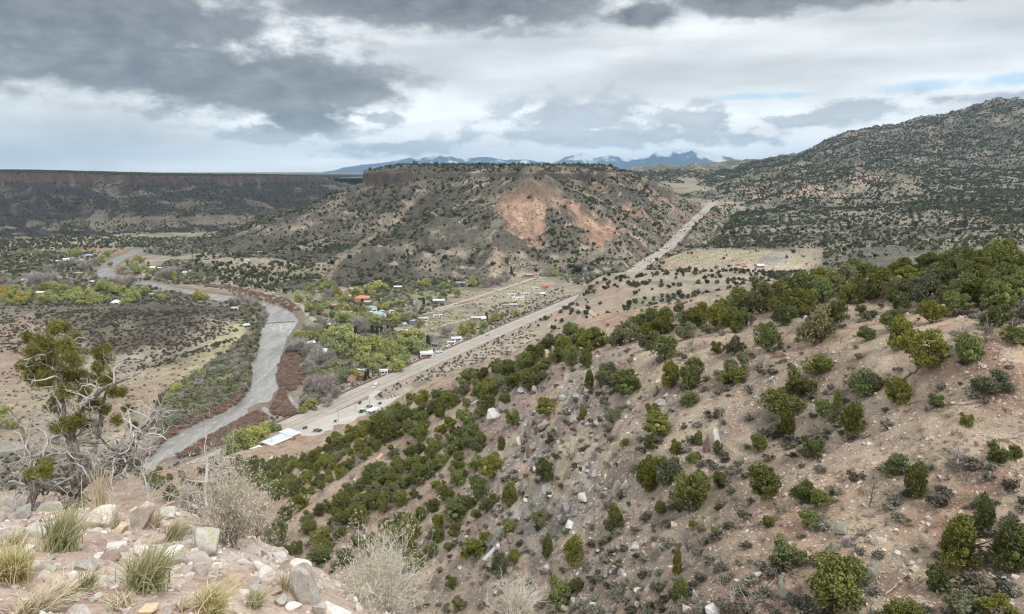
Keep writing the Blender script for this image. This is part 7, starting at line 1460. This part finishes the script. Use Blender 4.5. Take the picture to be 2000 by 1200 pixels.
tuft(230, 1185, 120, 34, M_GRS, 'flattened dry grass below the largest tuft', (-.2, 0), 220, 12, .1)
tuft(350, 1190, 60, 34, M_GRS, 'dry wisps left of the bottom tuft', (.2, 0), 120, 13, .1)
tuft(550, 1150, 60, 40, M_GRS, 'dry wisps against the big pale boulder', (.1, 0), 120, 14, .1)
tuft(60, 1200, 140, 60, M_GRS, 'dry grass at the bottom left corner', (.2, 0), 260, 15, .1)
tuft(300, 1030, 60, 50, M_GRS, 'dry wisps at the foot of the upright boulder', (.2, 0), 110, 16, .1)
# litter of dry stems lying on the ledge
rg = np.random.default_rng(41); n = 2400; x = rg.uniform(-5, 2.0, n); y = rg.uniform(1.8, 8, n); k = fbm(x, y, .7, 2, 61) > .5; x, y = x[k], y[k]; n = len(x); a = rg.uniform(0, 6.28, n); L = rg.uniform(.04, .16, n); c = np.stack([x, y, ledge_h(x, y) + .015], -1); d = np.stack([np.cos(a) * L, np.sin(a) * L, rg.uniform(-.01, .05, n)], -1); q = np.stack([-np.sin(a), np.cos(a), a * 0], -1) * .002
V = np.stack([c - d - q, c - d + q, c + d + q * .3], 1).reshape(-1, 3); link('plant_litter', mesh_np('plant_litter', V, np.arange(len(V)).reshape(-1, 3)), paint((.5, .43, .32), .9, .3, 3), kind='stuff', label='dry stems littering the lookout ledge')

# dry shrubs
M_SHR = paint((.46, .41, .33), .9, .25, 9); M_SHRP = paint((.64, .60, .51), .9, .2, 9); M_SHRD = paint((.25, .21, .165), .9, .25, 9)
F_SHR = foliage('shrub_tip', (.44, .41, .31), (.54, .5, .40), .05)
def dry_shrub(P, w, h, label, mat, seed, stems=26, depth=3, tipmat=None, up=.16, kink=.16, r=.009, nch=(3, 5), tilt=(0, 0)):
    rg = np.random.default_rng(seed); acc = Acc(); tips = []
    for i in range(stems):
        a = rg.uniform(0, 6.28); sp = rg.uniform(.05, 1.0); grow(acc, (rg.normal() * w * .05, rg.normal() * w * .05, -.05), (math.cos(a) * sp * w * .8 / h + tilt[0], math.sin(a) * sp * w * .8 / h + tilt[1], 1.0), h * rg.uniform(.4, .6), r * rg.uniform(.7, 1.2), depth, rg, kink, nch, .58, up, 4, 4, .35, tips)
    root = empty('dry_shrub', P, 0, label, 'shrub', 'dry shrubs on the lookout'); link('stems', acc.mesh('stems', True), mat, root)
    if tipmat is not None:
        C = np.array(tips); V, F = leaves(rg, C, .02, 4, .02, .3, .3, .8); link('seed_heads', mesh_np('seed_heads', V, F), tipmat, root)
    return root
def at1(px, py, t): return at(np.array(px, float), np.array(py, float), np.array(t, float))
P = hit_ledge(455, 1068)[0]; P = at1(458, 1078, 7.2) if np.isnan(P[0]) else P
dry_shrub(P, .34, .86, 'tall dense grey-brown dry shrub at the ledge edge', M_SHR, 51, 34, 3, F_SHR)
dry_shrub(at1(500, 1075, 8.2), .25, .85, 'thin dry shrub behind the tall dense shrub', M_SHRD, 52, 16, 3, F_SHR)
dry_shrub(at1(745, 1225, 6.2), .62, .92, 'broad pale feathery shrub at the bottom centre', M_SHRP, 53, 40, 3, F_SHR, .14)
dry_shrub(at1(690, 1240, 5.6), .45, .52, 'grey-brown shrub left of the broad feathery shrub', M_SHR, 54, 26, 3, F_SHR, .14)
dry_shrub(at1(1008, 1200, 8.5), .85, .62, 'dome-shaped white dry shrub at the bottom edge', M_SHRP, 55, 40, 3, None, .12)
dry_shrub(at1(385, 1020, 9.0), .3, .62, 'dark twiggy shrub left of the tall dense shrub', M_SHRD, 56, 14, 3, None, .1)
dry_shrub(at1(560, 1230, 4.4), .3, .2, 'low dry shrub at the foot of the big pale boulder', M_SHR, 57, 14, 2, None, .1)
dry_shrub(at1(-20, 1010, 9.5), .5, .7, 'pale tangled shrub at the left edge', M_SHRP, 58, 18, 3, None, .08, .24)

# twisted, half-dead juniper
M_BK = None
def barkmat():
    m, g, b = bsdf_mat('juniper_bark', .95, .1); tc = g.new('ShaderNodeNewGeometry'); mp = g.new('ShaderNodeMapping'); g.l.new(tc.outputs['Position'], mp.inputs[0]); mp.inputs['Scale'].default_value = (26, 26, 3.0)
    n = g.noise(mp.outputs[0], 1.6, 6, .65, .6); c = g.mix(g.ramp(n, .34, .66), (.10, .083, .07), (.36, .33, .295)); g.l.new(c, b.inputs['Base Color'])
    bp = g.new('ShaderNodeBump'); bp.inputs['Strength'].default_value = .9; bp.inputs['Distance'].default_value = .03; g.l.new(n, bp.inputs['Height']); g.l.new(bp.outputs[0], b.inputs['Normal']); return m
M_BK = barkmat(); M_SILV = paint((.50, .475, .445), .9, .22, 12); M_DKW = paint((.12, .10, .088), .95, .3, 10)
F_DJ = foliage('lookout_juniper_leaf', (.125, .13, .026), (.235, .225, .05), .05)
def limb_path(pts, n=14, wob=.03, seed=0):
    rg = np.random.default_rng(seed); P = smooth_line(np.array([at1(*p[:3]) for p in pts]), 2); rad = .6 * np.interp(np.linspace(0, 1, len(P)), np.linspace(0, 1, len(pts)), [p[3] for p in pts]); Q = P + rg.normal(size=P.shape) * wob * rad[:, None] * 3; return Q, rad
def fluted(acc, P, rad, seed, sides=14):
    rg = np.random.default_rng(seed); V, F = tube(P, rad, sides); n = len(P); c = np.repeat(P, sides, 0); ph = np.tile(np.arange(sides), n) / sides * 6.28; row = np.repeat(np.arange(n), sides); tw = row * .22
    k = 1 + .22 * np.sin(ph * 3 + tw + rg.uniform(0, 6)) + .13 * np.sin(ph * 5 - tw * 1.6) + rg.normal(size=len(V)) * .05; acc.add(c + (V - c) * k[:, None], F)
dj = empty('dead_juniper', at1(145, 975, 10.2), 0, 'twisted half-dead juniper with silver branches on the left of the lookout', 'tree')
def sub(name, acc, mat, smooth=True, parent=dj):
    o = link(name, acc.mesh(name, smooth), mat, parent); o.matrix_parent_inverse = dj.matrix_world.inverted() if False else o.matrix_parent_inverse; o.location = tuple(-np.array(dj.location)); return o
T = 10.2; acc = Acc()
main = [(150, 1000, T, .17), (150, 960, T, .135), (146, 915, T, .115), (142, 870, T, .105), (135, 845, T, .10), (118, 800, T, .075), (120, 750, T - .1, .06), (112, 700, T, .045), (100, 660, T, .03)]
m2 = [(138, 850, T, .085), (150, 810, T - .1, .06), (175, 780, T - .2, .05), (205, 755, T - .2, .04), (250, 740, T - .1, .02), (275, 728, T, .012)]
m3 = [(155, 950, T, .11), (185, 930, T - .2, .09), (225, 895, T - .3, .075), (260, 870, T - .4, .06), (290, 835, T - .3, .035), (320, 800, T - .3, .02)]
m4 = [(160, 935, T, .07), (185, 880, T + .2, .05), (198, 830, T + .3, .045), (200, 790, T + .3, .03), (215, 745, T + .3, .015)]
m5 = [(40, 1030, T - .8, .10), (58, 985, T - .8, .075), (72, 945, T - .8, .065), (62, 915, T - .8, .05), (55, 880, T - .8, .035), (45, 840, T - .7, .022), (20, 800, T - .7, .012)]
m6 = [(72, 945, T - .8, .05), (95, 955, T - .6, .05), (120, 955, T - .3, .055), (150, 970, T, .06)]
m7 = [(150, 985, T, .1), (120, 990, T - .2, .09), (95, 1000, T - .3, .08), (90, 1020, T - .4, .06), (110, 1030, T - .5, .04)]
trunkp = {}
for k, pts in enumerate((main, m2, m3, m4, m5, m6, m7)):
    Q, rad = limb_path(pts, seed=k); fluted(acc, Q, rad, k); trunkp[k] = (Q, rad)
sub('trunk', acc, M_BK)
rg = np.random.default_rng(99); dk = Acc(); sv = Acc()
def sprout(k, lo, hi, n, L, r, acc_, depth=3, kink=.42, dirn=None):
    Q, rad = trunkp[k]
    for _ in range(n):
        f = rg.uniform(lo, hi); i = min(int(f * (len(Q) - 1)), len(Q) - 2); d = rg.normal(size=3) * .8 + np.array([0, 0, .35]); d[1] *= .7
        if dirn is not None: d = d * .6 + np.array(dirn)
        grow(acc_, Q[i], d, L * rg.uniform(.6, 1.25), min(r, rad[i] * .6) * rg.uniform(.7, 1.1), depth, rg, kink, (2, 4), .62, .03, 5, 6, .25)
sprout(0, .35, 1, 20, .42, .018, sv, 3); sprout(0, .3, .6, 9, .45, .02, sv, 3, dirn=(-.9, 0, .1)); sprout(1, .25, 1, 16, .36, .015, sv, 3); sprout(2, .3, 1, 40, .42, .02, sv, 3, dirn=(.45, 0, .35)); sprout(2, .1, .9, 12, .4, .018, sv, 3, dirn=(.5, 0, -.2)); sprout(3, .3, 1, 12, .35, .014, sv, 3)
sprout(4, .3, 1, 22, .42, .016, sv, 3); sprout(4, .1, .6, 10, .4, .02, sv, 3, dirn=(-.7, 0, .1)); sprout(5, .1, .9, 6, .3, .014, dk, 2); sprout(0, .02, .3, 8, .5, .02, sv, 3, dirn=(.2, -.2, .1)); sprout(6, .1, .9, 9, .4, .018, sv, 3)
sprout(2, .0, .5, 12, .45, .022, dk, 3, dirn=(.6, 0, .25)); sprout(0, .0, .2, 6, .4, .02, dk, 3)
sub('dead_branches', sv, M_SILV); sub('dark_branches', dk, M_DKW)
leafacc = Acc(); twig = Acc()
CL = [(112, 640, 26, 18), (85, 668, 22, 18), (60, 690, 18, 16), (120, 680, 30, 24), (95, 700, 34, 26), (140, 700, 26, 26), (70, 720, 26, 20), (110, 730, 36, 24), (150, 735, 22, 22), (130, 765, 22, 18), (85, 745, 26, 14), (60, 735, 14, 14), (45, 715, 12, 12), (110, 790, 14, 22), (125, 832, 26, 16), (150, 822, 18, 16), (165, 830, 14, 10), (180, 790, 22, 16), (165, 770, 16, 16), (205, 700, 18, 14), (190, 690, 12, 10), (195, 720, 16, 12), (180, 745, 22, 16), (210, 745, 20, 14), (225, 765, 14, 10), (205, 680, 10, 8), (85, 920, 16, 18), (70, 905, 14, 12), (92, 905, 10, 14), (230, 820, 10, 10), (250, 800, 10, 8), (60, 925, 14, 10), (95, 800, 10, 12), (240, 765, 8, 8), (150, 655, 10, 10), (52, 660, 10, 8), (205, 800, 10, 8), (260, 830, 7, 7)]
for px, py, rx, ry in CL:
    t = T + rg.normal() * .22 - (.7 if px < 100 and py > 880 else 0); c = at1(px, py, t); R_ = rx * T / F_PX; n = max(6, int(rx * 2.0)); d = rg.normal(size=(n, 3)); d /= np.linalg.norm(d, axis=1)[:, None]
    C = c + d * np.array([R_, R_ * .8, ry * T / F_PX]) * rg.uniform(.3, 1, (n, 1)); leafacc.add(*leaves(rg, C, .046, 52, .023, .55, .45, .35))
    for q in C[::3]: twig.tube([c + (q - c) * .1 - [0, 0, .05], (c + q) / 2 + rg.normal(size=3) * .02, q], [.006, .004, .002], 3)
cr = sub('crown', leafacc, F_DJ, False); sub('twigs', twig, M_DKW, True)
# second, lower dead trunk right of it
SN = Acc(); rg = np.random.default_rng(123)
sn = empty('dead_bush', at1(395, 1010, 9.2), 0, 'silvery dead branches rising left of the tall dry shrub', 'dead shrub')
for pts in ([(420, 1060, 8.6, .05), (405, 1010, 8.8, .045), (400, 960, 8.9, .04), (405, 915, 9, .035), (402, 890, 9, .02)], [(400, 1010, 8.8, .035), (380, 985, 8.8, .03), (345, 975, 8.8, .02), (300, 1000, 8.7, .012)], [(405, 930, 9, .03), (430, 925, 9, .02), (460, 905, 9, .01)], [(290, 975, 9.2, .025), (285, 940, 9.2, .02), (275, 915, 9.2, .012)]):
    Q, rad = limb_path(pts); SN.tube(Q, rad * .8, 7); trunkp[20] = (Q, rad); sprout(20, .15, 1, 15, .36, .012, SN, 3, .35)
o = link('branches', SN.mesh('branches', True), M_SILV, sn); o.location = tuple(-np.array(sn.location))

# ------------------------------------------------------------------ air
def haze(dens):
    m = bpy.data.materials.new('haze_air'); m.use_nodes = True; g = NT(m.node_tree); g.n.clear(); out = g.new('ShaderNodeOutputMaterial'); v = g.new('ShaderNodeVolumePrincipled')
    v.inputs['Color'].default_value = (.47, .74, 1.0, 1); v.inputs['Density'].default_value = dens; v.inputs['Anisotropy'].default_value = 0.2; g.l.new(v.outputs[0], out.inputs['Volume'])
    MB().box(-29000, 29000, -400, 31500, -40, 1150).build('haze', m, kind='stuff', label='thin blue haze over the whole valley')
haze(3.2e-5)
